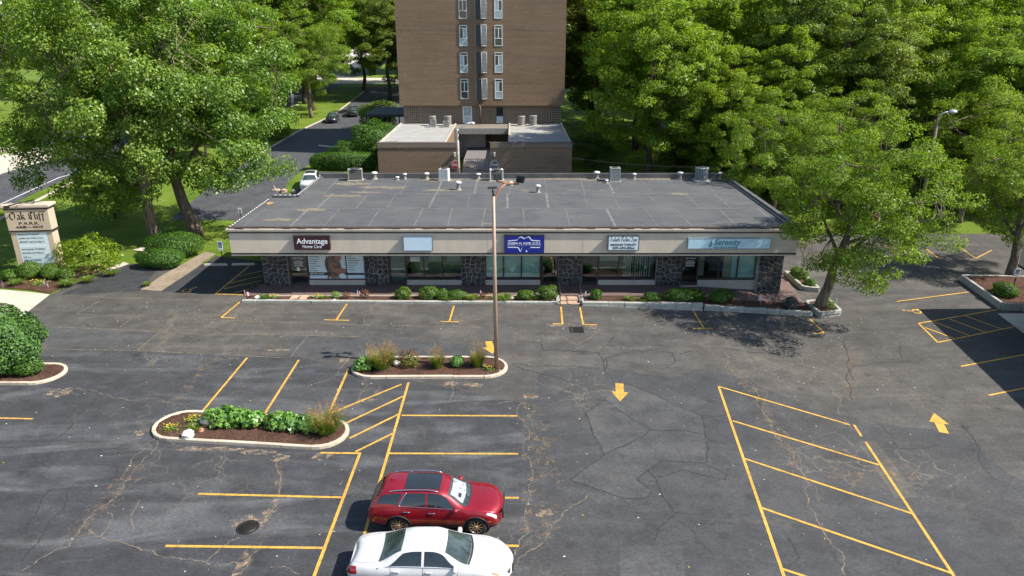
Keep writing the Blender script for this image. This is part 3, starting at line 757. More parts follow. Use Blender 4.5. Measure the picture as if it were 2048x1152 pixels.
# fascia rings: front, sides and back
def ring(mb, y_out, z0, z1, xo=0.0):
    mb.bb(XL - xo, XR + xo, y_out, YF + 0.3, z0, z1)
    mb.bb(XL - xo * 0.4, XL + 0.04, YF + 0.302, 52.88, z0, z1)
    mb.bb(XR - 0.3, XR + xo, YF + 0.302, YB, z0, z1)
    return mb
sp(ring(MB(), YF, ZS + 0.13, 4.39), 'fascia', M_FASCIA)
sp(ring(MB(), YF - 0.13, 4.52, 4.66, 0.13), 'cornice', M_CORN, bevel=0.035)
sp(ring(MB(), YF - 0.07, 4.44, 4.518, 0.07), 'cornice', M_FASCIA)
sp(ring(MB(), YF - 0.05, 4.35, 4.438, 0.05), 'trim_band', M_BAND)
sp(ring(MB(), YF - 0.04, ZS + 0.10, ZS + 0.19, 0.04), 'trim_band', M_BAND)
sp(ring(MB(), YF - 0.01, ZS, ZS + 0.098, 0.01), 'fascia_lip', M_CORN)
for x in (-10.15, -1.55, 4.55, 12.0): sp(MB().bb(x - 0.012, x + 0.012, YF - 0.006, YF + 0.01, ZS + 0.2, 4.35), 'fascia_joint', M_BULK)
sp(MB().bb(XL + 0.3, XR - 0.3, YF + 0.31, YW + 0.4, ZS + 0.01, ZS + 0.05), 'soffit', M_SOFFIT)
wl_ = MB(); wl_.bb(-16.9, -16.7, YW + 0.05, 53.2, -0.1, ZS); wl_.bb(-16.0, -15.8, 53.0, YB, -0.1, ZS + 0.05); wl_.bb(18.0, 18.2, YW + 0.05, YB, -0.7, ZS); wl_.bb(-16.0, 18.2, YB, YB + 0.2, -0.7, ZS - 0.002)
sp(wl_, 'side_wall', M_WALL)
sp(MB().bb(-16.6, 17.9, YW + 3.2, YW + 3.3, -0.1, ZS).bb(-16.6, 17.9, YW + 0.1, YW + 3.2, 0.02, 0.06), 'interior', M_DARKIN)

# lava-stone piers, each stone on its own
def voronoi_cells(w, h, step, rnd):
    seeds = []
    ny = max(1, round(h / step)); nx = max(1, round(w / step))
    for j in range(ny):
        for i in range(nx):
            seeds.append(((i + 0.5 + rnd.uniform(-0.36, 0.36)) * w / nx, (j + 0.5 + rnd.uniform(-0.36, 0.36)) * h / ny))
    out = []
    for a in seeds:
        poly = [(0, 0), (w, 0), (w, h), (0, h)]
        for b in seeds:
            if b is a or math.dist(a, b) > 3 * step: continue
            mx, my = (a[0] + b[0]) / 2, (a[1] + b[1]) / 2; nx_, ny_ = b[0] - a[0], b[1] - a[1]
            q = []
            for p0, p1 in zip(poly, poly[1:] + poly[:1]):
                d0 = (p0[0] - mx) * nx_ + (p0[1] - my) * ny_; d1 = (p1[0] - mx) * nx_ + (p1[1] - my) * ny_
                if d0 <= 0: q.append(p0)
                if d0 * d1 < 0:
                    t = d0 / (d0 - d1); q.append((p0[0] + (p1[0] - p0[0]) * t, p0[1] + (p1[1] - p0[1]) * t))
            poly = q
            if len(poly) < 3: break
        if len(poly) >= 3: out.append((a, poly))
    return out
def stone_pier(x0, x1, yf, z0, z1, step, seed, parent, back=0.5, off=OFF):
    rnd = random.Random(seed)
    pr = MB().bb(x0, x1, yf, yf + back, z0, z1).build('stone_pier', M_MORTAR, parent); pr.location = off
    for c, poly in voronoi_cells(x1 - x0, z1 - z0, step, rnd):
        cx = sum(p[0] for p in poly) / len(poly); cz = sum(p[1] for p in poly) / len(poly)
        vs = []; n = len(poly); dep = rnd.uniform(0.04, 0.10)
        for k, y in ((0.88, 0.0), (0.85, -dep * 0.7), (0.62, -dep)):
            vs += [(x0 + cx + (p[0] - cx) * k, yf + y, z0 + cz + (p[1] - cz) * k) for p in poly]
        fs = [(j * n + i, j * n + (i + 1) % n, (j + 1) * n + (i + 1) % n, (j + 1) * n + i) for j in range(2) for i in range(n)] + [list(range(2 * n, 3 * n))]
        MB().add(vs, fs).build('stone', M_LAVA, pr)
    return pr
PX = lambda px: (px - 1024) * 0.03405
for i, (a, b) in enumerate(((527, 577), (729, 776), (923, 970), (1117, 1163), (1312, 1361))):
    stone_pier(PX(a), PX(b), YW - 0.12, 0.05, ZS, 0.31, 20 + i, shop)
stone_pier(PX(1511), 18.2, YW - 0.6, -0.45, ZS, 0.33, 31, shop, back=1.6)
# rubble at the foot of the leftmost pier
for k in range(7):
    q = random.Random(k); r_ = q.uniform(0.10, 0.2)
    o = MB().lathe((0, 0, 0), [(0.0, -r_ * 0.5), (r_ * 0.9, -r_ * 0.3), (r_, 0.05), (r_ * 0.6, r_ * 0.6), (0.0, r_ * 0.75)], 7, smooth=False).build('lava_rock', M_LAVA)
    o.location = (-17.15 - q.uniform(0, 0.5), 45.9 - k * 0.12, r_ * 0.4); o.rotation_euler.z = k; o.scale = (1.2, 0.9, 0.9)
    tag(o, 'rough dark lava rock heaped at the foot of the leftmost pier', 'rock', 'lava rocks by the leftmost pier')

def window(px, z0=0.52, z1=ZS, split=None):
    """shop window: frame with panes, panel below"""
    xs = [PX(p) for p in px]
    w = MB(); x0, x1 = xs[0], xs[-1]
    w.bb(x0, x1, YW - 0.04, YW + 0.06, z0 - 0.07, z0 + 0.02); w.bb(x0, x1, YW - 0.04, YW + 0.06, z1 - 0.08, z1)
    for x in xs: w.bb(x - 0.035, x + 0.035, YW - 0.041, YW + 0.061, z0 + 0.02, z1 - 0.08)
    wo = sp(w, 'window', M_FRAME)
    panes = []
    for a, b in zip(xs, xs[1:]):
        panes.append(sp(MB().bb(a + 0.035, b - 0.035, YW, YW + 0.02, z0 + 0.02, z1 - 0.08), 'pane', M_GLASS, wo))
    zb = lambda x, y: 0.05 if x < 11 else 0.05 - (x - 11) * 0.065
    sp(MB().prism([(x0, YW - 0.09), (x1, YW - 0.09), (x1, YW + 0.1), (x0, YW + 0.1)], lambda x, y: zb(x, y) - 0.05, z0 - 0.072), 'bulkhead', M_BULK)
    return wo, xs
def door(a, b, z0=0.10, z1=ZS, swing=1):
    x0, x1 = PX(a), PX(b)
    d = MB(); s_ = 0.10
    d.bb(x0, x0 + s_, YW - 0.05, YW + 0.07, z0, z1); d.bb(x1 - s_, x1, YW - 0.05, YW + 0.07, z0, z1)
    d.bb(x0 + s_, x1 - s_, YW - 0.05, YW + 0.07, z1 - 0.12, z1); d.bb(x0 + s_, x1 - s_, YW - 0.048, YW + 0.06, 2.18, 2.28); d.bb(x0 + s_, x1 - s_, YW - 0.048, YW + 0.06, z0, z0 + 0.16)
    do = sp(d, 'door', M_FRAME)
    sp(MB().bb(x0 + s_, x1 - s_, YW, YW + 0.02, z0 + 0.16, 2.18), 'pane', M_GLASS, do)
    sp(MB().bb(x0 + s_, x1 - s_, YW, YW + 0.02, 2.28, z1 - 0.12), 'pane', M_GLASS, do)
    hx = x1 - s_ - 0.06 if swing > 0 else x0 + s_ + 0.06
    sp(MB().tube([(hx, YW - 0.05, 0.95), (hx, YW - 0.10, 1.0), (hx, YW - 0.10, 1.35), (hx, YW - 0.05, 1.4)], 0.016, 6), 'handle', mat('steel', (0.55, 0.55, 0.56), 0.3, metal=0.9), do)
    sp(MB().bb(x0, x1, YW - 0.35, YW - 0.06, z0 - 0.06, z0 - 0.01), 'threshold', M_CONC, do)
    return do, (x0, x1)
w1, wx1 = window((617, 655, 693, 731)); w2, wx2 = window((813, 848, 885, 923)); w3, wx3 = window((971, 1007, 1043, 1081)); w4, wx4 = window((1197, 1237, 1268, 1311)); w5, wx5 = window((1397, 1437, 1475, 1511))
d1, dx1 = door(579, 617); d2, dx2 = door(778, 813); d3, dx3 = door(1083, 1117, swing=-1); d4, dx4 = door(1163, 1197, swing=1); d5, dx5 = door(1362, 1397, swing=-1)
sp(MB().bb(dx2[0] + 0.1, dx2[1] - 0.1, YW + 0.3, YW + 0.32, 0.1, 2.7), 'door_blind', mat('green_blind', (0.16, 0.21, 0.19), 0.8), d2)
# curtains and blinds behind the glass
for a, b in ((971, 1007), (1007, 1043), (1043, 1081)):
    for k in range(26):
        z = 0.6 + k * 0.083
        sp(MB().bb(PX(a) + 0.05, PX(b) - 0.05, YW + 0.10, YW + 0.13, z, z + 0.072), 'blind_slat', M_BLIND, w3)
sp(MB().bb(PX(1437) + 0.9, PX(1475) - 0.03, YW + 0.12, YW + 0.15, 0.56, 2.74), 'blind', M_BLIND, w5); sp(MB().bb(PX(1475) + 0.03, PX(1511) - 0.03, YW + 0.12, YW + 0.15, 0.56, 2.74), 'blind', M_BLIND, w5)
def pleats(x0, x1, y, z0, z1, n, parent, m=M_CURT, amp=0.05):
    pts = [(x0 + (x1 - x0) * k / n, y + (amp if k % 2 else 0)) for k in range(n + 1)]
    vs = [(x, yy, z0) for x, yy in pts] + [(x, yy, z1) for x, yy in pts]
    sp(MB().add(vs, [(k, k + 1, n + 2 + k, n + 1 + k) for k in range(n)]), 'curtain', m, parent)
pleats(PX(1437) + 0.35, PX(1437) + 0.88, YW + 0.16, 0.56, 2.74, 12, w5); pleats(PX(1397) + 0.1, PX(1397) + 0.5, YW + 0.5, 0.56, 2.74, 10, w5)
for k in range(15):
    x = PX(1262) + k * 0.108 + (0.03 if k % 3 else 0)
    o = sp(MB().box((x, YW + 0.17, 1.65), (0.07, 0.008, 2.15), R(35 + 20 * (k % 3))), 'blind_slat', mat('white_vertical_blind', (0.66, 0.68, 0.64), 0.8), w4)
pleats(PX(1238) + 0.3, PX(1262), YW + 0.2, 0.56, 2.74, 8, w4, M_CURT, 0.09)
sp(MB().bb(PX(1197) + 0.06, PX(1237), YW + 0.30, YW + 0.33, 1.7, 2.74), 'blind', M_CURT, w4)
for a, b in ((848, 885), (885, 923)): sp(MB().bb(PX(a) + 0.25, PX(b) - 0.08, YW + 0.9, YW + 0.92, 1.45, 2.4), 'notice_board', mat('board', (0.42, 0.44, 0.40), 0.9), w2)
sp(MB().bb(PX(813) + 0.05, PX(923) - 0.05, YW + 1.6, YW + 1.62, 0.1, 2.7), 'partition', mat('partition', (0.24, 0.24, 0.19), 0.9), w2)
M_PRINT_D = mat('print_dark', (0.03, 0.035, 0.045), 0.7); M_PRINT_L = mat('print_white', (0.72, 0.74, 0.75), 0.7, 0.04)
fl = sp(MB().bb(PX(813) + 0.3, PX(813) + 0.92, YW - 0.012, YW - 0.006, 1.78, 2.08), 'notice', M_PRINT_L, w2)
text_mesh('lettering', 'FOR LEASE', 0.13, M_PRINT_D, shop, (PX(813) + 0.61, YW - 0.016 - 46, 1.99), width=0.55, bold=0.004, depth=0.001)
text_mesh('lettering', '303-2929', 0.11, M_PRINT_D, shop, (PX(813) + 0.61, YW - 0.016 - 46, 1.86), width=0.5, bold=0.003, depth=0.001)
text_mesh('lettering', 'JOSEPH M. POPE, D.D.S.', 0.12, M_PRINT_L, shop, ((wx3[1] + wx3[2]) / 2, YW - 0.006 - 46, 2.32), width=1.0, depth=0.001)
text_mesh('lettering', 'GENERAL DENTISTRY', 0.09, M_PRINT_L, shop, ((wx3[1] + wx3[2]) / 2, YW - 0.006 - 46, 2.18), width=0.85, depth=0.001)
for dx, head in ((dx1, 'Advantage'), (dx5, 'Serenity')):
    c = (dx[0] + dx[1]) / 2
    text_mesh('lettering', head, 0.17, M_PRINT_L, shop, (c, YW - 0.006 - 46, 2.0), width=0.72, depth=0.001, shear=0.2 if head == 'Serenity' else 0)
    for k, (z, w_) in enumerate(((1.78, 0.5), (1.70, 0.66), (1.62, 0.6), (1.50, 0.55), (1.43, 0.62))):
        sp(MB().bb(c - w_ / 2, c + w_ / 2, YW - 0.008, YW - 0.003, z, z + 0.028), 'print_line', M_PRINT_L, d1 if head[0] == 'A' else d5)
sp(MB().bb(dx1[0] + 0.5, dx1[0] + 0.68, YW - 0.008, YW - 0.003, 1.1, 1.33), 'notice', M_PRINT_L, d1)

# the printed film over the first shop window
pf = MB().bb(wx1[0] + 0.02, wx1[3] - 0.02, YW - 0.014, YW - 0.005, 0.54, 2.75).build('window_film', mat('film_blue', (0.56, 0.66, 0.70), 0.6, 0.1, 0.6), w1)
def film(poly, m, lv, name='film_print'):
    MB().add([(x, YW - 0.016 - lv * 0.002, z) for x, z in poly], [list(range(len(poly)))]).build(name, m, pf)
def ell(cx, cz, rx, rz, a0=0, n=18, tilt=0):
    return [(cx + rx * math.cos(t) * math.cos(tilt) - rz * math.sin(t) * math.sin(tilt), cz + rx * math.cos(t) * math.sin(tilt) + rz * math.sin(t) * math.cos(tilt)) for t in [2 * math.pi * k / n for k in range(n)]]
cx = (wx1[1] + wx1[2]) / 2
SK1 = mat('print_skin', (0.30, 0.16, 0.11), 0.7, 0.3, 4); SK2 = mat('print_skin_dark', (0.17, 0.085, 0.06), 0.7, 0.3, 4); HR = mat('print_hair', (0.16, 0.12, 0.10), 0.7, 0.4, 6); TEAL = mat('print_teal', (0.22, 0.40, 0.44), 0.7, 0.2)
film(ell(cx - 0.05, 2.12, 0.42, 0.62), TEAL, 0); film(ell(cx - 0.25, 1.45, 0.55, 0.75, tilt=0.3), HR, 1); film(ell(cx + 0.02, 2.25, 0.34, 0.5), SK2, 2); film(ell(cx + 0.12, 2.22, 0.22, 0.42), SK1, 3)
film(ell(cx - 0.2, 1.42, 0.3, 0.2, tilt=-0.6), SK1, 4); film(ell(cx + 0.2, 1.2, 0.62, 0.17, tilt=-0.55), SK2, 5); film(ell(cx + 0.05, 1.05, 0.6, 0.22, tilt=0.2), SK1, 6); film(ell(cx - 0.3, 0.8, 0.4, 0.24, tilt=-0.2), SK2, 7)
for k in range(4): film(ell(cx - 0.45 + k * 0.17, 0.72 - 0.03 * k, 0.15, 0.05, tilt=-0.5), SK1, 8)
film([(wx1[0] + 0.02, 0.78), (cx - 0.52, 0.78), (cx - 0.40, 1.0), (wx1[0] + 0.02, 1.0)], M_PRINT_D, 9); film([(cx + 0.5, 0.80), (wx1[3] - 0.03, 0.80), (wx1[3] - 0.03, 0.95), (cx + 0.6, 0.95)], M_PRINT_D, 9)
text_mesh('lettering', '309-561-4770', 0.15, M_PRINT_L, shop, (wx1[0] + 0.55, YW - 0.04 - 46, 0.89), width=0.95, bold=0.003, depth=0.001)
text_mesh('lettering', 'Your Own Home', 0.15, M_PRINT_D, shop, (cx + 1.22, YW - 0.04 - 46, 2.28), width=0.98, depth=0.001)
text_mesh('lettering', 'In the Comfort of', 0.12, M_PRINT_D, shop, (cx + 1.15, YW - 0.04 - 46, 2.44), width=0.85, depth=0.001)
for side, x0 in ((0, wx1[0] + 0.12), (1, cx + 0.78)):
    for k in range(9 if side == 0 else 7):
        w_ = rs.uniform(0.35, 0.85); z = 2.42 - k * 0.165 - side * 0.28
        film([(x0, z), (x0 + w_, z), (x0 + w_, z + 0.035), (x0, z + 0.035)], M_PRINT_D, 10)
for x in (wx1[1], wx1[2]): MB().bb(x - 0.03, x + 0.03, YW - 0.045, YW - 0.042, 0.54, 2.75).build('mullion', M_FRAME, w1)

# walkway, bed and retaining wall
def paver_material():
    t = NT('brick_pavers'); p = t.pos()
    b = t.n.new('ShaderNodeTexBrick'); t.l.new(p, b.inputs['Vector']); b.inputs['Scale'].default_value = 4.6
    b.inputs['Color1'].default_value = (0.17, 0.105, 0.095, 1); b.inputs['Color2'].default_value = (0.125, 0.08, 0.075, 1); b.inputs['Mortar'].default_value = (0.09, 0.07, 0.06, 1); b.inputs['Mortar Size'].default_value = 0.02
    k = t.mix(0.6, b.outputs[0], t.ramp(t.noise(p, 2.0, 4, 0.7), [(0.3, 0.7), (0.7, 1.3)]), 'MULTIPLY')
    t.color(k); t.set(Roughness=0.9); return t.m
M_PAV = paver_material()
wz = lambda x, y: 0.10 if x < 11 else 0.10 - (x - 11) * 0.065
wk = MB(); wk.prism([(-17.6, 44.05), (11, 44.05), (11, 46.25), (-17.6, 46.25)], -0.05, wz); wk.prism([(11, 44.05), (19.3, 43.75), (20.1, 50.2), (18.2, 52), (18.2, 46.25), (11, 46.25)], -0.9, wz)
tag(wk.build('walkway', M_PAV), kind='structure')
MB().bb(-16.2, 2.9, 43.98, 44.06, 0.0, 0.13).build('walkway_edging', M_KERB, bpy.data.objects['walkway'])
bed = thing('planting_bed', 'long mulched bed between the shop walkway and the parking lot', 'flower bed', (0, 43.4, 0))
BOFF = (0, -43.4, 0)
mulch_bed('soil', [(-17.3, 43.3), (2.95, 42.95), (2.95, 43.98), (-17.3, 43.98)], 0.06, 0.10, bed, absolute=True, seed=2).location = BOFF
mulch_bed('soil', [(4.55, 42.95), (12, 42.7), (19.0, 42.3), (19.6, 43.7), (11, 44.04), (4.55, 44.04)], lambda x, y: 0.04 if x < 11 else 0.04 - (x - 11) * 0.055, 0.10, bed, absolute=True, seed=3).location = BOFF
def block_wall(path, z0f, z1f, seed, parent, depth=0.26, course=0.2, m=M_BLOCK, off=BOFF):
    """dry-laid stone blocks, course by course"""
    rnd = random.Random(seed)
    P = [Vector(p) for p in path]
    for a, b in zip(P, P[1:]):
        L = (b - a).length; d = (b - a) / L; s_ = 0.0
        rz = math.atan2(d.y, d.x)
        while s_ < L - 0.05:
            l = min(rnd.uniform(0.8, 1.7), L - s_)
            if L - s_ - l < 0.3: l = L - s_
            c = a + d * (s_ + l / 2)
            zb, zt = z0f(c.x, c.y), z1f(c.x, c.y); n = max(1, round((zt - zb) / course)); h = (zt - zb) / n
            for k in range(n):
                dd = depth + rnd.uniform(-0.03, 0.03)
                o = MB().box((0, 0, 0), (l - 0.014, dd, h - 0.008), rz + rnd.uniform(-0.012, 0.012)).build('wall_block', m, parent, bevel=0.02)
                o.location = (c.x + off[0], c.y + off[1] + rnd.uniform(-0.02, 0.02), zb + h * (k + 0.5) + off[2])
            s_ += l
block_wall([(-17.45, 43.18), (2.95, 42.82)], lambda x, y: -0.04, lambda x, y: 0.15, 1, bed, course=0.3)
block_wall([(4.5, 42.80), (12.2, 42.55)], lambda x, y: terr(x, y) - 0.06, lambda x, y: 0.16, 2, bed)
block_wall([(12.3, 42.62), (19.1, 42.18)], lambda x, y: terr(x, y) - 0.06, lambda x, y: 0.08 - (x - 11) * 0.045, 3, bed)
block_wall([(2.98, 42.95), (2.98, 43.95)], lambda x, y: -0.04, lambda x, y: 0.18, 4, bed, course=0.3); block_wall([(4.5, 42.98), (4.5, 43.98)], lambda x, y: -0.12, lambda x, y: 0.16, 5, bed, course=0.3)
for x in (-14.2, -13.6): MB().bb(x - 0.24, x + 0.24, 43.30 - 43.4, 43.97 - 43.4, 0.06, 0.145).build('stepping_slab', mat('tan_slab', (0.46, 0.31, 0.22), 0.9, 0.15), bed, bevel=0.01)
st = thing('entrance_steps', 'two low brick steps between the metal handrails', 'steps', (3.74, 43.4, 0))
for k, (y0, z) in enumerate(((42.85, -0.02), (43.35, 0.06))): MB().bb(-0.74, 0.74, y0 - 43.4, 44.04 - 43.4, -0.2, z).build('step', mat('step_stone', (0.40, 0.27, 0.19), 0.9, 0.2), st)
M_BLKMET = mat('black_metal', (0.03, 0.03, 0.03), 0.45, metal=0.5)
for x, lb in ((3.08, 'left'), (4.40, 'right')):
    h = thing('handrail', 'dark metal handrail on the ' + lb + ' side of the steps', 'handrail', (x, 43.4, 0), group='handrails at the steps')
    MB().tube([(0, -0.75, -0.1), (0, -0.75, 0.72), (0, -0.65, 0.85), (0, 0.55, 0.98), (0, 0.62, 0.92), (0, 0.62, 0.05)], 0.028, 8).build('rail', M_BLKMET, h)
    MB().tube([(0, -0.02, 0.05), (0, -0.02, 0.91)], 0.02, 6).build('post', M_BLKMET, h)
# planters at the right end
def planter(label, poly, zt, seed, loc):
    t = thing('stone_planter', label, 'planter', (*loc, 0)); of = (-loc[0], -loc[1], 0)
    block_wall(poly + poly[:1], lambda x, y: terr(x, y) - 0.05, lambda x, y: zt, seed, t, depth=0.2, m=M_BLOCK, off=of)
    mulch_bed('soil', poly, zt - 0.08, 0.06, t, absolute=True, seed=seed).location = of
planter('angular stone planter around the trunk of the feathery tree', [(19.35, 43.9), (19.5, 41.9), (20.95, 42.35), (21.0, 44.3)], -0.20, 11, (20.2, 43.1))
planter('low stone planter holding a sapling beside the right end of the shops', [(20.25, 50.3), (20.35, 46.9), (21.3, 46.6), (21.35, 48.9)], -0.25, 12, (20.8, 48.2))

# ------------------------------------------------------------------ shop signs on the fascia
def sign(label, p0, p1, depth, face, frame):
    """cabinet between two (x, z) corners"""
    (x0, z1), (x1, z0) = p0, p1
    cx, cz = (x0 + x1) / 2, (z0 + z1) / 2; w, h = x1 - x0, z1 - z0
    t = thing('shop_sign', label, 'sign', (cx, YF - depth, cz), group='signs on the fascia')
    MB().bb(-w / 2, w / 2, 0.012, depth - 0.001, -h / 2, h / 2).build('cabinet', frame, t)
    fr_ = MB(); b = 0.035
    fr_.bb(-w / 2 - 0.01, w / 2 + 0.01, -0.008, 0.03, h / 2 - b, h / 2 + 0.01); fr_.bb(-w / 2 - 0.01, w / 2 + 0.01, -0.008, 0.03, -h / 2 - 0.01, -h / 2 + b)
    fr_.bb(-w / 2 - 0.01, -w / 2 + b, -0.007, 0.029, -h / 2 + b, h / 2 - b); fr_.bb(w / 2 - b, w / 2 + 0.01, -0.007, 0.029, -h / 2 + b, h / 2 - b)
    fr_.build('frame', frame, t)
    MB().bb(-w / 2 + b, w / 2 - b, 0.001, 0.011, -h / 2 + b, h / 2 - b).build('face', face, t)
    return t, w, h
M_LET = mat('white_lettering', (0.78, 0.80, 0.82), 0.5, 0.03); M_NAVY = mat('navy_lettering', (0.02, 0.03, 0.06), 0.5); M_TEAL = mat('teal_lettering', (0.02, 0.16, 0.17), 0.5)
s1, w, h = sign('dark maroon sign with white letters above the leftmost shop', (-13.93, 4.23), (-11.63, 3.30), 0.25, mat('maroon_face', (0.042, 0.012, 0.022), 0.35), M_FRAME)
text_mesh('lettering', 'Advantage', 0.50, M_LET, s1, (0.03, -0.006, 0.10), width=w * 0.86, bold=0.006)
text_mesh('lettering', 'Home Care', 0.30, M_LET, s1, (-0.02, -0.006, -0.25), width=w * 0.54, shear=0.25)
sign('blank pale sign panel on the fascia', (-6.94, 4.19), (-5.06, 3.23), 0.25, mat('pale_blank_face', (0.55, 0.68, 0.78), 0.35, 0.04, 1), mat('blue_grey_frame', (0.10, 0.15, 0.19), 0.5))
s3, w, h = sign('royal blue dentist sign with a white tooth outline', (-0.48, 4.26), (2.05, 3.06), 0.25, mat('royal_blue_face', (0.010, 0.022, 0.24), 0.3), M_BAND)
text_mesh('lettering', 'JOSEPH M. POPE, D.D.S.', 0.22, M_LET, s3, (0, -0.006, 0.06), width=w * 0.84, bold=0.003)
text_mesh('lettering', 'DENTISTRY FOR ADULTS AND CHILDREN', 0.09, mat('pale_blue_lettering', (0.22, 0.36, 0.68), 0.5), s3, (0, -0.006, -0.08), width=w * 0.86)
tooth = [[(-1.05, 0.22), (-0.5, 0.27), (-0.42, 0.29), (-0.36, 0.42), (-0.22, 0.49), (-0.08, 0.42), (0.0, 0.36)], [(-0.05, 0.34), (0.1, 0.42), (0.26, 0.49), (0.38, 0.40), (0.42, 0.29), (0.55, 0.25), (1.0, 0.22)],
         [(-1.05, -0.20), (-0.42, -0.21), (-0.36, -0.26), (-0.24, -0.50)], [(-0.24, -0.50), (-0.13, -0.22)], [(1.0, -0.22), (0.42, -0.21), (0.34, -0.28), (0.18, -0.52)], [(0.18, -0.52), (0.10, -0.40)]]
nib_text('logo', tooth, (0.020, 0.028), M_LET, s3, (0, 0, 0.02), sx=1.0, sy=1.0, depth=0.004)
s4, w, h = sign('small white sign with black script and a phone number', (6.14, 4.23), (8.11, 3.26), 0.25, mat('white_face', (0.66, 0.74, 0.76), 0.35, 0.03), mat('charcoal_frame', (0.05, 0.06, 0.065), 0.5))
script = []
def word(s_, x, y, k, table):
    for ch in s_:
        if ch in table:
            w_, sts = table[ch]
            script.extend([[(x + a * k, y + b * k) for a, b in st] for st in sts]); x += w_ * k
        else: x += 0.35 * k
    return x
SCR = {'S': (0.72, [[(0.62, 0.95), (0.50, 1.12), (0.30, 1.05), (0.26, 0.80), (0.46, 0.58), (0.52, 0.32), (0.34, 0.05), (0.08, 0.06), (0.02, 0.25)]]),
       'R': (0.80, [[(0.22, 1.05), (0.18, 0.5), (0.10, 0.0)], [(0.02, 0.8), (0.20, 1.08), (0.50, 1.08), (0.60, 0.82), (0.42, 0.60), (0.22, 0.56)], [(0.34, 0.56), (0.55, 0.12), (0.78, 0.05)]]),
       'i': (0.30, [[(0.0, 0.3), (0.14, 0.52), (0.12, 0.12), (0.28, 0.06)], [(0.15, 0.72), (0.18, 0.78)]]), 's': (0.38, [[(0.0, 0.1), (0.22, 0.55), (0.30, 0.25), (0.16, 0.02), (0.05, 0.1)], [(0.28, 0.08), (0.38, 0.12)]]),
       't': (0.34, [[(0.16, 0.95), (0.10, 0.15), (0.30, 0.06)], [(0.0, 0.62), (0.32, 0.66)]]), 'e': (0.42, [[(0.04, 0.28), (0.32, 0.38), (0.24, 0.55), (0.08, 0.42), (0.08, 0.12), (0.24, 0.02), (0.42, 0.14)]]),
       'r': (0.36, [[(0.0, 0.1), (0.10, 0.55), (0.14, 0.0)], [(0.12, 0.42), (0.24, 0.55), (0.34, 0.48)]]), 'l': (0.30, [[(0.02, 0.2), (0.24, 0.9), (0.14, 1.08), (0.08, 0.6), (0.12, 0.06), (0.30, 0.1)]]),
       'a': (0.46, [[(0.34, 0.48), (0.16, 0.55), (0.04, 0.28), (0.14, 0.02), (0.34, 0.3)], [(0.36, 0.52), (0.34, 0.08), (0.46, 0.06)]]), 'x': (0.44, [[(0.04, 0.5), (0.20, 0.3), (0.42, 0.04)], [(0.40, 0.52), (0.05, 0.02)]]),
       'p': (0.46, [[(0.12, 0.55), (0.06, -0.45)], [(0.10, 0.4), (0.28, 0.56), (0.38, 0.3), (0.24, 0.04), (0.10, 0.12)]])}
script = []; word('Sisters Relax Spa', 0, 0, 1.0, SCR)
xe = max(p[0] for st_ in script for p in st_)
nib_text('lettering', script, (0.014, 0.015), M_NAVY, s4, (-w * 0.45, 0, 0.12), sx=w * 0.88 / xe, sy=0.30, depth=0.004)
nib_text('flower_mark', [[(-0.05, 0), (0.05, 0)], [(0, -0.05), (0, 0.05)], [(-0.04, -0.04), (0.04, 0.04)], [(0.36 * 2, 0.02), (0.36 * 2 + 0.07, 0.04)], [(0.75, -0.02), (0.76, 0.08)]], (0.014, 0.014), M_NAVY, s4, (-0.32, 0, 0.35), depth=0.004)
text_mesh('lettering', 'MASSAGE THERAPY', 0.20, M_NAVY, s4, (0, -0.006, -0.10), width=w * 0.84, bold=0.003)
text_mesh('lettering', '309-690-8866', 0.22, M_NAVY, s4, (0.02, -0.006, -0.32), width=w * 0.72, bold=0.003)
s5, w, h = sign('long pale blue sign with teal italic lettering above the rightmost shop', (11.24, 4.06), (16.55, 3.36), 0.22, mat('pale_blue_face', (0.44, 0.64, 0.72), 0.35, 0.04), mat('steel_frame', (0.22, 0.27, 0.29), 0.5))
text_mesh('lettering', 'Serenity', 0.56, M_TEAL, s5, (-0.18, -0.006, 0.07), width=1.72, shear=0.32, bold=0.008)
text_mesh('lettering', 'SKIN CARE & WAXING', 0.15, M_TEAL, s5, (-0.22, -0.006, -0.25), width=1.5, bold=0.003)
nib_text('leaf_mark', [[(0.10, 0.30), (0.02, 0.16), (0.06, 0.0), (-0.02, -0.18)], [(0.0, 0.05), (-0.08, -0.08), (-0.05, -0.24)], [(0.08, 0.06), (0.10, -0.06), (0.02, -0.22)]], (0.028, 0.012), M_TEAL, s5, (-1.22, 0, 0.0), depth=0.004)

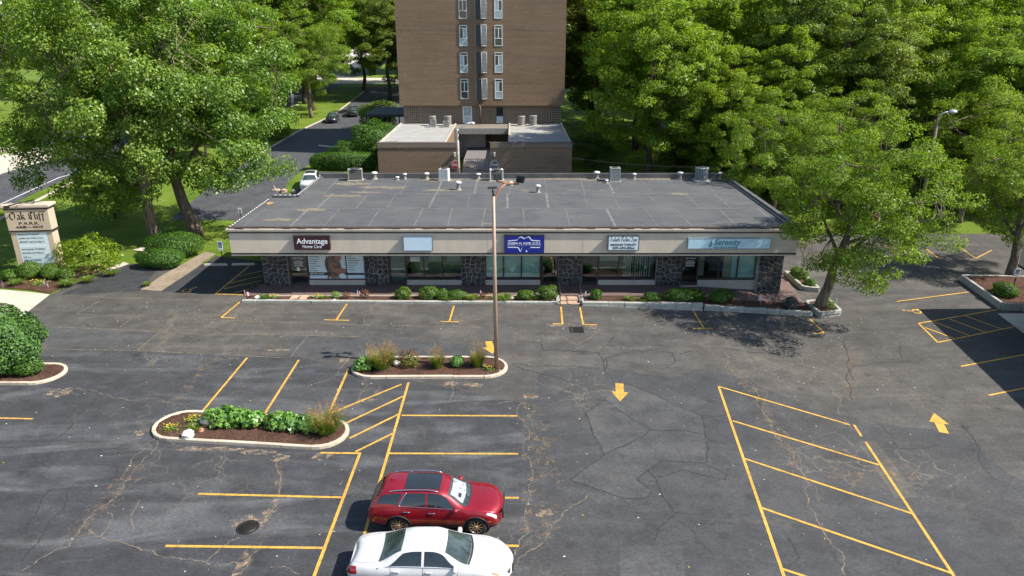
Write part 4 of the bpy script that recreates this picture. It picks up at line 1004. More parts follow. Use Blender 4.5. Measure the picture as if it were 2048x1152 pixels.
# ------------------------------------------------------------------ apartment tower and its garages
def brick_material(name, c1, c2, mortar):
    t = NT(name); p = t.pos()
    mp = t.n.new('ShaderNodeVectorMath'); mp.operation = 'MULTIPLY_ADD'
    sep = t.n.new('ShaderNodeSeparateXYZ'); t.l.new(p, sep.inputs[0]); cmb = t.n.new('ShaderNodeCombineXYZ')
    t.l.new(t.math('ADD', sep.outputs[0], sep.outputs[1]), cmb.inputs[0]); t.l.new(sep.outputs[2], cmb.inputs[1])
    b = t.n.new('ShaderNodeTexBrick'); t.l.new(cmb.outputs[0], b.inputs['Vector']); b.inputs['Scale'].default_value = 1.0
    b.inputs['Brick Width'].default_value = 0.24; b.inputs['Row Height'].default_value = 0.08; b.inputs['Mortar Size'].default_value = 0.006
    b.inputs['Color1'].default_value = (*c1, 1); b.inputs['Color2'].default_value = (*c2, 1); b.inputs['Mortar'].default_value = (*mortar, 1)
    st = t.noise(t.mapping(p, (0.30, 0.30, 6.0)), 1.0, 4, 0.75)
    big = t.noise(p, 0.16, 3)
    k = t.mix(0.85, b.outputs[0], t.ramp(st, [(0.30, 0.80), (0.70, 1.22)]), 'MULTIPLY')
    k = t.mix(t.ramp(t.noise(t.mapping(p, (0.5, 0.5, 9.0)), 1.0, 3, 0.8), [(0.66, 0.0), (0.74, 0.35)]), k, (0.32, 0.25, 0.18))
    k = t.mix(0.5, k, t.ramp(big, [(0.3, 0.8), (0.7, 1.15)]), 'MULTIPLY')
    t.color(k); t.set(Roughness=0.9, Specular_IOR_Level=0.2)
    return t.m
M_BRICK = brick_material('tower_brick', (0.220, 0.148, 0.094), (0.176, 0.118, 0.076), (0.23, 0.175, 0.125))
M_GROUNDF = brick_material('ground_floor_brick', (0.20, 0.15, 0.11), (0.17, 0.13, 0.10), (0.20, 0.17, 0.14))
M_ROOFL = concrete_material('pale_roof', (0.33, 0.325, 0.31), (0.25, 0.23, 0.19), 0.55)
M_WFR = mat('white_frame', (0.72, 0.74, 0.74), 0.5, 0.05)
M_DGLASS = mat('dark_window_glass', (0.025, 0.035, 0.040), 0.06, 0.3, 1.5, spec=0.8)
M_LGLASS = mat('curtained_glass', (0.30, 0.38, 0.42), 0.12, 0.25, 1.2, spec=0.7)
TYF = 88.0; TX0, TX1 = -13.45, 6.25
tower = thing('apartment_tower', 'tall brown brick apartment tower with a central column of narrow windows', 'building', (0, TYF, 1.6))
TO = (0, -TYF, -1.6)
def tp(mb, name, m, parent=None):
    o = mb.build(name, m, parent or tower)
    if parent is None: o.location = TO
    return o
ZB = 7.82
tp(MB().bb(TX0, TX1, TYF, TYF + 17, ZB, 27.5), 'wall', M_BRICK)
tp(MB().bb(TX0 + 0.35, TX1 - 0.35, TYF + 0.5, TYF + 16.6, 1.4, ZB - 0.002), 'ground_floor', M_GROUNDF)
tp(MB().bb(TX0 - 0.15, TX1 + 0.15, TYF - 0.15, TYF + 17.15, 27.502, 27.8), 'roof', M_BAND)
for k in range(1, 6):
    tp(MB().bb(TX0 - 0.004, TX1 + 0.004, TYF - 0.006, TYF + 0.01, ZB + k * 2.97 - 0.42, ZB + k * 2.97 - 0.38), 'floor_joint', M_GROUNDF)
KW = 0.0583
wzs = [8.62 + 2.99 * n for n in range(6)]
for xc, kind in (((927 - 1024) * KW, 0), ((997 - 1024) * KW, 1)):
    for n, z in enumerate(wzs):
        w_, h_ = 0.92, 2.28
        fr = MB(); b = 0.07
        fr.bb(xc - w_ / 2, xc + w_ / 2, TYF - 0.05, TYF + 0.05, z, z + b); fr.bb(xc - w_ / 2, xc + w_ / 2, TYF - 0.05, TYF + 0.05, z + h_ - b, z + h_)
        for dx in (-w_ / 2 + b / 2, w_ / 2 - b / 2): fr.bb(xc + dx - b / 2, xc + dx + b / 2, TYF - 0.051, TYF + 0.05, z + b, z + h_ - b)
        fr.bb(xc - w_ / 2 + b, xc + w_ / 2 - b, TYF - 0.049, TYF + 0.05, z + 0.80, z + 0.87); fr.bb(xc - w_ / 2 + b, xc + w_ / 2 - b, TYF - 0.049, TYF + 0.05, z + h_ - 0.36, z + h_ - 0.30)
        fr.bb(xc - 0.04, xc + 0.04, TYF - 0.048, TYF + 0.05, z + 0.87, z + h_ - 0.36)
        wo = tp(fr, 'window', M_WFR)
        low = [M_DGLASS, M_LGLASS, M_LGLASS, M_DGLASS, M_LGLASS, M_LGLASS][(n + kind) % 6]
        tp(MB().bb(xc - w_ / 2 + b, xc + w_ / 2 - b, TYF - 0.03, TYF - 0.01, z + b, z + 0.80), 'pane', low, wo)
        for s_ in (-1, 1):
            x0 = xc + (0.04 if s_ > 0 else -w_ / 2 + b); x1 = xc + (w_ / 2 - b if s_ > 0 else -0.04)
            tp(MB().bb(x0, x1, TYF - 0.03, TYF - 0.01, z + 0.87, z + h_ - 0.36), 'pane', M_LGLASS if (n + s_ + kind) % 3 == 0 else M_DGLASS, wo)
        tp(MB().bb(xc - w_ / 2 + b, xc + w_ / 2 - b, TYF - 0.03, TYF - 0.01, z + h_ - 0.30, z + h_ - b), 'pane', M_DGLASS, wo)
M_LOUV = mat('louvre_grey', (0.10, 0.115, 0.13), 0.6, 0.2); M_LOUVD = mat('louvre_dark', (0.035, 0.042, 0.05), 0.6)
xf = (962 - 1024) * KW
for n, z in enumerate(wzs):
    # slatted bay that stands out from the wall like a wedge
    z1 = z + 2.3
    bay = tp(MB().add([(xf - 0.62, TYF, z), (xf + 0.05, TYF - 0.55, z), (xf + 0.62, TYF, z), (xf - 0.62, TYF, z1), (xf + 0.05, TYF - 0.55, z1), (xf + 0.62, TYF, z1)],
                      [(2, 1, 0), (3, 4, 5), (0, 1, 4, 3), (1, 2, 5, 4)]), 'vent_bay', M_LOUVD)
    for k in range(15):
        zz = z + 0.05 + k * 0.148
        tp(MB().add([(xf + 0.06, TYF - 0.575, zz), (xf + 0.64, TYF - 0.02, zz), (xf + 0.64, TYF - 0.02, zz + 0.10), (xf + 0.06, TYF - 0.575, zz + 0.10)], [(0, 1, 2, 3)]), 'louvre', M_LOUV, bay)
    e = MB()
    for x, y in ((xf + 0.05, TYF - 0.57), (xf + 0.64, TYF - 0.01), (xf - 0.63, TYF - 0.01)): e.tube([(x, y, z - 0.03), (x, y, z1 + 0.03)], 0.025, 5)
    e.tube([(xf + 0.05, TYF - 0.57, z1), (xf + 0.64, TYF - 0.01, z1)], 0.03, 5); e.tube([(xf + 0.05, TYF - 0.57, z), (xf + 0.64, TYF - 0.01, z)], 0.03, 5)
    tp(e, 'bay_frame', mat('bay_trim', (0.42, 0.44, 0.45), 0.5), bay)
xd = (957 - 1024) * KW
tp(MB().tube([(xd, TYF - 0.12, 11.4), (xd, TYF - 0.12, ZB), (xd + 0.1, TYF - 0.3, ZB - 0.1), (xd + 0.1, TYF - 0.3, 5.7)], 0.11, 8).box((xd, TYF - 0.12, 11.5), (0.35, 0.25, 0.3)), 'downpipe', mat('brown_pipe', (0.07, 0.04, 0.03), 0.6))
GF = TYF + 0.5
for a, b, m1 in ((922, 941, M_LGLASS), (990, 1007, M_DGLASS)):
    x0, x1 = (a - 1024) * KW, (b - 1024) * KW
    fr = MB(); fr.bb(x0, x0 + 0.1, GF - 0.06, GF + 0.02, 5.7, 7.7); fr.bb(x1 - 0.1, x1, GF - 0.06, GF + 0.02, 5.7, 7.7); fr.bb(x0 + 0.1, x1 - 0.1, GF - 0.06, GF + 0.02, 7.6, 7.7); fr.bb(x0 + 0.1, x1 - 0.1, GF - 0.06, GF + 0.02, 6.5, 6.58)
    dr = tp(fr, 'door', M_WFR if a < 950 else M_LOUV)
    tp(MB().bb(x0 + 0.1, x1 - 0.1, GF - 0.04, GF - 0.01, 6.58, 7.6), 'pane', m1, dr); tp(MB().bb(x0 + 0.1, x1 - 0.1, GF - 0.04, GF - 0.01, 5.7, 6.5), 'panel', mat('door_panel', (0.40, 0.48, 0.52), 0.5), dr)
for a, b in ((811, 833), (1102, 1124)):
    x0, x1 = (a - 1024) * KW, (b - 1024) * KW
    if x1 > TX1 - 0.4: x1 = TX1 - 0.4
    lat = tp(MB().bb(x0, x1, GF - 0.03, GF - 0.01, 5.6, 7.75), 'lattice', M_LOUVD)
    n = 5
    for k in range(n + 1): tp(MB().bb(x0 + (x1 - x0) * k / n - 0.03, x0 + (x1 - x0) * k / n + 0.03, GF - 0.07, GF - 0.032, 5.6, 7.75), 'lattice_bar', mat('tan_lattice', (0.34, 0.25, 0.16), 0.8), lat)
    for k in range(8): tp(MB().bb(x0, x1, GF - 0.085, GF - 0.071, 5.65 + k * 0.28, 5.71 + k * 0.28), 'lattice_bar', MATS['tan_lattice'], lat)
for k in range(6):
    x = TX0 + 0.8 + k * 3.3
    tp(MB().bb(x, x + 0.12, GF - 0.05, GF, 1.6, ZB - 0.004), 'pilaster', M_GROUNDF)

def garage(label, x0, x1, rx0, rx1, dark=False):
    g_ = thing('brick_garage', label, 'garage', ((x0 + x1) / 2, 72.4, 1.0)); of = (-(x0 + x1) / 2, -72.4, -1.0)
    def gp(mb, n, m, par=None):
        o = mb.build(n, m, par or g_)
        if par is None: o.location = of
        return o
    gp(MB().bb(x0, x1, 72.4, 72.8, 0.6, 5.72), 'wall', M_BRICK)
    gp(MB().bb(rx0, rx1, 72.81, 87.9, 0.6, 5.5), 'body', M_BRICK)
    rf = gp(MB().bb(rx0, rx1, 72.81, 88.4, 5.502, 5.62), 'roof', M_ROOFL)
    gp(MB().bb(x0 - 0.05, x1 + 0.05, 72.36, 72.84, 5.722, 5.80), 'coping', mat('wall_coping', (0.12, 0.10, 0.085), 0.8))
    gp(MB().bb(x0, x1, 72.33, 72.39, 5.28, 5.715), 'coping_band', M_GROUNDF)
    ed = MB(); ed.bb(rx0 - 0.03, rx0 + 0.15, 72.85, 88.4, 5.622, 5.74); ed.bb(rx1 - 0.15, rx1 + 0.03, 72.85, 88.4, 5.622, 5.74); ed.bb(rx0 + 0.15, rx1 - 0.15, 72.85, 73.0, 5.622, 5.70)
    gp(ed, 'roof_edge', M_CONC, rf)
    for k in range(9):
        c = (random.Random(k).uniform(rx0 + 0.4, rx1 - 0.5), 73.2 + random.Random(k + 5).uniform(0, 1.2))
        q = random.Random(k); pts = [(c[0] + q.uniform(0.3, 0.9) * math.cos(a), c[1] + q.uniform(0.1, 0.3) * math.sin(a)) for a in [2 * math.pi * i / 10 for i in range(10)]]
        gp(MB().add([(x, y, 5.626 + k * 0.0006) for x, y in pts], [list(range(10))]), 'moss_patch', mat('roof_moss', (0.10, 0.095, 0.055), 0.95, 0.5), rf)
    return g_, gp
gL, gpL = garage('sunlit brown brick garage block left of the ramp', -13.55, -5.30, -13.5, -6.75)
gR, gpR = garage('shaded brown brick garage block right of the ramp', -2.20, 6.05, -0.35, 6.0)
for gp, x, side in ((gpL, -5.75, 0), (gpR, -1.75, 1)):
    gp(MB().box((x, 72.28, 4.62), (0.16, 0.14, 0.34)).box((x, 72.23, 4.78), (0.20, 0.24, 0.06)), 'wall_light', M_WHITE)
M_STOPRED = mat('stop_red', (0.32, 0.012, 0.016), 0.5)
for x, lb, m in ((-5.72, 'bright red stop sign on the sunlit garage wall', M_STOPRED), (-1.78, 'stop sign on the shaded garage wall, its plate painted dark as shade', mat('stop_shaded', (0.09, 0.07, 0.075), 0.6))):  # second plate is red too; its shade is put into the dark colour
    t = thing('stop_sign', lb, 'stop sign', (x, 72.36, 3.55), group='stop signs by the garage ramp')
    octo = lambda r: [(r * math.cos(R(22.5 + 45 * k)), r * math.sin(R(22.5 + 45 * k))) for k in range(8)]
    for nm, r_, y0, y1, mm in (('rim', 0.46, -0.02, 0.0, M_WHITE), ('plate', 0.42, -0.03, -0.021, m)):
        pts = octo(r_); vs = [(a, y1, b) for a, b in pts] + [(a, y0, b) for a, b in pts]
        MB().add(vs, [list(range(8, 16)), list(reversed(range(8)))] + [(k, 8 + k, 8 + (k + 1) % 8, (k + 1) % 8) for k in range(8)]).build(nm, mm, t)
    text_mesh('lettering', 'STOP', 0.34, M_WHITE, t, (0, -0.034, 0), width=0.66, bold=0.006)
# ramp between the garages
rmp = thing('garage_ramp', 'ribbed concrete ramp in the gap between the two garages', 'ramp', (-3.75, 74, 1.3)); ro = (3.75, -74, -1.3)
o = MB().add([(-5.3, 71.9, 1.05), (-2.2, 71.9, 1.05), (-2.2, 78.5, 3.0), (-5.3, 78.5, 3.0), (-2.2, 87.9, 3.0), (-5.3, 87.9, 3.0)], [(0, 1, 2, 3), (3, 2, 4, 5)]).build('slab', mat('ramp_concrete', (0.16, 0.15, 0.14), 0.9, 0.2), rmp); o.location = ro
for k in range(15):
    x = -5.2 + k * 0.205
    o = MB().add([(x, 71.95, 1.085), (x + 0.1, 71.95, 1.085), (x + 0.1, 78.4, 2.99), (x, 78.4, 2.99), (x, 71.95, 1.06), (x + 0.1, 71.95, 1.06), (x + 0.1, 78.4, 2.96), (x, 78.4, 2.96)], [(0, 1, 2, 3), (4, 5, 1, 0), (1, 5, 6, 2), (0, 3, 7, 4)]).build('rib', mat('ramp_rib', (0.24, 0.22, 0.20), 0.9, 0.2), rmp); o.location = ro
pass_ = MB(); pass_.bb(-6.75, -0.35, 84.4, 84.7, 4.95, 5.62); pass_.bb(-6.74, -6.4, 84.4, 84.7, 1.5, 4.948)
o = pass_.build('lintel', mat('grey_lintel', (0.24, 0.23, 0.21), 0.9, 0.15), rmp); o.location = ro
o = MB().bb(-6.7, -3.2, 87.2, 87.3, 1.5, 5.2).build('back_wall', mat('pale_inner_wall', (0.40, 0.39, 0.37), 0.9), rmp); o.location = ro
o = MB().bb(-6.75, -0.35, 84.72, 88.4, 5.3, 5.6).build('ceiling', M_GROUNDF, rmp); o.location = ro

# condensers
M_ACG = mat('condenser_grey', (0.30, 0.29, 0.27), 0.6, 0.12); M_ACW = mat('condenser_white', (0.58, 0.58, 0.55), 0.55, 0.1); M_ACGR = mat('condenser_slate', (0.24, 0.27, 0.28), 0.6, 0.12); M_GRILLE = mat('condenser_grille', (0.05, 0.05, 0.052), 0.7)
def condenser(label, loc, w, d, h, m, style='slats', rz=0.0, group=None):
    t = thing('condenser_unit', label, 'air conditioner', loc, rz, group)
    MB().bb(-w / 2 - 0.08, w / 2 + 0.08, -d / 2 - 0.08, d / 2 + 0.08, 0.0, 0.06).build('base', M_CONC, t)
    if style == 'round':
        MB().lathe((0, 0, 0), [(w * 0.44, 0.06), (w * 0.44, h - 0.06)], 20).build('coil', M_GRILLE, t)
        for k in range(24):
            a = 2 * math.pi * k / 24
            MB().box((w * 0.465 * math.cos(a), w * 0.465 * math.sin(a), h / 2), (0.03, 0.07, h - 0.14), a).build('fin', m, t)
        MB().lathe((0, 0, 0), [(w / 2, 0.06), (w / 2, 0.12), (w * 0.45, 0.125)], 20).build('lower_rim', m, t)
        MB().lathe((0, 0, 0), [(w * 0.45, h - 0.10), (w / 2, h - 0.10), (w / 2, h), (w * 0.40, h + 0.03)], 20).build('top_rim', m, t)
    else:
        MB().bb(-w / 2 + 0.02, w / 2 - 0.02, -d / 2 + 0.02, d / 2 - 0.02, 0.06, h - 0.04).build('coil', M_GRILLE, t)
        for sx in (-1, 1):
            for sy in (-1, 1): MB().box((sx * (w / 2 - 0.03), sy * (d / 2 - 0.03), h / 2 + 0.02), (0.07, 0.07, h - 0.09)).build('corner_post', m, t)
        if style == 'slats':
            n = max(6, int(h / 0.09))
            for k in range(n):
                z = 0.10 + (h - 0.18) * k / n
                s_ = MB(); s_.bb(-w / 2 + 0.06, w / 2 - 0.06, -d / 2 + 0.001, -d / 2 + 0.018, z, z + 0.045); s_.bb(-w / 2 + 0.001, -w / 2 + 0.018, -d / 2 + 0.06, d / 2 - 0.06, z, z + 0.045); s_.bb(w / 2 - 0.018, w / 2 - 0.001, -d / 2 + 0.06, d / 2 - 0.06, z, z + 0.045); s_.build('louvre', m, t)
        else:
            MB().bb(-w / 2 + (0.065 if style == 'front' else 0.0), w / 2, -d / 2 + 0.066 if style == 'front' else -d / 2, d / 2, 0.07, h - 0.05).build('side_panel', m, t) if style == 'plain' else MB().bb(w / 2 - 0.012, w / 2, -d / 2 + 0.065, d / 2 - 0.065, 0.07, h - 0.05).build('side_panel', m, t)
            if style == 'front':
                for k in range(7): MB().bb(-w / 2 + 0.06, w / 2 - 0.06, -d / 2 + 0.002, -d / 2 + 0.016, 0.14 + k * (h - 0.25) / 7, 0.155 + k * (h - 0.25) / 7).build('grille_bar', m, t)
    if style != 'round':
        MB().bb(-w / 2, w / 2, -d / 2, d / 2, h - 0.04, h).build('top', m, t)
    MB().lathe((0, 0, 0), [(w * 0.36, h + 0.005), (w * 0.36, h + 0.03), (w * 0.30, h + 0.035), (0.0, h + 0.03)], 18).build('fan_guard', M_GRILLE, t)
    return t
for (px, py), w_, h_, lb in (((862, 249), 0.85, 1.15, 'tall grey condenser, leftmost on the left garage roof'), ((866, 252), 0.62, 0.85, 'small grey condenser in front of the leftmost tall one'), ((893, 248), 0.9, 1.15, 'tall grey condenser near the right edge of the left garage roof'), ((892, 252), 0.66, 0.7, 'small grey condenser in front of the right one on the left garage'),
                           ((1043, 250), 0.9, 1.15, 'grey condenser on the right garage roof, left one of the pair'), ((1067, 249), 0.9, 1.2, 'grey condenser on the right garage roof, right one of the pair')):
    u = (px - 1024) * KW
    yy = 86.6 if py <= 250 else 85.4
    condenser(lb, (u, yy, 5.625), w_, w_, h_, M_ACG, 'round' if w_ > 0.8 else 'slats', group='condensers on the garage roofs')
# dark flat canopy by the drive
cn = thing('canopy', 'dark flat entrance canopy on posts left of the tower', 'canopy', (-17, 98, 2))
MB().bb(-2.2, 3.4, -3, 6, 3.7, 4.0).build('roof', mat('canopy_dark', (0.03, 0.032, 0.035), 0.6), cn)
for x, y in ((-2.0, -2.7), (1.0, -2.7), (-2.0, 5.6), (1.0, 5.6)): MB().tube([(x, y, -0.2), (x, y, 3.7)], 0.09, 8).build('post', M_BLKMET, cn)

# ------------------------------------------------------------------ vegetation
def bark_material(name, c1, c2):
    t = NT(name); o = t.obj()
    n = t.noise(t.mapping(o, (7, 7, 0.9)), 1.0, 4, 0.7, 0.4)
    t.color(t.ramp(n, [(0.32, c1), (0.68, c2)])); t.set(Roughness=0.95, Specular_IOR_Level=0.1); t.bump(n, 1.0, 0.08)
    return t.m
M_BARK = bark_material('bark_grey', (0.060, 0.045, 0.034), (0.27, 0.21, 0.155))
M_BARKD = bark_material('bark_dark', (0.035, 0.027, 0.021), (0.13, 0.10, 0.075))
L_COT = leaf_mat('leaf_cottonwood', (0.085, 0.170, 0.020), (0.250, 0.360, 0.056), 0.44, 0.025)
L_LOC = leaf_mat('leaf_locust', (0.095, 0.178, 0.018), (0.265, 0.345, 0.040), 0.46, 0.015)
L_MAP = leaf_mat('leaf_maple', (0.105, 0.190, 0.016), (0.300, 0.400, 0.038), 0.48, 0.015)
L_DARK = leaf_mat('leaf_dark', (0.078, 0.140, 0.018), (0.240, 0.310, 0.045), 0.44, 0.02)
L_YEW = leaf_mat('leaf_yew', (0.040, 0.110, 0.014), (0.115, 0.220, 0.030), 0.30, 0.02)
L_BOX = leaf_mat('leaf_boxwood', (0.055, 0.125, 0.012), (0.150, 0.250, 0.030), 0.3, 0.03)
L_GRN = leaf_mat('leaf_bright', (0.105, 0.250, 0.032), (0.260, 0.450, 0.080), 0.35, 0.06)
L_BLUE = leaf_mat('leaf_holly', (0.045, 0.115, 0.024), (0.130, 0.245, 0.055), 0.30, 0.02)
L_GRASS = leaf_mat('blade_green', (0.085, 0.150, 0.018), (0.210, 0.270, 0.045), 0.35, 0.04)
L_PLUME = leaf_mat('blade_plume', (0.300, 0.165, 0.050), (0.470, 0.290, 0.110), 0.4, 0.03)
L_RUST = leaf_mat('leaf_rust', (0.110, 0.045, 0.025), (0.260, 0.130, 0.060), 0.3, 0.04)
L_YEL = leaf_mat('petal_yellow', (0.55, 0.36, 0.02), (0.75, 0.58, 0.06), 0.3, 0.02)
L_WHI = leaf_mat('petal_white', (0.55, 0.55, 0.48), (0.75, 0.74, 0.68), 0.3, 0.02)
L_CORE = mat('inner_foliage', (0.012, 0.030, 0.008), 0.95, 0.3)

def leaf_object(name, c, nrm, size, m, parent, aspect=0.62, seed=0, fold=0.22):
    """one mesh of many small folded leaf faces"""
    rnd = np.random.RandomState(seed); N = len(c)
    n = nrm / (np.linalg.norm(nrm, axis=1, keepdims=True) + 1e-9)
    a = rnd.normal(size=(N, 3)); a -= n * (a * n).sum(1, keepdims=True); a /= np.linalg.norm(a, axis=1, keepdims=True) + 1e-9
    b = np.cross(n, a)
    s = (size if np.ndim(size) else np.full(N, size))[:, None]
    v = np.empty((N, 4, 3), np.float32)
    v[:, 0] = c - a * s * 0.5; v[:, 2] = c + a * s * 0.5
    v[:, 1] = c + b * s * 0.5 * aspect + n * s * fold; v[:, 3] = c - b * s * 0.5 * aspect + n * s * fold
    return quads_object(name, v, m, parent)
def quads_object(name, v, m, parent):
    N = len(v)
    me = bpy.data.meshes.new(name)
    me.vertices.add(4 * N); me.vertices.foreach_set('co', v.reshape(-1).astype(np.float32))
    me.loops.add(4 * N); me.loops.foreach_set('vertex_index', np.arange(4 * N, dtype=np.int32))
    me.polygons.add(N); me.polygons.foreach_set('loop_start', np.arange(0, 4 * N, 4, dtype=np.int32))
    me.update(calc_edges=True); me.validate()
    me.materials.append(m)
    return link(name, me, parent)

def dirs(rnd, n, zmin=-1.0):
    z = rnd.uniform(zmin, 1, n); t = rnd.uniform(0, 2 * np.pi, n); r = np.sqrt(1 - z * z)
    return np.stack([r * np.cos(t), r * np.sin(t), z], 1)

def make_tree(name, label, group, cc, cr, r0, nclump, per, leaf, clump, lm, bm_, seed, lean=(0, 0), flat=0.62, hang=0.0, nlimb=9, fork=0.42, cat='tree', thin=0.35):
    """trunk with limbs and a crown of leaf clumps; cc/cr: crown centre and radii"""
    rnd = np.random.RandomState(seed)
    t = thing(name, label, cat, group=group)
    cc = np.array(cc, float); cr = np.array(cr, float)
    top = cc + np.array([lean[0] * 0.3, lean[1] * 0.3, cr[2] * 0.55])
    zf = max(1.5, (cc[2] - cr[2]) + cr[2] * 2 * 0.08)
    path = [np.array([0, 0, -0.3])]; rad = [r0 * 1.35]
    for k, f in enumerate((0.04, 0.15, 0.3, 0.45, 0.6, 0.75, 0.9, 1.0)):
        p = top * np.array([f ** 1.7, f ** 1.7, f]); w = math.sin(f * math.pi)
        p = p + np.array([rnd.normal() * 0.12 + lean[0] * w * 0.4, rnd.normal() * 0.12 + lean[1] * w * 0.4, 0]) * (1 if f > 0.1 else 0.2)
        path.append(p); rad.append(r0 * (1.08 if f < 0.1 else max(0.12, 1.0 - 0.88 * f)))
    tm = MB(); tm.tube(path, rad, 10)
    limb_pts = []; limb_r = []
    P = np.array(path)
    def on_trunk(f):
        x = f * (len(P) - 1); i = min(int(x), len(P) - 2); return P[i] + (P[i + 1] - P[i]) * (x - i), rad[i] + (rad[i + 1] - rad[i]) * (x - i)
    for k in range(nlimb):
        f = fork + (0.94 - fork) * (k + rnd.rand() * 0.6) / nlimb
        s, rs_ = on_trunk(f)
        az = k * 2.4 + rnd.rand() * 0.7
        e = cc + cr * np.array([math.cos(az) * 0.78, math.sin(az) * 0.78, rnd.uniform(-0.25, 0.55)])
        m1 = s + (e - s) * 0.35 + np.array([0, 0, 0.5 * rnd.rand()]); m2 = s + (e - s) * 0.7 + rnd.normal(size=3) * 0.25 + np.array([0, 0, 0.6])
        pts = [s, m1, m2, e]; rr = [min(rs_ * 0.62, r0 * 0.5), r0 * 0.26, r0 * 0.15, r0 * 0.05]
        tm.tube(pts, rr, 6, caps=False)
        for q in np.linspace(0.2, 1, 8):
            x = q * 3; i = min(int(x), 2); limb_pts.append(pts[i] + (pts[i + 1] - pts[i]) * (x - i))
    limb_pts = np.array(limb_pts + [on_trunk(q)[0] for q in (0.6, 0.7, 0.8, 0.9, 1.0)])
    cen = []
    tries = 0
    while len(cen) < nclump and tries < nclump * 40:
        tries += 1
        d = dirs(rnd, 1)[0]; q = rnd.rand() ** 0.42
        if d[2] < -0.55 and rnd.rand() < thin: continue
        p = cc + cr * d * q * rnd.uniform(0.86, 1.05)
        if all(np.linalg.norm((p - c) * (1, 1, 1.3)) > clump * 0.62 for c in cen): cen.append(p)
    LC, LN, LS = [], [], []
    for p in cen:
        j = np.argmin(np.linalg.norm(limb_pts - p, axis=1)); s = limb_pts[j]
        mid = (s + p) / 2 + np.array([0, 0, 0.15]) + rnd.normal(size=3) * 0.12
        tm.tube([s, mid, p], [r0 * 0.055 + 0.012, r0 * 0.035 + 0.008, 0.008], 4, caps=False)
        c_ = clump * rnd.uniform(0.65, 1.25); n = int(per * (c_ / clump) ** 2 * rnd.uniform(0.75, 1.2))
        d = dirs(rnd, n, -0.75); q = 0.35 + 0.65 * np.sqrt(rnd.rand(n))
        off = d * q[:, None] * c_ * np.array([1, 1, flat])
        # ragged outline: leaf sprays reach further along a few directions
        sp_ = dirs(rnd, 6, -0.2); al = np.clip((d @ sp_.T).max(1), 0, 1) ** 6
        off *= (0.82 + 0.42 * al)[:, None]
        if hang: off[:, 2] -= hang * rnd.rand(n) ** 2 * c_
        out = (p - cc) / cr; out /= np.linalg.norm(out) + 1e-6
        LC.append(p + off); LN.append(d * 0.7 + out * 0.35 + np.array([0, 0, 0.55]) + rnd.normal(size=(n, 3)) * 0.55); LS.append(leaf * rnd.uniform(0.45, 1.5, n))
    tm.build('trunk', bm_, t)
    leaf_object('crown', np.concatenate(LC), np.concatenate(LN), np.concatenate(LS), lm, t, seed=seed)
    return t
def place(proto, x, y, rz=0.0, s=1.0, label=None, first=False, sz=None, dz=0.0):
    o = proto if first else copy_tree(proto)
    o.location = (x, y, terr(x, y) + dz); o.rotation_euler = (0, 0, rz); o.scale = (s, s, sz or s)
    if label: o['label'] = label
    return o

GL, GR_, GB = 'trees on the lawn at the left', 'wood behind the shops', 'far tree line'
tA = make_tree('cottonwood_tree', 'huge broad-leaved tree with thick upright pale trunk on the lawn', GL, (-1.3, 0.0, 12.6), (9.4, 7.6, 10.4), 0.47, 225, 480, 0.20, 1.2, L_COT, M_BARK, 1, hang=0.5, fork=0.30)
place(tA, -29.0, 56.0, first=True)
tB = make_tree('cottonwood_tree', 'huge broad-leaved tree with leaning dark trunk beside the rear drive', GL, (2.0, -0.6, 12.6), (8.4, 7.4, 10.2), 0.52, 200, 480, 0.20, 1.2, L_COT, M_BARK, 2, lean=(-3.2, 0.3), hang=0.55, fork=0.30)
place(tB, -27.0, 59.0, first=True)
place(tA, -41.5, 44.5, 2.0, 0.84, 'broad-leaved tree reaching in over the street sign from the left edge')
tL = make_tree('honeylocust_tree', 'feathery yellow-green tree in the planter at the right end of the shops', 'trees around the lot', (1.2, -2.0, 7.2), (5.0, 5.6, 5.0), 0.34, 150, 340, 0.13, 0.9, L_LOC, M_BARK, 3, flat=0.55, lean=(0.5, -0.3), fork=0.36, nlimb=10)
place(tL, 19.9, 43.0, first=True, dz=0.3)
place(tL, 36.6, 49.6, 2.2, 0.92, 'feathery tree beside the neighbouring building at the right edge', dz=0.1)
tE = make_tree('honeylocust_tree', 'feathery tree just behind the rear right corner of the shops', 'trees around the lot', (0, 0, 7.2), (5.2, 5.0, 5.0), 0.24, 140, 380, 0.135, 0.9, L_LOC, M_BARK, 4, flat=0.55)
place(tE, 22.6, 60.5, 0.4, 1.0, first=True)
place(tE, 41.5, 64.5, 2.4, 1.05, 'feathery tree at the back of the right rear parking bays')
place(tE, 30.6, 66.0, 4.1, 1.0, 'feathery tree behind the middle of the right rear parking bays')
tM = make_tree('maple_tree', 'bright yellow-green tree overhanging the right garage', GR_, (0, 0, 11.2), (6.8, 6.4, 9.4), 0.34, 270, 360, 0.20, 1.08, L_MAP, M_BARKD, 5)
tD = make_tree('oak_tree', 'dark glossy-leaved tree in the wood behind the shops', GR_, (0, 0, 11.8), (6.9, 6.6, 9.9), 0.36, 270, 330, 0.21, 1.1, L_DARK, M_BARKD, 6)
tU = make_tree('understorey_tree', 'low dark leafy tree at the foot of the wood', 'undergrowth of the wood', (0, 0, 4.2), (4.2, 3.8, 4.1), 0.13, 110, 260, 0.19, 0.9, L_DARK, M_BARKD, 7)
place(tM, 13.9, 73.6, first=True, s=1.0)
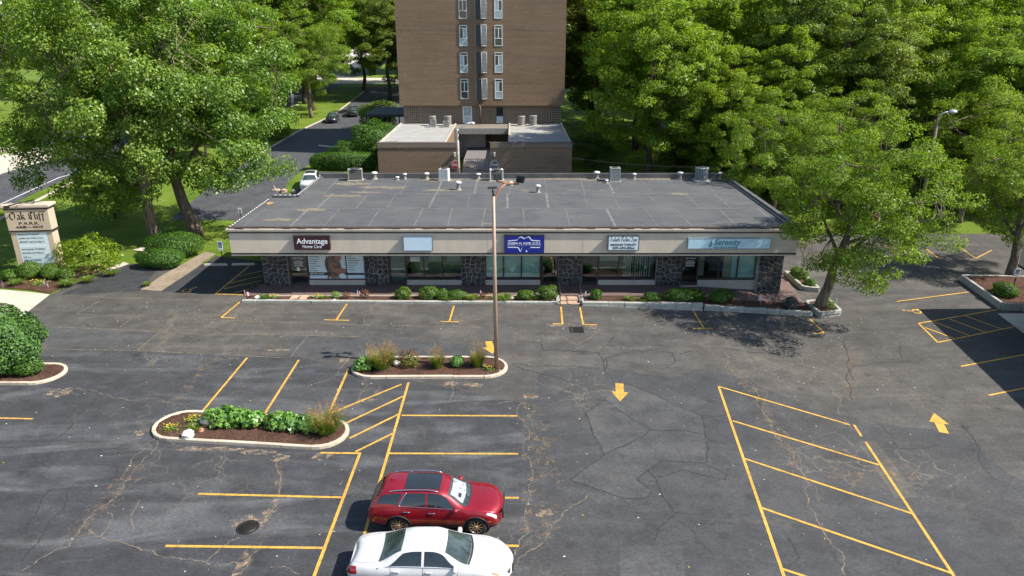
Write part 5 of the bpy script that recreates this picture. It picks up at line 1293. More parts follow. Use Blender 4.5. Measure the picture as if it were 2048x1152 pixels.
for i, (k, x, y, s, rz, lb) in enumerate([
    ('M', 21.5, 82.0, 1.12, 1.0, 'tall yellow-green tree, second along the wood from the tower'), ('D', 30.5, 79.0, 1.08, 0.3, 'dark glossy-leaved tree at the middle of the wood'),
    ('M', 40.0, 83.0, 1.15, 2.1, 'tall yellow-green tree right of the middle of the wood'), ('D', 35.0, 73.0, 0.92, 3.9, 'lower dark tree in front of the middle of the wood'),
    ('M', 52.0, 80.0, 1.1, 3.0, 'yellow-green tree behind the street lamp on the right'), ('M', 61.0, 84.0, 1.15, 4.4, 'yellow-green tree at the upper right corner'),
    ('D', 50.0, 70.0, 0.85, 5.1, 'dark tree in front of the right end of the wood'), ('M', 58.5, 66.0, 0.85, 0.8, 'yellow-green tree at the right edge above the parking bays'),
    ('M', 16.0, 93.0, 1.2, 2.5, 'yellow-green tree beside the right wall of the tower'), ('D', 11.0, 101.0, 1.25, 1.1, 'dark tree close behind the right corner of the tower'),
    ('M', 26.0, 93.0, 1.25, 4.0, 'yellow-green tree high in the second row behind the middle of the roof'), ('M', 36.0, 97.0, 1.22, 5.5, 'yellow-green tree in the second row of the wood'), ('D', 48.0, 96.0, 1.25, 0.6, 'dark tree in the second row near the right edge'),
    ('M', 60.0, 99.0, 1.25, 2.8, 'yellow-green tree in the second row at the right edge'), ('D', 72.0, 92.0, 1.2, 3.3, 'dark tree at the far right of the wood'), ('D', 70.0, 76.0, 1.0, 1.7, 'dark tree beyond the right edge of the parking bays'), ('M', 21.0, 71.5, 0.72, 3.3, 'low yellow-green tree right behind the tall slatted condenser'), ('M', 27.5, 73.0, 0.8, 5.0, 'low yellow-green tree right behind the round condenser'), ('M', 44.0, 71.0, 0.85, 1.2, 'low yellow-green tree right of the tall street lamp')]):
    place(tM if k == 'M' else tD, x, y, rz, s, lb, first=(k == 'D' and i == 1))
for i, (x, y, s, rz) in enumerate([(9.6, 83.0, 0.62, 0.0), (18.0, 78.2, 0.62, 1.0), (20.5, 73.5, 0.75, 2.0), (26.5, 70.8, 0.78, 3.1), (32.5, 68.5, 0.7, 0.5), (38.0, 68.0, 0.8, 1.9), (45.0, 67.0, 0.8, 2.7), (52.0, 64.8, 0.78, 4.0), (59.0, 63.8, 0.8, 5.0), (28.0, 75.0, 0.95, 5.5), (44.0, 74.0, 1.0, 0.9), (18.5, 68.8, 0.5, 4.4)]):
    place(tU, x, y, rz, s, ['low dark tree hugging the right corner of the tower', 'low dark tree on the grass behind the middle of the shop roof', 'low dark tree behind the tall slatted condenser', 'low dark tree behind the round condenser', 'low dark tree behind the rear right corner of the shops', 'low dark tree behind the left rear parking bays', 'low dark tree behind the middle rear parking bays', 'low dark tree behind the right rear parking bays', 'low dark tree at the right edge behind the parking bays', 'low dark tree deep in the middle of the wood', 'low dark tree deep in the wood near the street lamp', 'smallest dark tree, close behind the shop roof'][i], first=(i == 0))
# far left: street trees and the tree line that closes the view
place(tE, -33.5, 122.0, 1.0, 1.32, 'yellow-green street tree standing by the two dark parked cars')
place(tM, -34.0, 96.0, 0.0, 0.52, 'small bright green tree by the flagpole along the rear drive')
place(tM, -37.5, 88.0, 2.0, 0.5, 'small bright tree between the street and the rear drive')
place(tU, -36.5, 64.0, 1.2, 0.75, 'small drooping dark tree with a pale stem on the lawn')['group'] = GL
for i, (x, y, s, rz, k) in enumerate([(-24.5, 148, 1.05, 0.2, 'D'), (-19.5, 152, 0.85, 2.2, 'D'), (-15.0, 147, 1.0, 4.0, 'D'), (-10, 128, 1.0, 3.0, 'D')]):
    place(tD, x, y, rz, s, ['dark tree left of the tower, leftmost of three trunks', 'dark slender tree left of the tower, middle of three trunks', 'dark tree left of the tower, closest to its wall', 'dark tree hidden mostly behind the left side of the tower'][i])
far = []
rf_ = np.random.RandomState(9)
for x, y in [(-120, 150), (-108, 135), (-98, 160), (-90, 128), (-80, 150), (-84, 112), (-72, 136), (-95, 100), (-64, 160), (-54, 178), (-46, 172), (-38, 205), (-30, 200), (-62, 205), (-75, 190), (-92, 190), (-20, 202), (-10, 205), (0, 200), (10, 160), (20, 165), (30, 130), (42, 128), (55, 130), (68, 125), (80, 118), (15, 125), (24, 145), (90, 130), (48, 150), (-110, 110), (-78, 98), (-44, 118), (-50, 138), (-40, 142), (-42, 158), (-33, 165), (-26, 175), (-48, 100), (-36, 132), (-22, 162), (-14, 168), (-44, 128), (12, 112), (34, 112), (46, 112), (58, 114), (22, 110), (70, 108), (82, 102)]:
    k = (tM, tD)[rf_.randint(2)]
    o = place(k, x, y, rf_.rand() * 6, 1.1 + rf_.rand() * 0.35 if x > -50 or y > 140 else 0.9 + 0.3 * rf_.rand())
    o['group'] = GB; o['label'] = ('yellow-green tree in the far tree line behind the street and tower' if k is tM else 'dark green tree in the far tree line behind the street and tower')

# ------------------------------------------------------------------ shrubs and hedges
def shrub(name, label, loc, r, n, leaf, lm, group=None, power=2.0, seed=0, core=0.8, lump=0.18, cat='shrub', rz=0.0, zc=None, aspect=0.62, stems=True):
    """dense shrub: leaf shell on a lumpy superellipsoid"""
    rnd = np.random.RandomState(seed)
    t = thing(name, label, cat, loc, rz, group)
    r = np.array(r, float); zc = r[2] * 0.92 if zc is None else zc
    d = dirs(rnd, n, -0.75)
    q = 1.0 / (np.abs(d) ** power).sum(1) ** (1 / power)
    ld = dirs(rnd, 26, -0.6); al = np.clip((d @ ld.T).max(1), 0, 1)
    q = q * (1 - lump + lump * 1.6 * al ** 8)
    dep = 1 - 0.22 * rnd.rand(n) ** 1.6
    c = d * (q * dep)[:, None] * r + np.array([0, 0, zc])
    c = c[c[:, 2] > 0.02]; m_ = len(c)
    nr = (c - [0, 0, zc]) / r; nr = nr / np.linalg.norm(nr, axis=1, keepdims=True) + np.array([0, 0, 0.35]) + rnd.normal(size=(m_, 3)) * 0.5
    leaf_object('foliage', c, nr, leaf * rnd.uniform(0.6, 1.35, m_), lm, t, seed=seed, aspect=aspect)
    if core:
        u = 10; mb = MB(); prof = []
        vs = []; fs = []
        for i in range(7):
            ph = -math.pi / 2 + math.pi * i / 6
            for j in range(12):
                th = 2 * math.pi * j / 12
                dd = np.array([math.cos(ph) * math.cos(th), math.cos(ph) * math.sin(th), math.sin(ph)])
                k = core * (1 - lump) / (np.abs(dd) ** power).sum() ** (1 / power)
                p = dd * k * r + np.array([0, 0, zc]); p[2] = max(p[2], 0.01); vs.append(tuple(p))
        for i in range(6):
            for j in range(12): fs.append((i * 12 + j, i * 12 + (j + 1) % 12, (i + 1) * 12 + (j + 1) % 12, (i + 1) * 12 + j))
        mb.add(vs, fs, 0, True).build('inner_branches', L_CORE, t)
    return t
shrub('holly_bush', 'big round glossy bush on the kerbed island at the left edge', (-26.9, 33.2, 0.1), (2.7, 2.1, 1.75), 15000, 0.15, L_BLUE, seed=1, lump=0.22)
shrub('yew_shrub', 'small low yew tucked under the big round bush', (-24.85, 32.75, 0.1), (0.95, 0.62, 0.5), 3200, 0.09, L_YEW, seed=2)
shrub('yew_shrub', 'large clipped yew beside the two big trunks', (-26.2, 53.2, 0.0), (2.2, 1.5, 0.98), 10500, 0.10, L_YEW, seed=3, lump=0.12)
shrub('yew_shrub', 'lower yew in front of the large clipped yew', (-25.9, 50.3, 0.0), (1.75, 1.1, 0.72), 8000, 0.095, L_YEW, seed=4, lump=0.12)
shrub('boxwood_ball', 'round clipped boxwood left of the sign panel', (-34.0, 47.7, 0.05), (0.82, 0.75, 0.62), 4200, 0.075, L_BOX, seed=5, lump=0.08)
shrub('boxwood_ball', 'round clipped boxwood under the middle of the sign panel', (-32.35, 47.6, 0.05), (0.7, 0.7, 0.58), 3800, 0.075, L_BOX, seed=6, lump=0.08)
shrub('boxwood_ball', 'small boxwood between the sign and the big leafy shrub', (-31.2, 47.3, 0.05), (0.6, 0.55, 0.46), 2600, 0.075, L_BOX, seed=7, lump=0.12)
shrub('yew_shrub', 'feathery low shrub at the left end of the sign bed', (-35.1, 47.2, 0.05), (0.6, 0.55, 0.4), 2000, 0.09, L_YEW, seed=8, lump=0.25)
shrub('leafy_shrub', 'loose leafy shrub growing against the right side of the street sign', (-30.2, 48.7, 0.0), (1.9, 1.3, 1.3), 2600, 0.17, L_MAP, seed=9, lump=0.5, core=0.4, zc=1.5)
shrub('box_hedge', 'long clipped hedge behind the white parked car', (-18.9, 80.2, terr(-19, 80)), (3.6, 1.1, 1.0), 13000, 0.13, L_YEW, seed=10, power=5.0, lump=0.06)
shrub('dense_shrub', 'tall dense shrub at the left corner of the left garage', (-16.3, 86.0, terr(-16, 86)), (2.9, 2.6, 2.35), 12000, 0.17, L_YEW, seed=11, lump=0.25)
shrub('dense_shrub', 'lower dense shrub left of the garage shrub', (-19.4, 84.8, terr(-19, 85)), (1.6, 1.5, 1.3), 5000, 0.16, L_YEW, seed=12, lump=0.25)
shrub('spruce_bush', 'dark blue-green spreading bush beside the canopy', (-20.0, 110.0, terr(-20, 110)), (3.0, 2.2, 2.2), 6000, 0.2, L_DARK, seed=13, lump=0.3)
shrub('dense_shrub', 'bright shrub beside the flagpole along the rear drive', (-32.8, 101.0, terr(-33, 101)), (1.9, 2.2, 1.6), 6000, 0.18, L_MAP, seed=14, lump=0.3)
# bed along the shops: (x, y, radii, material, label)
BX = [(-7.05, 43.5, (0.50, 0.44, 0.40), L_BOX, 'single round boxwood in the bed before the blank shop'), (-5.4, 43.55, (0.62, 0.48, 0.42), L_BOX, 'largest boxwood of the row left of the light pole'), (-4.55, 43.5, (0.42, 0.40, 0.34), L_BOX, 'small boxwood right beside the largest one of that row'),
      (-3.6, 43.5, (0.62, 0.42, 0.30), L_BOX, 'low spreading boxwood ending the row left of the light pole'), (0.85, 43.45, (0.62, 0.42, 0.30), L_BOX, 'low wide boxwood right of the light pole'), (2.35, 43.45, (0.68, 0.50, 0.48), L_BOX, 'big bushy boxwood just left of the steps'),
      (5.45, 43.5, (0.40, 0.36, 0.32), L_YEW, 'small dark shrub just right of the steps'), (9.0, 43.2, (0.55, 0.4, 0.26), L_YEW, 'low dark shrub under the massage shop window'), (11.2, 43.35, (1.35, 0.52, 0.42), L_YEW, 'long dark shrub in the shade before the rightmost shop'), (13.5, 43.15, (0.75, 0.5, 0.46), L_YEW, 'rounded dark shrub in the shade right of the long one')]
for i, (x, y, r_, m, lb) in enumerate(BX):
    shrub('boxwood_shrub' if m is L_BOX else 'yew_shrub', lb, (x, y, 0.08 if x < 11 else 0.0), r_, int(2600 * (r_[0] / 0.5) ** 1.3), 0.07, m, 'shrubs in the bed along the shops', seed=40 + i, lump=0.32)
shrub('leafy_shrub', 'bright low plant in the small planter with the sapling', (20.75, 48.9, -0.35), (0.55, 0.7, 0.38), 1800, 0.10, L_BOX, seed=60, lump=0.3, core=0.5)
shrub('leafy_shrub', 'small bright plant at the near end of the sapling planter', (20.9, 47.2, -0.35), (0.36, 0.4, 0.26), 900, 0.09, L_BOX, seed=61, lump=0.3, core=0.5)
shrub('yew_shrub', 'dark shrub in the planter of the neighbouring building', (33.0, 44.9, -0.3), (0.7, 0.9, 0.5), 2600, 0.09, L_YEW, seed=62, lump=0.2)
sap = make_tree('sapling', 'slender sapling in the small stone planter', 'trees around the lot', (0.0, 0.0, 3.5), (1.5, 1.5, 1.5), 0.05, 16, 110, 0.14, 0.6, L_LOC, M_BARK, 15, flat=0.5)
sap.location = (20.7, 48.4, -0.35)

# ------------------------------------------------------------------ grasses, lilies, flowers
def blades(rnd, n, h, spread, w, droop, base=0.1, zmin=0.0):
    """arching blades as three joined quads each -> (3n, 4, 3)"""
    az = rnd.uniform(0, 2 * np.pi, n); L = h * rnd.uniform(0.65, 1.1, n); sp_ = spread * np.sqrt(rnd.rand(n))
    b0 = np.stack([base * np.cos(az) * rnd.rand(n), base * np.sin(az) * rnd.rand(n), np.zeros(n)], 1)
    dxy = np.stack([np.cos(az), np.sin(az), np.zeros(n)], 1); side = np.stack([-np.sin(az), np.cos(az), np.zeros(n)], 1)
    pts = []
    for f in (0, 0.4, 0.75, 1.0):
        z = L * (f - droop * f ** 3); o = sp_ * f ** 1.6
        pts.append(b0 + dxy * o[:, None] + np.array([0, 0, 1]) * z[:, None])
    qs = []
    for i, (wa, wb) in enumerate(((1, 0.9), (0.9, 0.6), (0.6, 0.12))):
        qs.append(np.stack([pts[i] - side * w * wa / 2, pts[i] + side * w * wa / 2, pts[i + 1] + side * w * wb / 2, pts[i + 1] - side * w * wb / 2], 1))
    return np.concatenate(qs), pts[3]
def grass_clump(name, label, loc, n, h, spread, w, droop, lm, plume=None, np_=60, seed=0, group=None, cat='grass', base=0.15):
    rnd = np.random.RandomState(seed); t = thing(name, label, cat, loc, group=group)
    q, _ = blades(rnd, n, h, spread, w, droop, base); quads_object('blades', q, lm, t)
    if plume is not None:
        q2, tips = blades(rnd, np_, h * 1.45, spread * 0.85, w * 0.6, 0.02, base); quads_object('stalks', q2, plume, t)
        c = np.repeat(tips, 14, 0); c = c + rnd.normal(size=c.shape) * np.array([0.03, 0.03, 0.0]) - np.array([0, 0, 1]) * (rnd.rand(len(c)) * h * 0.33)[:, None]
        leaf_object('plumes', c, rnd.normal(size=c.shape), np.full(len(c), 0.055), plume, t, aspect=0.35, seed=seed)
    return t
grass_clump('feather_grass', 'tall tan-plumed grass at the right end of the near island', (-8.05, 27.15, 0.08), 1500, 0.95, 0.75, 0.016, 0.25, L_GRASS, L_PLUME, 120, 1, base=0.35)
grass_clump('feather_grass', 'tall golden-plumed grass near the left end of the pole island', (-6.75, 33.4, 0.08), 1500, 0.95, 0.72, 0.016, 0.2, L_GRASS, L_PLUME, 150, 2, base=0.4)
grass_clump('feather_grass', 'slim green grass in the middle of the pole island', (-3.85, 33.4, 0.08), 700, 0.85, 0.45, 0.015, 0.2, L_GRASS, L_PLUME, 50, 3, base=0.2)
grass_clump('feather_grass', 'pinkish plumed grass close to the light pole', (-1.8, 33.55, 0.08), 900, 0.9, 0.45, 0.015, 0.15, L_GRASS, L_PLUME, 70, 4, base=0.25)
shrub('boxwood_ball', 'small round boxwood between the grasses of the pole island', (-2.85, 33.6, 0.08), (0.36, 0.36, 0.33), 1900, 0.06, L_GRN, seed=70, lump=0.1)
shrub('leafy_shrub', 'sparse reddish rose bush in the pole island', (-5.4, 33.7, 0.08), (0.5, 0.45, 0.42), 650, 0.075, L_RUST, seed=71, lump=0.4, core=0, zc=0.45)
shrub('leafy_shrub', 'green leaves mixed into the rose bush of the pole island', (-5.3, 33.55, 0.08), (0.42, 0.4, 0.36), 500, 0.08, L_DARK, seed=72, lump=0.4, core=0, zc=0.36)
shrub('hosta', 'broad-leaved bright plant at the left tip of the pole island', (-7.7, 33.3, 0.08), (0.52, 0.45, 0.36), 420, 0.19, L_GRN, seed=73, lump=0.3, core=0.4, zc=0.25)
grass_clump('flower_stalks', 'pale flower stalks standing over the broad-leaved plant', (-7.55, 33.7, 0.08), 60, 0.85, 0.4, 0.014, 0.02, L_WHI, None, 0, 5, cat='flowers', base=0.3)
for i, (x, y, s) in enumerate([(-13.05, 27.75, 1.0), (-12.45, 27.85, 1.1), (-11.45, 27.7, 0.9), (-10.35, 27.55, 0.85), (-9.75, 27.45, 0.9), (-9.0, 27.35, 0.85)]):
    shrub('leafy_plant', ['bright leafy plant beside the rocks, first in the island row', 'tallest bright leafy plant, second in the island row', 'bright leafy plant, third in the island row', 'bright leafy plant, fourth in the island row', 'bright leafy plant, fifth in the island row', 'bright leafy plant last in the row before the plumed grass'][i],
          (x, y, 0.08), (0.48 * s, 0.42 * s, 0.40 * s), 400, 0.19, L_GRN, 'leafy plants in the near island', seed=80 + i, lump=0.6, core=0.25, zc=0.38 * s, aspect=0.8, cat='plant')
def flowers(label, loc, r_, n, petal, lm=L_GRN, seed=0, group=None):
    rnd = np.random.RandomState(seed); t = thing('flower_patch', label, 'flowers', loc, group=group)
    c = rnd.normal(size=(n * 3, 3)) * np.array([r_, r_ * 0.8, 0.06]) + np.array([0, 0, 0.13]); c[:, 2] = np.abs(c[:, 2])
    leaf_object('leaves', c, rnd.normal(size=c.shape) + [0, 0, 1], np.full(len(c), 0.09), lm, t, seed=seed)
    c = rnd.normal(size=(n, 3)) * np.array([r_, r_ * 0.8, 0.04]) + np.array([0, 0, 0.25])
    pt = leaf_object('petals', c, rnd.normal(size=c.shape) * 0.4 + [0, 0, 1], np.full(n, 0.075), petal, t, seed=seed, aspect=0.95)
    pt['kind'] = 'stuff'
    return t
flowers('yellow flowers at the left tip of the near island', (-14.95, 27.3, 0.08), 0.20, 34, L_YEL, seed=1, group='yellow flowers'); flowers('yellow flowers behind the grass tuft of the near island', (-14.3, 28.1, 0.08), 0.22, 36, L_YEL, seed=2, group='yellow flowers')
flowers('yellow and white flowers in front of the street sign', (-32.6, 46.35, 0.08), 0.28, 60, L_YEL, seed=3, group='yellow flowers'); flowers('pale yellow flowers beside the stepping slabs', (-12.75, 43.55, 0.1), 0.16, 26, L_YEL, seed=4, group='yellow flowers')
flowers('pale yellow flowers at the left end of the shop bed', (-15.5, 43.5, 0.1), 0.14, 22, L_YEL, seed=5, group='yellow flowers'); flowers('pale yellow flowers behind the light pole', (-1.15, 43.5, 0.1), 0.2, 30, L_YEL, seed=6, group='yellow flowers'); flowers('yellow flowers at the foot of the light pole', (-1.2, 33.15, 0.1), 0.14, 24, L_YEL, seed=7, group='yellow flowers')
grass_clump('grass_tuft', 'low bright grass tuft among the island flowers', (-13.95, 27.45, 0.08), 420, 0.35, 0.4, 0.02, 0.5, L_GRASS, seed=8, base=0.2)
for i, (x, y, s, lb) in enumerate([(-34.0, 46.2, 1.0, 'arching lily clump at the left of the sign bed'), (-30.4, 46.1, 1.15, 'arching lily clump at the near corner of the sign bed'), (-29.5, 46.9, 1.0, 'arching lily clump right of the near corner of the sign bed'), (-28.6, 48.3, 0.95, 'arching lily clump beside the footpath at the sign bed'),
                                   (-25.0, 46.1, 0.65, 'small lily clump in the gravel strip'), (-2.55, 43.4, 0.85, 'lily clump left of the light pole in the shop bed'), (-0.5, 43.3, 1.05, 'lily clump just right of the light pole in the shop bed'), (1.6, 43.5, 0.75, 'lily clump between the two boxwoods left of the steps'),
                                   (-4.1, 43.25, 0.85, 'lily clump spilling over the kerb in the boxwood row'), (7.6, 43.3, 0.7, 'lily clump with pale blooms under the massage shop'), (8.4, 43.1, 0.6, 'small lily clump right of the pale blooms'), (-16.1, 43.55, 0.7, 'upright spiky plant at the left end of the shop bed'), (-12.25, 43.5, 0.55, 'thin upright plant beside the stepping slabs')]):
    grass_clump('daylily', lb, (x, y, 0.08), 230, 0.62 * s, 0.62 * s, 0.035 * s, 0.55, L_GRASS if i != 11 else L_BLUE, seed=100 + i, group='daylily clumps', cat='plant', base=0.22 * s)
for i, (x, y, s, m, lb) in enumerate([(-9.55, 43.6, 0.30, L_RUST, 'rust-brown small shrub in the bed left of the round boxwood'), (-10.75, 43.45, 0.24, L_RUST, 'reddish low plant left of the rust-brown shrub'), (-11.5, 43.6, 0.24, L_GRN, 'small blue-green plant in the shop bed'), (-1.9, 43.55, 0.2, L_RUST, 'dry brown tuft left of the light pole'), (20.4, 42.7, 0.3, L_GRN, 'low flowers at the foot of the feathery tree')]):
    shrub('small_plant', lb, (x, y, 0.08 if x < 11 else -0.28), (s, s, s), 320, 0.08, m, 'small plants in the shop bed', seed=130 + i, lump=0.4, core=0.3, cat='plant')

# ------------------------------------------------------------------ vehicles
def pchip(xs, ys):
    xs = np.array(xs, float); ys = np.array(ys, float); h = np.diff(xs); d = np.diff(ys) / h
    m = np.zeros(len(xs)); m[0], m[-1] = d[0], d[-1]
    for i in range(1, len(xs) - 1):
        if d[i - 1] * d[i] > 0:
            w1, w2 = 2 * h[i] + h[i - 1], h[i] + 2 * h[i - 1]; m[i] = (w1 + w2) / (w1 / d[i - 1] + w2 / d[i])
    def f(x):
        x = min(max(x, xs[0]), xs[-1]); i = min(max(np.searchsorted(xs, x) - 1, 0), len(xs) - 2)
        t = (x - xs[i]) / h[i]
        return float(ys[i] * (1 + 2 * t) * (1 - t) ** 2 + m[i] * h[i] * t * (1 - t) ** 2 + ys[i + 1] * t * t * (3 - 2 * t) + m[i + 1] * h[i] * t * t * (t - 1))
    return f
def T_(pairs): return pchip([p[0] for p in pairs], [p[1] for p in pairs])
class CarShape:
    def __init__(s, L, tabs, bulge):
        s.L = L; s.t = {k: T_(v) for k, v in tabs.items()}; s.bulge = T_(bulge); s.cache = {}
    def section(s, x):
        k = round(x, 4)
        if k not in s.cache:
            t = s.t; g = lambda n: t[n](x)
            pts = [(0.0, g('zb')), (g('wm') - 0.16, g('zb')), (g('wm') - 0.035, g('zl')), (g('wm'), g('zm')), (g('wb'), g('zbelt')), (g('wt'), g('zt')), (g('wt') * 0.60, g('zt') + (g('zc') - g('zt')) * 0.70), (0.0, g('zc'))]
            s.cache[k] = (pchip(range(8), [p[0] for p in pts]), pchip(range(8), [p[1] for p in pts]), g('wm'))
        return s.cache[k]
    def P(s, x, q, side=1):
        fy, fz, wm = s.section(x); y = fy(q); z = fz(q)
        return Vector((x - s.bulge(x) * (y / wm) ** 2, y * side, z))
    def N(s, x, q, side=1):
        e = 0.02
        a = s.P(x + e, q, side) - s.P(x - e, q, side); b = s.P(x, min(q + 0.04, 7), side) - s.P(x, max(q - 0.04, 0), side)
        n = a.cross(b).normalized()
        c = s.P(x, q, side) - Vector((x, 0, 0.75))
        return n if n.dot(c) > 0 else -n
    def body(s, m, dark, parent, wheels, rw, well_in):
        X = list(np.concatenate([[-s.L / 2], -s.L / 2 + np.array([0.02, 0.05, 0.09]), np.linspace(-s.L / 2 + 0.14, s.L / 2 - 0.14, 74), s.L / 2 - np.array([0.09, 0.05, 0.02]), [s.L / 2]]))
        Q = list(np.linspace(0, 7, 43)); ring = [(q, 1) for q in Q] + [(q, -1) for q in reversed(Q[1:-1])]
        n = len(ring); vs = []
        for x in X:
            e = min(x + s.L / 2, s.L / 2 - x); k = 1 - 0.07 * max(0, 1 - e / 0.09) ** 2
            for q, sd in ring:
                p = s.P(x, q, sd); vs.append((p.x, p.y * k, 0.6 + (p.z - 0.6) * k))
        fs = [(i * n + j, i * n + (j + 1) % n, (i + 1) * n + (j + 1) % n, (i + 1) * n + j) for i in range(len(X) - 1) for j in range(n)]
        fs = [tuple(reversed(f)) for f in fs]
        mb = MB().add(vs, fs, 0, True); mb.f.append(list(range(n))); mb.mi.append(0); mb.sm.append(False)
        mb.f.append([(len(X) - 1) * n + j for j in reversed(range(n))]); mb.mi.append(0); mb.sm.append(False)
        me = bpy.data.meshes.new('body'); me.from_pydata(mb.v, [], mb.f)
        me.materials.append(m); me.materials.append(dark)
        me.polygons.foreach_set('use_smooth', mb.sm)
        bm = bmesh.new(); bm.from_mesh(me); bmesh.ops.recalc_face_normals(bm, faces=bm.faces[:]); bm.to_mesh(me); bm.free()
        tmp = bpy.data.objects.new('tmp_body', me); COL.objects.link(tmp)
        cut = MB()
        for wx, wr in wheels:
            for sd in (-1, 1):
                y0, y1 = (well_in, 1.3) if sd > 0 else (-1.3, -well_in)
                c = []; k = 28
                for y in (y0, y1): c += [(wx + (wr + rw) * math.cos(2 * math.pi * i / k), y, wr + (wr + rw) * math.sin(2 * math.pi * i / k)) for i in range(k)]
                f = [(i, (i + 1) % k, k + (i + 1) % k, k + i) for i in range(k)] + [list(reversed(range(k))), list(range(k, 2 * k))]
                cut.add(c, f, 1)
        cme = bpy.data.meshes.new('cut'); cme.from_pydata(cut.v, [], cut.f); cme.materials.append(m); cme.materials.append(dark); cme.polygons.foreach_set('material_index', cut.mi)
        bm = bmesh.new(); bm.from_mesh(cme); bmesh.ops.recalc_face_normals(bm, faces=bm.faces[:]); bm.to_mesh(cme); bm.free()
        co = bpy.data.objects.new('tmp_cut', cme); COL.objects.link(co)
        mod = tmp.modifiers.new('b', 'BOOLEAN'); mod.operation = 'DIFFERENCE'; mod.object = co; mod.solver = 'EXACT'
        dg = bpy.context.evaluated_depsgraph_get(); dg.update()
        res = bpy.data.meshes.new_from_object(tmp.evaluated_get(dg)); res.name = 'body'
        bpy.data.objects.remove(tmp); bpy.data.objects.remove(co)
        return link('body', res, parent)
    def patch(s, name, cor, m, parent, side=-1, off=0.006, nx=14, ns=6):
        """glass or trim lying on the skin; cor: (x, q) corners bl, br, tr, tl"""
        vs = []; 
        for j in range(ns + 1):
            for i in range(nx + 1):
                u, v = i / nx, j / ns
                x = (cor[0][0] * (1 - u) + cor[1][0] * u) * (1 - v) + (cor[3][0] * (1 - u) + cor[2][0] * u) * v
                q = (cor[0][1] * (1 - u) + cor[1][1] * u) * (1 - v) + (cor[3][1] * (1 - u) + cor[2][1] * u) * v
                vs.append(s.P(x, q, side) + s.N(x, q, side) * off)
        fs = [(j * (nx + 1) + i, j * (nx + 1) + i + 1, (j + 1) * (nx + 1) + i + 1, (j + 1) * (nx + 1) + i) for j in range(ns) for i in range(nx)]
        if side > 0: fs = [tuple(reversed(f)) for f in fs]
        return MB().add(vs, fs, 0, True).build(name, m, parent)
    def top(s, name, x0, x1, u0, u1, m, parent, off=0.006, nx=12, nu=16, q0=5.15, pin=0.0):
        """patch across the top between x0 and x1; u from -1 (right) to 1 (left)"""
        vs = []
        for i in range(nx + 1):
            f = i / nx; x = x0 + (x1 - x0) * f
            for j in range(nu + 1):
                u = (u0 + (u1 - u0) * j / nu) * (1 - pin * (1 - f)); q = 7 - (7 - q0) * abs(u); sd = 1 if u >= 0 else -1
                vs.append(s.P(x, q, sd) + s.N(x, q, sd) * off)
        fs = [(i * (nu + 1) + j, (i + 1) * (nu + 1) + j, (i + 1) * (nu + 1) + j + 1, i * (nu + 1) + j + 1) for i in range(nx) for j in range(nu)]
        return MB().add(vs, fs, 0, True).build(name, m, parent)
    def rod(s, name, pts, r, m, parent, side=-1, off=0.008, n=5):
        P = []
        for (x0, q0), (x1, q1) in zip(pts, pts[1:]):
            for k in range(6): P.append((x0 + (x1 - x0) * k / 6, q0 + (q1 - q0) * k / 6))
        P.append(pts[-1])
        return MB().tube([s.P(x, q, side) + s.N(x, q, side) * off for x, q in P], r, n).build(name, m, parent)

M_TYRE = mat('tyre_rubber', (0.018, 0.018, 0.019), 0.85, 0.25, 12); M_BLACKP = mat('black_plastic', (0.022, 0.022, 0.023), 0.6, 0.2); M_WELL = mat('wheel_well', (0.008, 0.008, 0.008), 0.95)
M_CHROME = mat('chrome', (0.72, 0.74, 0.77), 0.12, 0.03, metal=1.0); M_RIM = mat('alloy_rim', (0.48, 0.42, 0.36), 0.3, 0.1, metal=0.85); M_CGLASS = mat('car_glass', (0.018, 0.024, 0.026), 0.04, 0.15, 1.0, spec=0.9); M_WSH = mat('windshield_glass', (0.046, 0.062, 0.058), 0.04, 0.5, 2.2, spec=0.9)
M_LAMP = mat('lamp_glass', (0.62, 0.64, 0.64), 0.08, 0.1, 6, spec=0.9); M_TAIL = mat('tail_lamp', (0.26, 0.006, 0.01), 0.1, 0.1, spec=0.8); M_AMBER = mat('amber_lamp', (0.55, 0.16, 0.02), 0.15)
def car_paint(name, col, flake=0.0, metal=0.0):
    t = NT(name); n = t.noise(t.obj(), 1.6, 3)
    t.color(t.ramp(n, [(0.3, tuple(c * 0.9 for c in col)), (0.7, tuple(min(1, c * 1.08) for c in col))])); t.set(Roughness=0.38, Metallic=metal, Coat_Weight=0.9, Coat_Roughness=0.05)
    return t.m
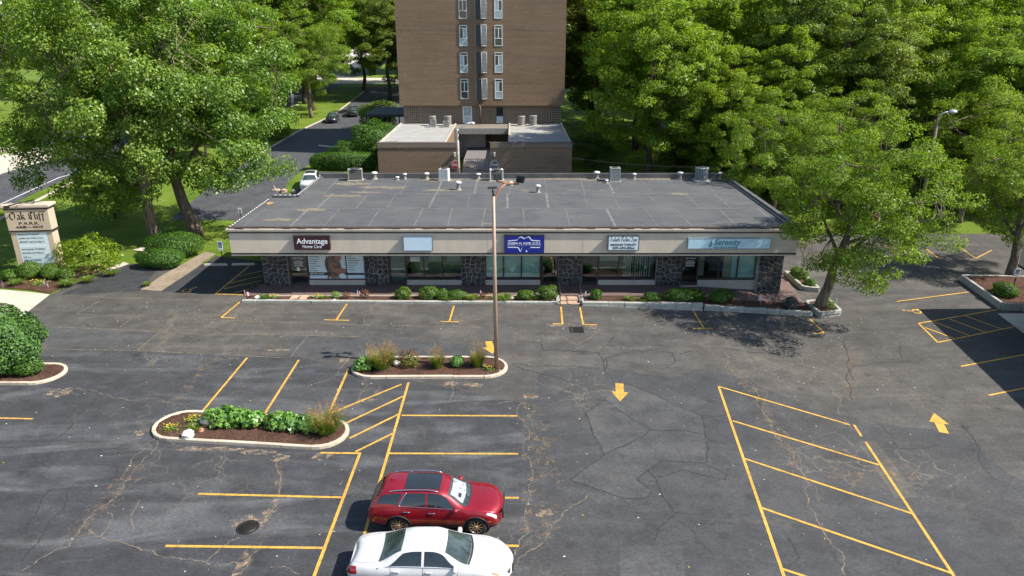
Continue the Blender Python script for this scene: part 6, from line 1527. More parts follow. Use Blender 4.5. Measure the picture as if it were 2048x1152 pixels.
def wheel(parent, x, side, r, width, ytrack, spokes, m):
    w = bpy.data.objects.new('wheel', None); COL.objects.link(w); w.parent = parent; w.location = (x, side * ytrack, r)
    o = MB().lathe((0, 0, 0), [(r * 0.66, -width / 2), (r * 0.93, -width / 2), (r, -width * 0.36), (r, width * 0.36), (r * 0.93, width / 2), (r * 0.66, width / 2)], 32, axis='y').build('tyre', M_TYRE, w)
    f = side * width * 0.44
    rim = MB().lathe((0, 0, 0), [(r * 0.69, f), (r * 0.66, f), (r * 0.62, f * 0.4), (r * 0.60, -f * 0.5), (0.0, -f * 0.5)], 32, axis='y')
    rim.build('rim_barrel', M_WELL, w)
    MB().lathe((0, 0, 0), [(r * 0.70, f * 0.98), (r * 0.70, f * 1.06), (r * 0.63, f * 1.04), (r * 0.63, f * 0.9)], 32, axis='y').build('rim_lip', m, w)
    for k in range(spokes):
        a = 2 * math.pi * k / spokes
        ca, sa = math.cos(a), math.sin(a); hw = r * 0.055
        vs = []
        for rr, hw_, yy in ((r * 0.12, hw * 1.3, f * 0.92), (r * 0.65, hw * 0.85, f * 1.02)):
            for d in (-1, 1): vs.append((rr * ca - d * hw_ * sa, yy, rr * sa + d * hw_ * ca))
            for d in (-1, 1): vs.append((rr * ca - d * hw_ * sa, yy * 0.75, rr * sa + d * hw_ * ca))
        MB().add(vs, [(0, 1, 5, 4), (2, 6, 7, 3), (0, 4, 6, 2), (1, 3, 7, 5)]).build('spoke', m, w)
    MB().lathe((0, 0, 0), [(r * 0.15, f * 0.8), (r * 0.15, f * 1.03), (0.0, f * 1.07)], 14, axis='y').build('hub_cap', m, w)
    return w
def mirror(S, parent, side, x, m):
    c = S.P(x, 4.1, side) + Vector((0.0, side * 0.10, 0.03))
    o = MB(); vs = []; fs = []
    for i in range(7):
        ph = -math.pi / 2 + math.pi * i / 6
        for j in range(12):
            th = 2 * math.pi * j / 12; dx, dy, dz = math.cos(ph) * math.cos(th), math.cos(ph) * math.sin(th), math.sin(ph)
            k = 1 / (abs(dx) ** 3 + abs(dy) ** 3 + abs(dz) ** 3) ** (1 / 3)
            vs.append((c.x + dx * k * (0.11 if dx > 0 else 0.05), c.y + dy * k * 0.12, c.z + dz * k * 0.075))
    for i in range(6):
        for j in range(12): fs.append((i * 12 + j, i * 12 + (j + 1) % 12, (i + 1) * 12 + (j + 1) % 12, (i + 1) * 12 + j))
    o.add(vs, fs, 0, True).build('side_mirror', m, parent)
    MB().tube([S.P(x, 4.05, side), c - Vector((0, side * 0.08, 0.05))], 0.03, 6).build('mirror_arm', M_BLACKP, parent)

SUV_T = dict(zb=[(-2.325, .42), (-1.9, .28), (0, .24), (1.9, .26), (2.325, .36)], zl=[(-2.325, .50), (-1.5, .42), (1.5, .42), (2.325, .45)],
    zm=[(-2.325, .72), (-1.6, .80), (0, .74), (1.4, .74), (2.0, .70), (2.325, .56)], wm=[(-2.325, .74), (-2.1, .86), (-1.35, .925), (-.3, .905), (.5, .905), (1.4, .925), (2.0, .90), (2.325, .80)],
    zbelt=[(-2.325, .86), (-2.15, 1.09), (-1.6, 1.14), (-.5, 1.09), (.9, 1.04), (1.15, 1.03), (1.9, .96), (2.2, .88), (2.325, .76)], wb=[(-2.325, .66), (-2.1, .78), (-1.4, .85), (0, .865), (1.0, .85), (1.6, .84), (2.05, .80), (2.325, .72)],
    zt=[(-2.325, .90), (-2.2, 1.10), (-2.0, 1.40), (-1.75, 1.52), (-1.2, 1.565), (-.3, 1.585), (.15, 1.535), (.42, 1.43), (1.12, 1.075), (1.9, .995), (2.2, .91), (2.325, .78)], wt=[(-2.325, .56), (-2.05, .60), (-1.5, .60), (0, .595), (.42, .61), (1.12, .74), (1.6, .72), (2.1, .68), (2.325, .60)],
    zc=[(-2.325, .93), (-2.22, 1.13), (-2.0, 1.47), (-1.82, 1.60), (-1.2, 1.645), (-.3, 1.66), (.10, 1.625), (.40, 1.53), (1.16, 1.12), (1.6, 1.095), (2.0, 1.04), (2.22, .96), (2.325, .82)])
SUV_B = [(-2.325, .10), (-1.5, .03), (0, 0.0), (.4, .10), (1.1, .16), (1.6, .08), (2.0, .16), (2.325, .22)]
def make_suv(label, paint, loc, rz, detail=True, shade=False):  # shade adds the painted reflection on the windshield
    S = CarShape(4.65, SUV_T, SUV_B); t = thing('suv', label, 'car', loc, rz)
    ax = ((1.40, .37), (-1.325, .37))
    S.body(paint, M_WELL, t, ax, 0.055, 0.56)
    for x, r in ax:
        for sd in (-1, 1): wheel(t, x, sd, r, 0.235, 0.80, 10, M_RIM)
    S.top('windshield', 0.44, 1.13, -0.99, 0.99, M_WSH, t, 0.007, pin=0.03); S.top('rear_window', -2.17, -1.93, -0.97, 0.97, M_CGLASS, t, 0.007)
    sr = S.top('sunroof', -1.12, 0.12, -0.80, 0.80, M_CGLASS, t, 0.008); S.top('sunroof_bar', -0.55, -0.50, -0.80, 0.80, M_CHROME if False else M_BLACKP, t, 0.012, nx=2)
    for sd in (-1, 1):
        S.patch('side_window', [(-0.28, 4.14), (0.86, 4.14), (0.40, 4.84), (-0.28, 4.86)], M_CGLASS, t, sd); S.patch('side_window', [(-1.30, 4.16), (-0.36, 4.14), (-0.36, 4.86), (-1.02, 4.86)], M_CGLASS, t, sd)
        S.patch('quarter_window', [(-2.02, 4.22), (-1.32, 4.16), (-1.14, 4.86), (-1.86, 4.80)], M_CGLASS, t, sd)
        S.rod('window_trim', [(0.95, 4.06), (-0.3, 4.07), (-1.26, 4.08), (-1.02, 4.9)], 0.013, M_CHROME, t, sd)
        if not detail: continue
        S.patch('sill_cladding', [(-0.92, 0.98), (0.98, 0.98), (0.98, 2.05), (-0.92, 2.05)], M_BLACKP, t, sd, 0.008); S.patch('sill_cladding', [(-2.2, 1.0), (-1.74, 1.0), (-1.74, 1.8), (-2.2, 1.8)], M_BLACKP, t, sd, 0.008); S.patch('sill_cladding', [(1.82, 1.0), (2.26, 1.0), (2.26, 1.7), (1.82, 1.7)], M_BLACKP, t, sd, 0.008)
        for x in (0.88, -0.32, -1.16): S.rod('door_gap', [(x, 1.8), (x, 4.0)], 0.006, M_WELL, t, sd, 0.002, 4)
        for x in (-0.14, -1.0): S.rod('door_handle', [(x - 0.11, 3.55), (x + 0.11, 3.55)], 0.018, M_CHROME, t, sd, 0.025, 6)
        P = [S.P(x, 5.05, sd) + Vector((0, 0, 0.055 * max(0.0, math.sin(math.pi * (x + 1.62) / 1.72)) ** 0.5 + 0.015)) for x in np.linspace(-1.62, 0.10, 14)]
        MB().tube(P, 0.022, 6).build('roof_rail', M_CHROME, t)
        S.patch('headlamp', [(1.86, 3.55), (2.30, 3.35), (2.30, 3.75), (1.92, 3.82)], M_LAMP, t, sd, 0.008); S.patch('fog_lamp', [(2.16, 2.0), (2.31, 2.0), (2.31, 2.5), (2.20, 2.5)], M_CHROME, t, sd, 0.01)
        S.patch('tail_lamp', [(-2.30, 3.1), (-1.92, 3.3), (-1.98, 3.75), (-2.30, 3.7)], M_TAIL, t, sd, 0.008); S.patch('side_reflector', [(1.98, 2.6), (2.08, 2.6), (2.08, 2.8), (1.98, 2.8)], M_AMBER, t, sd, 0.008)
        mirror(S, t, sd, 0.80, paint)
        for x, r in ax:
            arc = [Vector((x + (r + 0.062) * math.cos(a), 0, r + (r + 0.062) * math.sin(a))) for a in np.linspace(-0.25, math.pi + 0.25, 20)]
            P = []
            for v in arc:
                q = min(np.linspace(1.0, 4.0, 60), key=lambda q_: abs(S.P(v.x, q_, sd).z - v.z)); p = S.P(v.x, q, sd); P.append(Vector((v.x, p.y + sd * 0.004, v.z)))
            MB().tube(P, 0.022, 5).build('arch_trim', M_BLACKP, t)
    if detail:
        MB().add([tuple(S.P(x, 7) + Vector((0, y, z))) for x, y, z in ((-1.72, -.025, 0), (-1.72, .025, 0), (-1.45, 0, 0), (-1.70, 0, .10))], [(0, 2, 3), (1, 3, 2), (0, 3, 1)]).build('antenna_fin', paint, t)
        g = MB(); g.bb(2.29, 2.345, -0.56, 0.56, 0.52, 0.80); g.build('grille', M_BLACKP, t); MB().bb(2.346, 2.356, -0.50, 0.50, 0.63, 0.66).build('grille_bar', M_CHROME, t)
        S.top('cowl', 1.14, 1.19, -0.96, 0.96, M_BLACKP, t, 0.008, nx=2)
        p = S.P(0.62, 2.35, -1); text_mesh('lettering', 'EQUINOX', 0.075, M_CHROME, t, (0.62, p.y - 0.012, p.z), spacing=1.5, depth=0.003)
        for sd in (0, 1): MB().tube([S.P(1.15, 6.4, -1) + Vector((0, 0.55 * sd, 0.03)), S.P(0.95, 6.6, -1) + Vector((0, 0.55 * sd, 0.06))], 0.01, 4).build('wiper', M_BLACKP, t)
    if shade: S.top('windshield_reflection', 0.52, 0.98, -0.80, 0.72, mat('pale_reflection', (0.34, 0.37, 0.38), 0.4, 0.7, 5), t, 0.0105, nx=10); S.top('windshield_reflection', 0.76, 0.86, -0.55, -0.25, M_CGLASS, t, 0.013, nx=3)  # reflection of sky and dash painted on the glass, with a dark gap
    return t
SED_T = dict(zb=[(-2.545, .36), (-2.0, .24), (0, .20), (2.0, .20), (2.545, .28)], zl=[(-2.545, .44), (-1.5, .36), (1.5, .36), (2.545, .38)],
    zm=[(-2.545, .66), (-1.6, .72), (0, .68), (1.4, .68), (2.1, .62), (2.545, .48)], wm=[(-2.545, .70), (-2.35, .84), (-1.4, .92), (0, .925), (1.4, .92), (2.1, .89), (2.545, .72)],
    zbelt=[(-2.545, .76), (-2.4, .88), (-1.7, .95), (-.5, .94), (.9, .90), (1.2, .885), (2.1, .76), (2.4, .66), (2.545, .56)], wb=[(-2.545, .62), (-2.3, .76), (-1.6, .84), (0, .865), (1.0, .85), (1.6, .83), (2.2, .77), (2.545, .62)],
    zt=[(-2.545, .79), (-2.42, .91), (-1.78, .995), (-1.60, 1.02), (-.92, 1.31), (-.5, 1.385), (0, 1.39), (.25, 1.345), (.42, 1.27), (1.20, .945), (2.1, .81), (2.42, .69), (2.545, .58)], wt=[(-2.545, .54), (-2.2, .66), (-1.65, .72), (-.92, .58), (-.4, .555), (.25, .565), (.42, .59), (1.20, .74), (1.7, .70), (2.2, .62), (2.545, .50)],
    zc=[(-2.545, .81), (-2.42, .94), (-1.80, 1.03), (-1.62, 1.06), (-.95, 1.39), (-.5, 1.47), (0, 1.478), (.22, 1.44), (.42, 1.36), (1.22, .99), (1.7, .945), (2.1, .87), (2.42, .74), (2.545, .61)])
SED_B = [(-2.545, .16), (-1.7, .10), (-.9, .08), (0, 0.0), (.4, .10), (1.2, .18), (1.7, .10), (2.1, .20), (2.545, .28)]
def make_sedan(label, paint, loc, rz, detail=True):
    S = CarShape(5.09, SED_T, SED_B); t = thing('sedan', label, 'car', loc, rz)
    ax = ((1.50, .325), (-1.31, .325))
    S.body(paint, M_WELL, t, ax, 0.05, 0.58)
    for x, r in ax:
        for sd in (-1, 1): wheel(t, x, sd, r, 0.215, 0.81, 5, M_RIM)
    S.top('windshield', 0.44, 1.19, -0.99, 0.99, M_WSH, t, 0.007, pin=0.02); S.top('rear_window', -1.62, -0.94, -0.97, 0.97, M_WSH, t, 0.007)
    for sd in (-1, 1):
        S.patch('side_window', [(-0.22, 4.14), (0.98, 4.14), (0.42, 4.84), (-0.22, 4.86)], M_CGLASS, t, sd); S.patch('side_window', [(-1.28, 4.16), (-0.30, 4.14), (-0.30, 4.86), (-0.86, 4.86)], M_CGLASS, t, sd)
        if not detail: continue
        S.rod('window_trim', [(1.0, 4.06), (-0.3, 4.07), (-1.36, 4.10)], 0.010, M_CHROME, t, sd)
        for x in (0.98, -0.26, -1.20): S.rod('door_gap', [(x, 1.5), (x, 4.0)], 0.005, M_WELL, t, sd, 0.002, 4)
        S.rod('trunk_gap', [(-1.72, 5.1), (-2.40, 5.2)], 0.005, M_WELL, t, sd, 0.002, 4); S.rod('hood_gap', [(1.30, 5.0), (2.35, 5.0)], 0.005, M_WELL, t, sd, 0.002, 4)
        S.rod('side_moulding', [(-1.0, 2.6), (1.1, 2.6)], 0.014, paint, t, sd, 0.008)
        for x in (-0.08, -1.02): S.rod('door_handle', [(x - 0.11, 3.55), (x + 0.11, 3.55)], 0.02, paint, t, sd, 0.025, 6)
        S.patch('headlamp', [(1.98, 3.75), (2.42, 3.45), (2.46, 4.25), (2.16, 4.55)], M_LAMP, t, sd, 0.008); S.patch('turn_lamp', [(2.04, 3.62), (2.30, 3.42), (2.32, 3.62), (2.06, 3.78)], M_AMBER, t, sd, 0.011)
        S.patch('tail_lamp', [(-2.53, 3.0), (-2.20, 3.1), (-2.26, 4.2), (-2.50, 4.2)], M_TAIL, t, sd, 0.008); S.patch('fuel_flap', [(-1.62, 3.72), (-1.57, 3.72), (-1.57, 3.86), (-1.62, 3.86)], M_BLACKP, t, sd, 0.008)
        mirror(S, t, sd, 0.86, paint)
    if detail:
        S.top('cowl', 1.20, 1.27, -0.97, 0.97, M_BLACKP, t, 0.008, nx=2)
        MB().bb(2.50, 2.555, -0.36, 0.36, 0.42, 0.60).build('grille', M_BLACKP, t)
        for sd in (0, 1): MB().tube([S.P(1.2, 6.4, -1) + Vector((0, 0.55 * sd, 0.02)), S.P(0.9, 6.7, -1) + Vector((0, 0.55 * sd, 0.06))], 0.01, 4).build('wiper', M_BLACKP, t)
    return t
P_RED = car_paint('paint_red', (0.27, 0.004, 0.014), metal=0.35); P_WHITE = car_paint('paint_white', (0.56, 0.56, 0.55)); P_DARK = car_paint('paint_charcoal', (0.022, 0.026, 0.030), metal=0.2)
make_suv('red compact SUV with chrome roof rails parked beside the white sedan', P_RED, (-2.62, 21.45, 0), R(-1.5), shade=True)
make_sedan('white four-door sedan cut off by the bottom edge of the picture', P_WHITE, (-2.50, 18.72, 0), R(-0.5))
make_suv('white car parked behind the left rear corner of the shops', P_WHITE, (-20.6, 72.4, terr(-20.6, 72.4)), R(-80), detail=False)
make_sedan('black sedan parked at the kerb of the rear drive, nearer one', P_DARK, (-28.9, 117.5, terr(-29, 117.5)), R(-82), detail=False)
make_suv('dark SUV parked just beyond the black sedan', P_DARK, (-27.0, 124.5, terr(-27, 124.5)), R(-86), detail=False)

# ------------------------------------------------------------------ light pole of the lot
M_POLE = mat('tan_pole', (0.36, 0.25, 0.18), 0.5, 0.12, 1.5, metal=0.2); M_RUST = mat('rusty_arm', (0.34, 0.14, 0.07), 0.6, 0.25, 4)
lp = thing('light_pole', 'tall tan parking lot light pole with floodlights on a curved arm', 'light pole', (-0.80, 33.27, 0.000))
MB().bb(-0.22, 0.22, -0.22, 0.22, -0.05, 0.12).build('base', M_CONC, lp)
MB().tube([(0, 0, 0.1), (-0.05, 0, 5), (-0.08, 0, 9.2)], [0.115, 0.095, 0.075], 12).build('pole', M_POLE, lp)
MB().tube([(-0.08, 0, 9.15), (-0.08, 0, 9.45)], 0.05, 8).build('pole_top', M_BLKMET, lp)
MB().tube([(-0.08, 0, 8.6), (0.0, 0.05, 9.1), (0.2, 0.15, 9.5), (0.5, 0.25, 9.75)], 0.045, 8).build('arm', M_RUST, lp)
MB().tube([(0.05, 0.2, 9.9), (0.5, 0.25, 9.76), (1.05, 0.3, 9.72), (1.15, 0.3, 9.76)], 0.045, 8).build('cross_arm', M_RUST, lp)
def flood(c, tilt, yaw, m=M_BLKMET):
    h = bpy.data.objects.new('floodlight', None); COL.objects.link(h); h.parent = lp; h.location = c; h.rotation_euler = (R(tilt), 0, R(yaw))
    MB().box((0, 0, 0), (0.42, 0.32, 0.07)).build('housing', m, h); MB().bb(-0.17, 0.17, -0.12, 0.12, -0.045, -0.036).build('lens', M_LAMP, h)
    for k in range(5): MB().bb(-0.18 + k * 0.08, -0.16 + k * 0.08, -0.13, 0.13, 0.036, 0.07).build('fin', m, h)
    MB().tube([(0, 0.0, -0.04), (0, 0.0, -0.22)], 0.03, 6).build('knuckle', m, h)
flood((-0.12, -0.12, 9.62), -12, 10); flood((1.2, 0.25, 9.95), 62, -30); flood((0.12, 0.25, 10.08), 70, 20)

# ------------------------------------------------------------------ roof gear of the shops
M_GALV = mat('galvanised', (0.55, 0.56, 0.57), 0.4, 0.15, 6, metal=0.6); M_BOOT = mat('pipe_boot', (0.22, 0.20, 0.17), 0.8)
def vent(label, loc, h=0.5, r_=0.11):
    t = thing('roof_vent', label, 'vent', loc, group='vents on the shop roof')
    MB().lathe((0, 0, 0), [(r_ * 1.9, 0.0), (r_ * 1.3, 0.08), (r_ * 1.05, 0.2)], 14).build('boot', M_BOOT, t)
    MB().lathe((0, 0, 0), [(r_, 0.1), (r_, h * 0.78)], 14).build('pipe', M_BOOT, t)
    MB().lathe((0, 0, 0), [(r_ * 0.9, h * 0.74), (r_ * 1.7, h * 0.76), (r_ * 1.75, h * 0.92), (r_ * 1.1, h), (0.0, h * 1.02)], 14).build('cap', M_WHITE, t)
VZ = 4.625
for px, h, r_, lb in (((-11.59, 60.20, 4.62), 0.62, 0.15, 'stout roof vent next to the leftmost condenser'), ((-9.04, 60.20, 4.62), 0.5, 0.1, 'thin roof vent, second from the left at the rear parapet'), ((-7.19, 59.98, 4.62), 0.55, 0.13, 'roof vent left of the white condenser'), ((-4.22, 55.65, 4.62), 0.7, 0.14, 'tall roof vent standing alone left of the light pole'),
                      ((-2.84, 60.20, 4.62), 0.5, 0.12, 'grey roof vent right of the white condenser'), ((7.15, 59.98, 4.62), 0.66, 0.15, 'stout roof vent left of the tall slatted condenser'), ((10.31, 60.20, 4.62), 0.5, 0.1, 'thin roof vent right of the tall slatted condenser'), ((14.18, 60.20, 4.62), 0.62, 0.14, 'roof vent left of the round condenser'),
                      ((17.55, 60.41, 4.62), 0.6, 0.11, 'roof vent at the far right corner of the roof'), ((2.02, 54.75, 4.62), 0.6, 0.12, 'roof vent standing alone right of the light pole'), ((-9.63, 59.57, 4.62), 0.28, 0.1, 'very short roof vent near the rear parapet'), ((7.79, 58.34, 4.62), 0.26, 0.09, 'stubby roof vent in front of the tall slatted condenser'), ((-0.08, 57.35, 4.62), 0.3, 0.09, 'stubby roof vent beside the curved lamp arm')):
    vent(lb, (px[0], min(px[1], 59.9), VZ), h, r_)
def ac(label, p, w_, d_, h_, m, style, rz=0.0): condenser(label, (p[0], min(p[1], 59.5), VZ), w_ * 1.1, d_ * 1.1, h_ * 1.12, m, style, rz, 'condensers on the shop roof')
ac('grey box condenser with dark grille, leftmost on the shop roof', (-13.12, 59.98, 4.62), 1.05, 0.55, 0.85, M_ACG, 'front', R(8)); ac('plain white box condenser on the shop roof', (-5.66, 59.36, 4.62), 0.7, 0.6, 0.88, M_ACW, 'plain', R(-10))
ac('pale condenser with dark grille behind the light pole', (-1.30, 59.36, 4.62), 1.0, 0.5, 0.85, M_ACW, 'front', R(5)); ac('tall slatted slate condenser right of the middle of the roof', (8.56, 59.15, 4.62), 0.75, 0.75, 1.0, M_ACGR, 'slats'); ac('round slate condenser near the right end of the roof', (15.84, 59.36, 4.62), 1.0, 1.0, 0.98, M_ACGR, 'round')

# ------------------------------------------------------------------ the street sign
M_SIGNB = stucco('sign_stucco', (0.50, 0.40, 0.30)); M_PANEL = mat('tenant_panel', (0.60, 0.70, 0.74), 0.35, 0.04); M_BLET = mat('black_lettering', (0.018, 0.016, 0.016), 0.6)
sg = thing('monument_sign', 'tall beige street sign with black gothic lettering over white tenant panels', 'sign', (-33.95, 48.75, 0), R(6))
sg.scale = (0.92, 0.92, 0.95)
HB = 5.35; 
MB().bb(-1.55, 1.55, -0.02, 0.95, 3.42, HB - 0.25).build('header', M_SIGNB, sg)
bs = MB(); bs.bb(-1.5, -1.12, 0.02, 0.9, 0.0, 3.25); bs.bb(1.12, 1.5, 0.02, 0.9, 0.0, 3.25); bs.bb(-1.119, 1.119, 0.06, 0.86, 0.0, 0.35); bs.bb(-1.119, 1.119, 0.25, 0.86, 0.352, 3.25); bs.build('body', M_SIGNB, sg)
MB().bb(-1.72, 1.72, -0.14, 1.07, HB - 0.16, HB).bb(-1.64, 1.64, -0.08, 1.01, HB - 0.25, HB - 0.162).build('cap', M_CORN, sg)
MB().bb(-1.60, 1.60, -0.06, 0.99, HB - 0.36, HB - 0.252).build('dark_band', M_BAND, sg); MB().bb(-1.60, 1.60, -0.06, 0.99, 3.30, 3.418).build('dark_band', M_BAND, sg); MB().bb(-1.56, 1.56, -0.03, 0.96, 3.252, 3.298).build('ledge', M_CORN, sg)
rows = ['MASSAGE THERAPY', 'JOSEPH M. POPE, D.D.S.', 'MIDWEST HEALTHCARE P.C.', '', 'PEOPLELINK STAFFING', "MONICAL'S PIZZA", '', 'KERN OPTOMETRY', 'THE BOOK RACK', '']
for k, s_ in enumerate(rows):
    z1 = 3.22 - k * 0.286; z0 = z1 - 0.27
    pn = MB().bb(-1.10, 1.10, 0.02, 0.10, z0, z1).build('tenant_panel', M_PANEL, sg)
    if s_: text_mesh('lettering', s_, 0.17, M_BLET, sg, (-1.0, 0.014, (z0 + z1) / 2), width=1.05 + 0.035 * len(s_) if len(s_) > 14 else 1.3, bold=0.002, depth=0.002, align='LEFT')
    elif k == 6: nib_text('lettering', [[(0, 0.15), (0.02, 0), (0.1, 0.14), (0.18, 0), (0.2, 0.2)], [(0.25, 0.02), (0.3, 0.1), (0.36, 0.02)], [(0.40, 0.02), (0.43, 0.1), (0.5, 0.02)]], (0.012, 0.012), M_BLET, sg, (-0.95, 0.016, z0 + 0.04), depth=0.003)
G = {'O': (0.80, [[(0.10, 0.15), (0.10, 0.80)], [(0.10, 0.80), (0.36, 1.02)], [(0.36, 1.02), (0.62, 0.80)], [(0.62, 0.80), (0.62, 0.2)], [(0.62, 0.2), (0.36, -0.02)], [(0.36, -0.02), (0.10, 0.18)]]),
     'a': (0.50, [[(0.08, 0.55), (0.22, 0.64)], [(0.22, 0.64), (0.36, 0.54)], [(0.36, 0.54), (0.36, 0.08)], [(0.36, 0.08), (0.44, 0.0)], [(0.36, 0.34), (0.10, 0.24)], [(0.10, 0.24), (0.10, 0.08)], [(0.10, 0.08), (0.20, 0.0)], [(0.2, 0.0), (0.36, 0.1)]]),
     'k': (0.52, [[(0.10, 1.05), (0.10, 0.06)], [(0.10, 0.06), (0.18, 0.0)], [(0.10, 0.42), (0.32, 0.62)], [(0.32, 0.62), (0.34, 0.46)], [(0.34, 0.46), (0.16, 0.36)], [(0.20, 0.36), (0.36, 0.14)], [(0.36, 0.14), (0.46, 0.0)]]),
     'C': (0.66, [[(0.56, 0.84), (0.36, 1.02)], [(0.36, 1.02), (0.12, 0.80)], [(0.12, 0.80), (0.12, 0.2)], [(0.12, 0.2), (0.34, -0.02)], [(0.34, -0.02), (0.58, 0.16)], [(0.34, 0.95), (0.34, 0.1)]]),
     'l': (0.26, [[(0.10, 1.05), (0.10, 0.08)], [(0.10, 0.08), (0.20, 0.0)]]), 'i': (0.26, [[(0.02, 0.52), (0.10, 0.62)], [(0.10, 0.62), (0.10, 0.08)], [(0.10, 0.08), (0.20, 0.0)], [(0.08, 0.84), (0.16, 0.9)]]),
     'f': (0.38, [[(0.10, -0.25), (0.10, 0.84)], [(0.10, 0.84), (0.24, 1.04)], [(0.24, 1.04), (0.38, 0.94)], [(0.0, 0.60), (0.28, 0.60)]])}
script = []; word('Oak Cliff', 0, 0, 1.0, G); xe = max(p[0] for st_ in script for p in st_)
nib_text('lettering', script, (0.040, 0.028), M_BLET, sg, (-1.28, -0.022, 4.25), sx=2.58 / xe, sy=0.56, depth=0.004)
text_mesh('lettering', 'PARK', 0.30, M_BLET, sg, (0.0, -0.026, 3.94), width=1.45, bold=0.004, depth=0.004, spacing=1.3); text_mesh('lettering', '4408    4410', 0.26, M_BLET, sg, (0.0, -0.026, 3.66), width=1.95, bold=0.008, depth=0.004)
text_mesh('lettering', 'THRU', 0.10, M_BLET, sg, (0.0, -0.026, 3.66), width=0.3, depth=0.003)
fl_ = thing('sign_floodlight', 'dark floodlight on a long arm mounted on top of the street sign', 'floodlight', (-34.35, 48.6, 5.09))
MB().tube([(0.7, 0.75, 0.02), (0.75, 0.7, 0.22), (-0.2, -0.55, 0.10)], 0.045, 6).build('arm', M_BLKMET, fl_); MB().box((-0.3, -0.66, 0.02), (0.34, 0.26, 0.16), R(30)).build('lamp_head', M_BLKMET, fl_)
mulch_bed('soil', [(-34.97, 45.87), (-32.61, 45.38), (-30.85, 44.70), (-30.65, 46.07), (-30.27, 48.49), (-29.78, 49.72), (-30.61, 50.77), (-32.46, 50.42), (-34.71, 48.71), (-36.58, 48.27)], 0.02, 0.09, None, seed=21).name = 'sign_bed'
tag(bpy.data.objects['sign_bed'], 'mulched planting bed at the foot of the street sign', 'flower bed')
tag(drape('gravel_strip', [(-25.13, 45.38), (-23.61, 45.09), (-23.33, 49.04), (-23.19, 53.52), (-24.27, 54.05), (-24.99, 48.71)], 0.03, concrete_material('gravel', (0.27, 0.215, 0.155), (0.09, 0.06, 0.045), 0.9)), kind='structure')

# ------------------------------------------------------------------ posts and signs round the lot
def post_sign(label, loc, h, w_, ph, face, mark=None, post=M_BLKMET):
    t = thing('access_sign' if mark else 'post_sign', label, 'sign', loc)
    MB().bb(-0.025, 0.025, 0.0, 0.05, -0.1, h).build('post', post, t)
    MB().bb(-w_ / 2, w_ / 2, -0.02, -0.002, h - ph - 0.02, h - 0.02).build('plate', face, t)
    if mark == 'blue':
        MB().bb(-w_ * 0.36, w_ * 0.36, -0.026, -0.021, h - ph * 0.62 - 0.05, h - 0.08).build('symbol_field', mat('access_blue', (0.01, 0.06, 0.24), 0.5), t)
        nib_text('symbol', [[(-0.02, 0.12), (-0.01, 0.0), (0.07, 0.0), (0.11, -0.1)], [(-0.05, 0.0), (-0.07, -0.08), (0.0, -0.12), (0.05, -0.06)]], (0.012, 0.008), M_WHITE, t, (0, -0.026, h - ph * 0.36 - 0.05), depth=0.004)
        text_mesh('lettering', 'RESERVED', 0.07, mat('sign_blue_text', (0.02, 0.12, 0.32), 0.5), t, (0, -0.025, h - ph + 0.07), width=w_ * 0.8, depth=0.001)
    elif mark == 'white':
        for k in range(3): MB().bb(-w_ * 0.3, w_ * 0.3, -0.025, -0.021, h - 0.24 - k * 0.12, h - 0.18 - k * 0.12).build('print_line', M_BLET, t)
    return t
M_SWHITE = mat('sign_white', (0.66, 0.74, 0.76), 0.5)
post_sign('blue and white reserved parking sign on a post left of the shops', (-21.74, 51.13, 0.000), 1.75, 0.34, 0.72, M_SWHITE, 'blue'); post_sign('small white sign on a post beside the rear drive', (-24.22, 62.16, 0.017), 1.6, 0.34, 0.5, M_SWHITE, 'white'); post_sign('blue reserved parking sign in the planter at the right edge', (33.9, 45.4, -0.2), 1.75, 0.34, 0.6, M_SWHITE, 'blue')
for i, (a, lb) in enumerate((((-22.08, 50.65, 0.000), 'concrete wheel stop left of the reserved parking sign'), ((-20.07, 50.77, 0.000), 'concrete wheel stop next to the left wall of the shops'))):
    w_ = thing('wheel_stop', lb, 'wheel stop', (a[0], a[1], 0)); MB().box((0, 0, 0.07), (1.75, 0.2, 0.14), R(2), taper=0.92).build('block', M_CONC, w_, bevel=0.015)
def flag(loc, rz, i, lb):
    t = thing('small_flag', lb, 'flag', loc, rz, 'small flags in the beds')
    MB().tube([(0, 0, -0.05), (0, 0, 0.62)], 0.008, 5).build('stick', M_WHITE, t)
    mw, mr, mb_ = mat('flag_white', (0.70, 0.66, 0.66), 0.8), mat('flag_red', (0.42, 0.05, 0.06), 0.8), mat('flag_blue', (0.03, 0.05, 0.18), 0.8)
    def cloth(u0, u1, v0, v1, m, n, o):
        vs = []
        for v in (v0, v1):
            for k in range(5):
                u = u0 + (u1 - u0) * k / 4; vs.append((0.01 + u * 0.24, 0.03 * math.sin(u * 5 + i) + o, 0.60 - v * 0.30 - u * 0.16))
        MB().add(vs, [(k, k + 1, 6 + k, 5 + k) for k in range(4)]).build(n, m, t)
    cloth(0, 1, 0, 1, mw, 'cloth', 0)
    for k in range(4): cloth(0.0, 1, k * 0.28, k * 0.28 + 0.14, mr, 'stripe', -0.003)
    cloth(0, 0.42, 0, 0.54, mb_, 'canton', -0.005)
for i, (p, lb) in enumerate((((-34.53, 45.57, 0.000), 'small flag at the far left of the sign bed'), ((-31.65, 45.57, 0.000), 'small flag in front of the tenant panels'), ((-17.37, 43.52, 0.060), 'small flag at the left end of the shop bed'), ((-10.04, 43.52, 0.060), 'small flag left of the round boxwood'), ((-2.05, 43.52, 0.060), 'small flag just left of the light pole in the shop bed'), ((4.79, 43.48, 0.007), 'small flag right of the steps'), ((16.03, 42.95, -0.068), 'small flag in the shade before the rightmost shop'), ((20.87, 42.89, -0.250), 'small flag in the planter of the feathery tree'))):
    flag(p, R(-30 + 25 * i), i, lb)
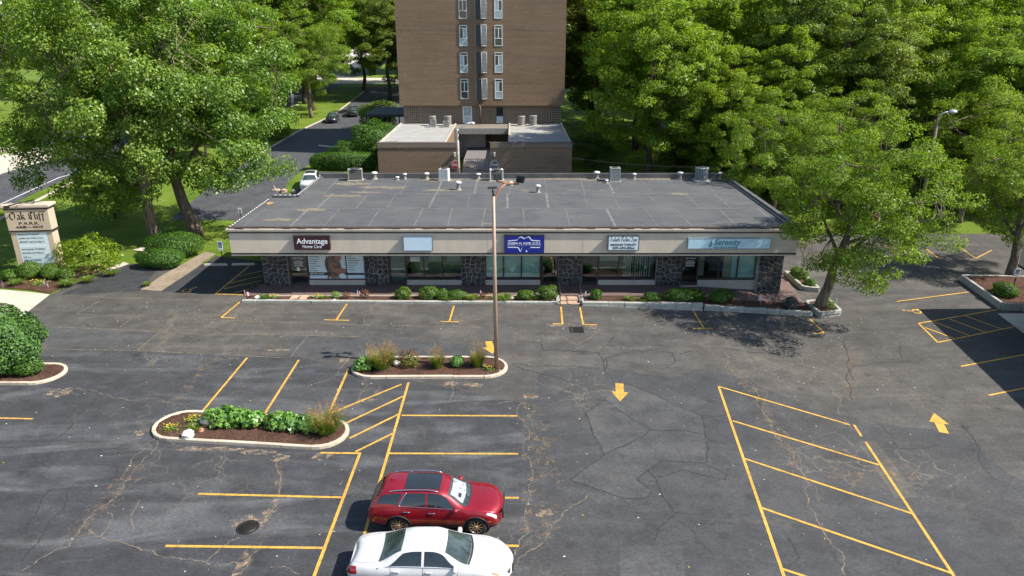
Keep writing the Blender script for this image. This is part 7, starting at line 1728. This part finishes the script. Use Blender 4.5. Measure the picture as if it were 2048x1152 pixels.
# rocks
M_RWHITE = mat('white_rock', (0.60, 0.56, 0.50), 0.85, 0.2, 5, bump=0.6); M_RTAN = mat('tan_rock', (0.34, 0.25, 0.17), 0.9, 0.25, 5, bump=0.6)
def rock(label, loc, r_, m, seed, sc=(1, 1, 0.75)):
    rnd = random.Random(seed); bm = bmesh.new(); bmesh.ops.create_icosphere(bm, subdivisions=2, radius=r_)
    ph = [rnd.uniform(0, 6) for _ in range(6)]
    for v in bm.verts:
        d = v.co.normalized(); v.co *= 1 + 0.16 * math.sin(3.1 * d.x + ph[0]) + 0.14 * math.sin(4.3 * d.y + ph[1]) + 0.12 * math.sin(5 * d.z + ph[2]) + rnd.uniform(-0.05, 0.05)
        v.co.x *= sc[0]; v.co.y *= sc[1]; v.co.z *= sc[2]
    me = bpy.data.meshes.new('rock'); bm.to_mesh(me); bm.free(); me.materials.append(m)
    o = link('rock', me); o.location = loc; tag(o, label, 'rock')
rock('white rock at the near edge of the island with leafy plants', (-14.0, 26.75, 0.2), 0.26, M_RWHITE, 1, (1.2, 0.9, 0.8)); rock('grey-tan rock standing behind the white island rock', (-13.55, 27.75, 0.3), 0.30, mat('grey_rock', (0.42, 0.38, 0.31), 0.9, 0.2, 5, bump=0.6), 2, (1, 0.7, 1.0)); rock('small reddish rock between the island rocks', (-13.6, 27.25, 0.15), 0.14, mat('red_rock', (0.30, 0.15, 0.11), 0.9, 0.2), 3)
rock('big dark boulder at the right end of the shop bed', (17.95, 42.81, -0.082), 0.45, M_LAVA, 4, (1.25, 0.9, 1.0)); rock('tan rock at the tip of the grass verge', (-23.03, 71.33, 1.100), 0.33, M_RTAN, 5); rock('flat tan rock at the left of the grass verge tip', (-24.02, 71.77, 1.107), 0.32, M_RTAN, 6, (1.3, 0.9, 0.5)); rock('small pale rock at the right of the grass verge tip', (-22.04, 71.24, 1.070), 0.22, M_RWHITE, 7)
rock('small white rock in the left of the shop bed', (-11.51, 43.15, 0.100), 0.12, M_RWHITE, 8); rock('white rock behind the plumed grass of the pole island', (-6.0, 33.7, 0.25), 0.2, M_RWHITE, 9); rock('pale rock left of the wide boxwood in the shop bed', (0.0, 43.5, 0.15), 0.16, M_RWHITE, 10); rock('white rock at the left end of the shop bed', (-16.55, 43.5, 0.15), 0.2, M_RWHITE, 11)

# ------------------------------------------------------------------ lamps, wires, flagpole behind
M_WOOD = mat('weathered_pole', (0.42, 0.37, 0.31), 0.9, 0.25, 3); M_ALU = mat('aluminium', (0.58, 0.60, 0.61), 0.4, 0.1, metal=0.4)
ul = thing('street_lamp', 'grey street lamp on a wooden pole in front of the garages', 'street lamp', (-5.35, 71.2, 0.9), group='street lamps behind the shops')
MB().tube([(0, 0, 0), (0, 0, 6.4)], [0.15, 0.11], 10).build('pole', M_WOOD, ul); MB().tube([(0, -0.1, 5.9), (0.35, -0.15, 6.5), (0.9, -0.2, 6.95), (1.3, -0.2, 7.0)], 0.05, 8).build('arm', M_ALU, ul)
MB().lathe((1.5, -0.2, 6.98), [(0.0, -0.12), (0.16, -0.10), (0.24, 0.0), (0.16, 0.10), (0.0, 0.13)], 14).build('lamp_head', M_WHITE, ul)
MB().tube([(0, -0.1, 2.4), (0.5, -0.2, 2.75), (1.2, -0.3, 2.65), (2.0, -0.3, 2.45)], 0.035, 6).box((2.1, -0.3, 2.42), (0.5, 0.18, 0.1), 0).build('lower_arm', M_BLKMET, ul)
rl = thing('street_lamp', 'street lamp with a curved arm standing before the wood at the right', 'street lamp', (34.9, 59.6, -0.6), group='street lamps behind the shops')
MB().tube([(0, 0, 0), (-0.1, 0, 10.5)], [0.17, 0.11], 10).build('pole', mat('brown_pole', (0.16, 0.11, 0.09), 0.8), rl); MB().tube([(-0.1, 0, 10.3), (0.1, -0.15, 10.75), (0.5, -0.3, 10.85)], 0.05, 8).build('arm', M_ALU, rl)
MB().lathe((0.75, -0.4, 10.85), [(0.0, -0.14), (0.22, -0.10), (0.34, 0.0), (0.25, 0.14), (0.0, 0.2)], 14).build('lamp_head', M_ALU, rl)
def wire(label, a, b, sag, r_=0.018):
    a, b = Vector(a), Vector(b); P = [a.lerp(b, k / 24) - Vector((0, 0, sag * 4 * (k / 24) * (1 - k / 24))) for k in range(25)]
    tag(MB().tube(P, r_, 5).build('overhead_wire', mat('wire_black', (0.03, 0.03, 0.032), 0.6)), label, 'wire', 'wires behind the shops')
wire('upper overhead wire running right from the wooden lamp pole', (-5.3, 71.1, 6.9), (34.8, 59.8, 7.6), 2.6); wire('lower overhead wire running right from the wooden lamp pole', (-3.3, 70.9, 3.35), (34.8, 59.8, 6.2), 1.6)
fp = thing('flagpole', 'thin flagpole with a faded striped flag beside the rear drive', 'flagpole', (-32.6, 109.0, terr(-32.6, 109)))
MB().tube([(0, 0, 0), (0, 0, 7.2)], 0.05, 8).build('pole', M_ALU, fp)
for k in range(7): MB().add([(0.04, 0, 5.2 - k * 0.16), (0.30, 0.1, 5.1 - k * 0.16), (0.28, 0.1, 4.95 - k * 0.16), (0.04, 0, 5.05 - k * 0.16)], [(0, 1, 2, 3)]).build('flag_stripe', mat('flag_red', (0.42, 0.05, 0.06), 0.8) if k % 2 else mat('flag_white', (0.70, 0.66, 0.66), 0.8), fp)
up = thing('utility_pole', 'far wooden utility pole rising among the trees at upper left', 'utility pole', (-46.5, 150, terr(-46.5, 150)))
MB().tube([(0, 0, 0), (0, 0, 19)], [0.2, 0.14], 8).build('pole', M_WOOD, up); MB().bb(-1.3, 1.3, -0.08, 0.08, 17.8, 18.0).build('crossarm', M_WOOD, up)
sk = thing('marker_stake', 'thin leaning pale stake at the tip of the grass verge', 'stake', (-23.60, 71.01, 0.965)); MB().tube([(0, 0, 0), (-0.35, 0, 0.75)], 0.025, 5).build('stake', mat('pale_wood', (0.62, 0.56, 0.44), 0.8), sk)
rs2 = thing('road_sign', 'blue and white road sign beside the main street', 'sign', (-63.5, 89.5, terr(-63, 89))); MB().tube([(0, 0, 0), (0, 0, 3.2)], 0.04, 6).build('post', M_ALU, rs2); MB().bb(-0.35, 0.35, -0.06, -0.042, 2.2, 3.1).build('plate', mat('road_sign_blue', (0.12, 0.24, 0.40), 0.5), rs2)

# ------------------------------------------------------------------ neighbouring building at the right edge
nb = thing('neighbour_building', 'flat-roofed beige building with dark stone wall cut off by the right edge', 'building', (40, 34, -0.6))
no = (-40, -34, 0.6)
NA, NB_ = (31.6, 42.4), (28.2, 19.0)     # the two ends of its west eave
def nwall(inset, z0, z1, m, name, yin=0.0):
    poly = [(NA[0] + inset, NA[1] - yin), (NB_[0] + inset, NB_[1]), (58, NB_[1] - 2), (58, NA[1] - yin + 0.6)]
    o = MB().prism(poly, z0, z1).build(name, m, nb); o.location = no
nwall(0.0, 2.8, 4.22, M_FASCIA, 'fascia'); nwall(-0.14, 4.38, 4.6, M_CORN, 'cornice'); nwall(-0.04, 4.24, 4.36, M_BAND, 'trim_band'); nwall(-0.03, 2.68, 2.79, M_BAND, 'trim_band'); nwall(0.1, 4.602, 4.66, M_ROOF, 'roof'); nwall(2.0, -0.7, 2.67, M_MORTAR, 'wall', 1.6)
pr = stone_pier(33.2, 35.8, 40.7, -0.6, 2.66, 0.34, 77, nb, back=0.3, off=no)
tag(drape('footpath', [(31.2, 42.6), (33.5, 42.6), (30.6, 19), (28.0, 19)], 0.02, M_APRON), kind='structure')
planter('long stone planter against the neighbouring building', [(32.6, 48.9), (31.9, 43.3), (36.5, 42.7), (37.5, 48.6)], -0.12, 14, (34.5, 45.8))
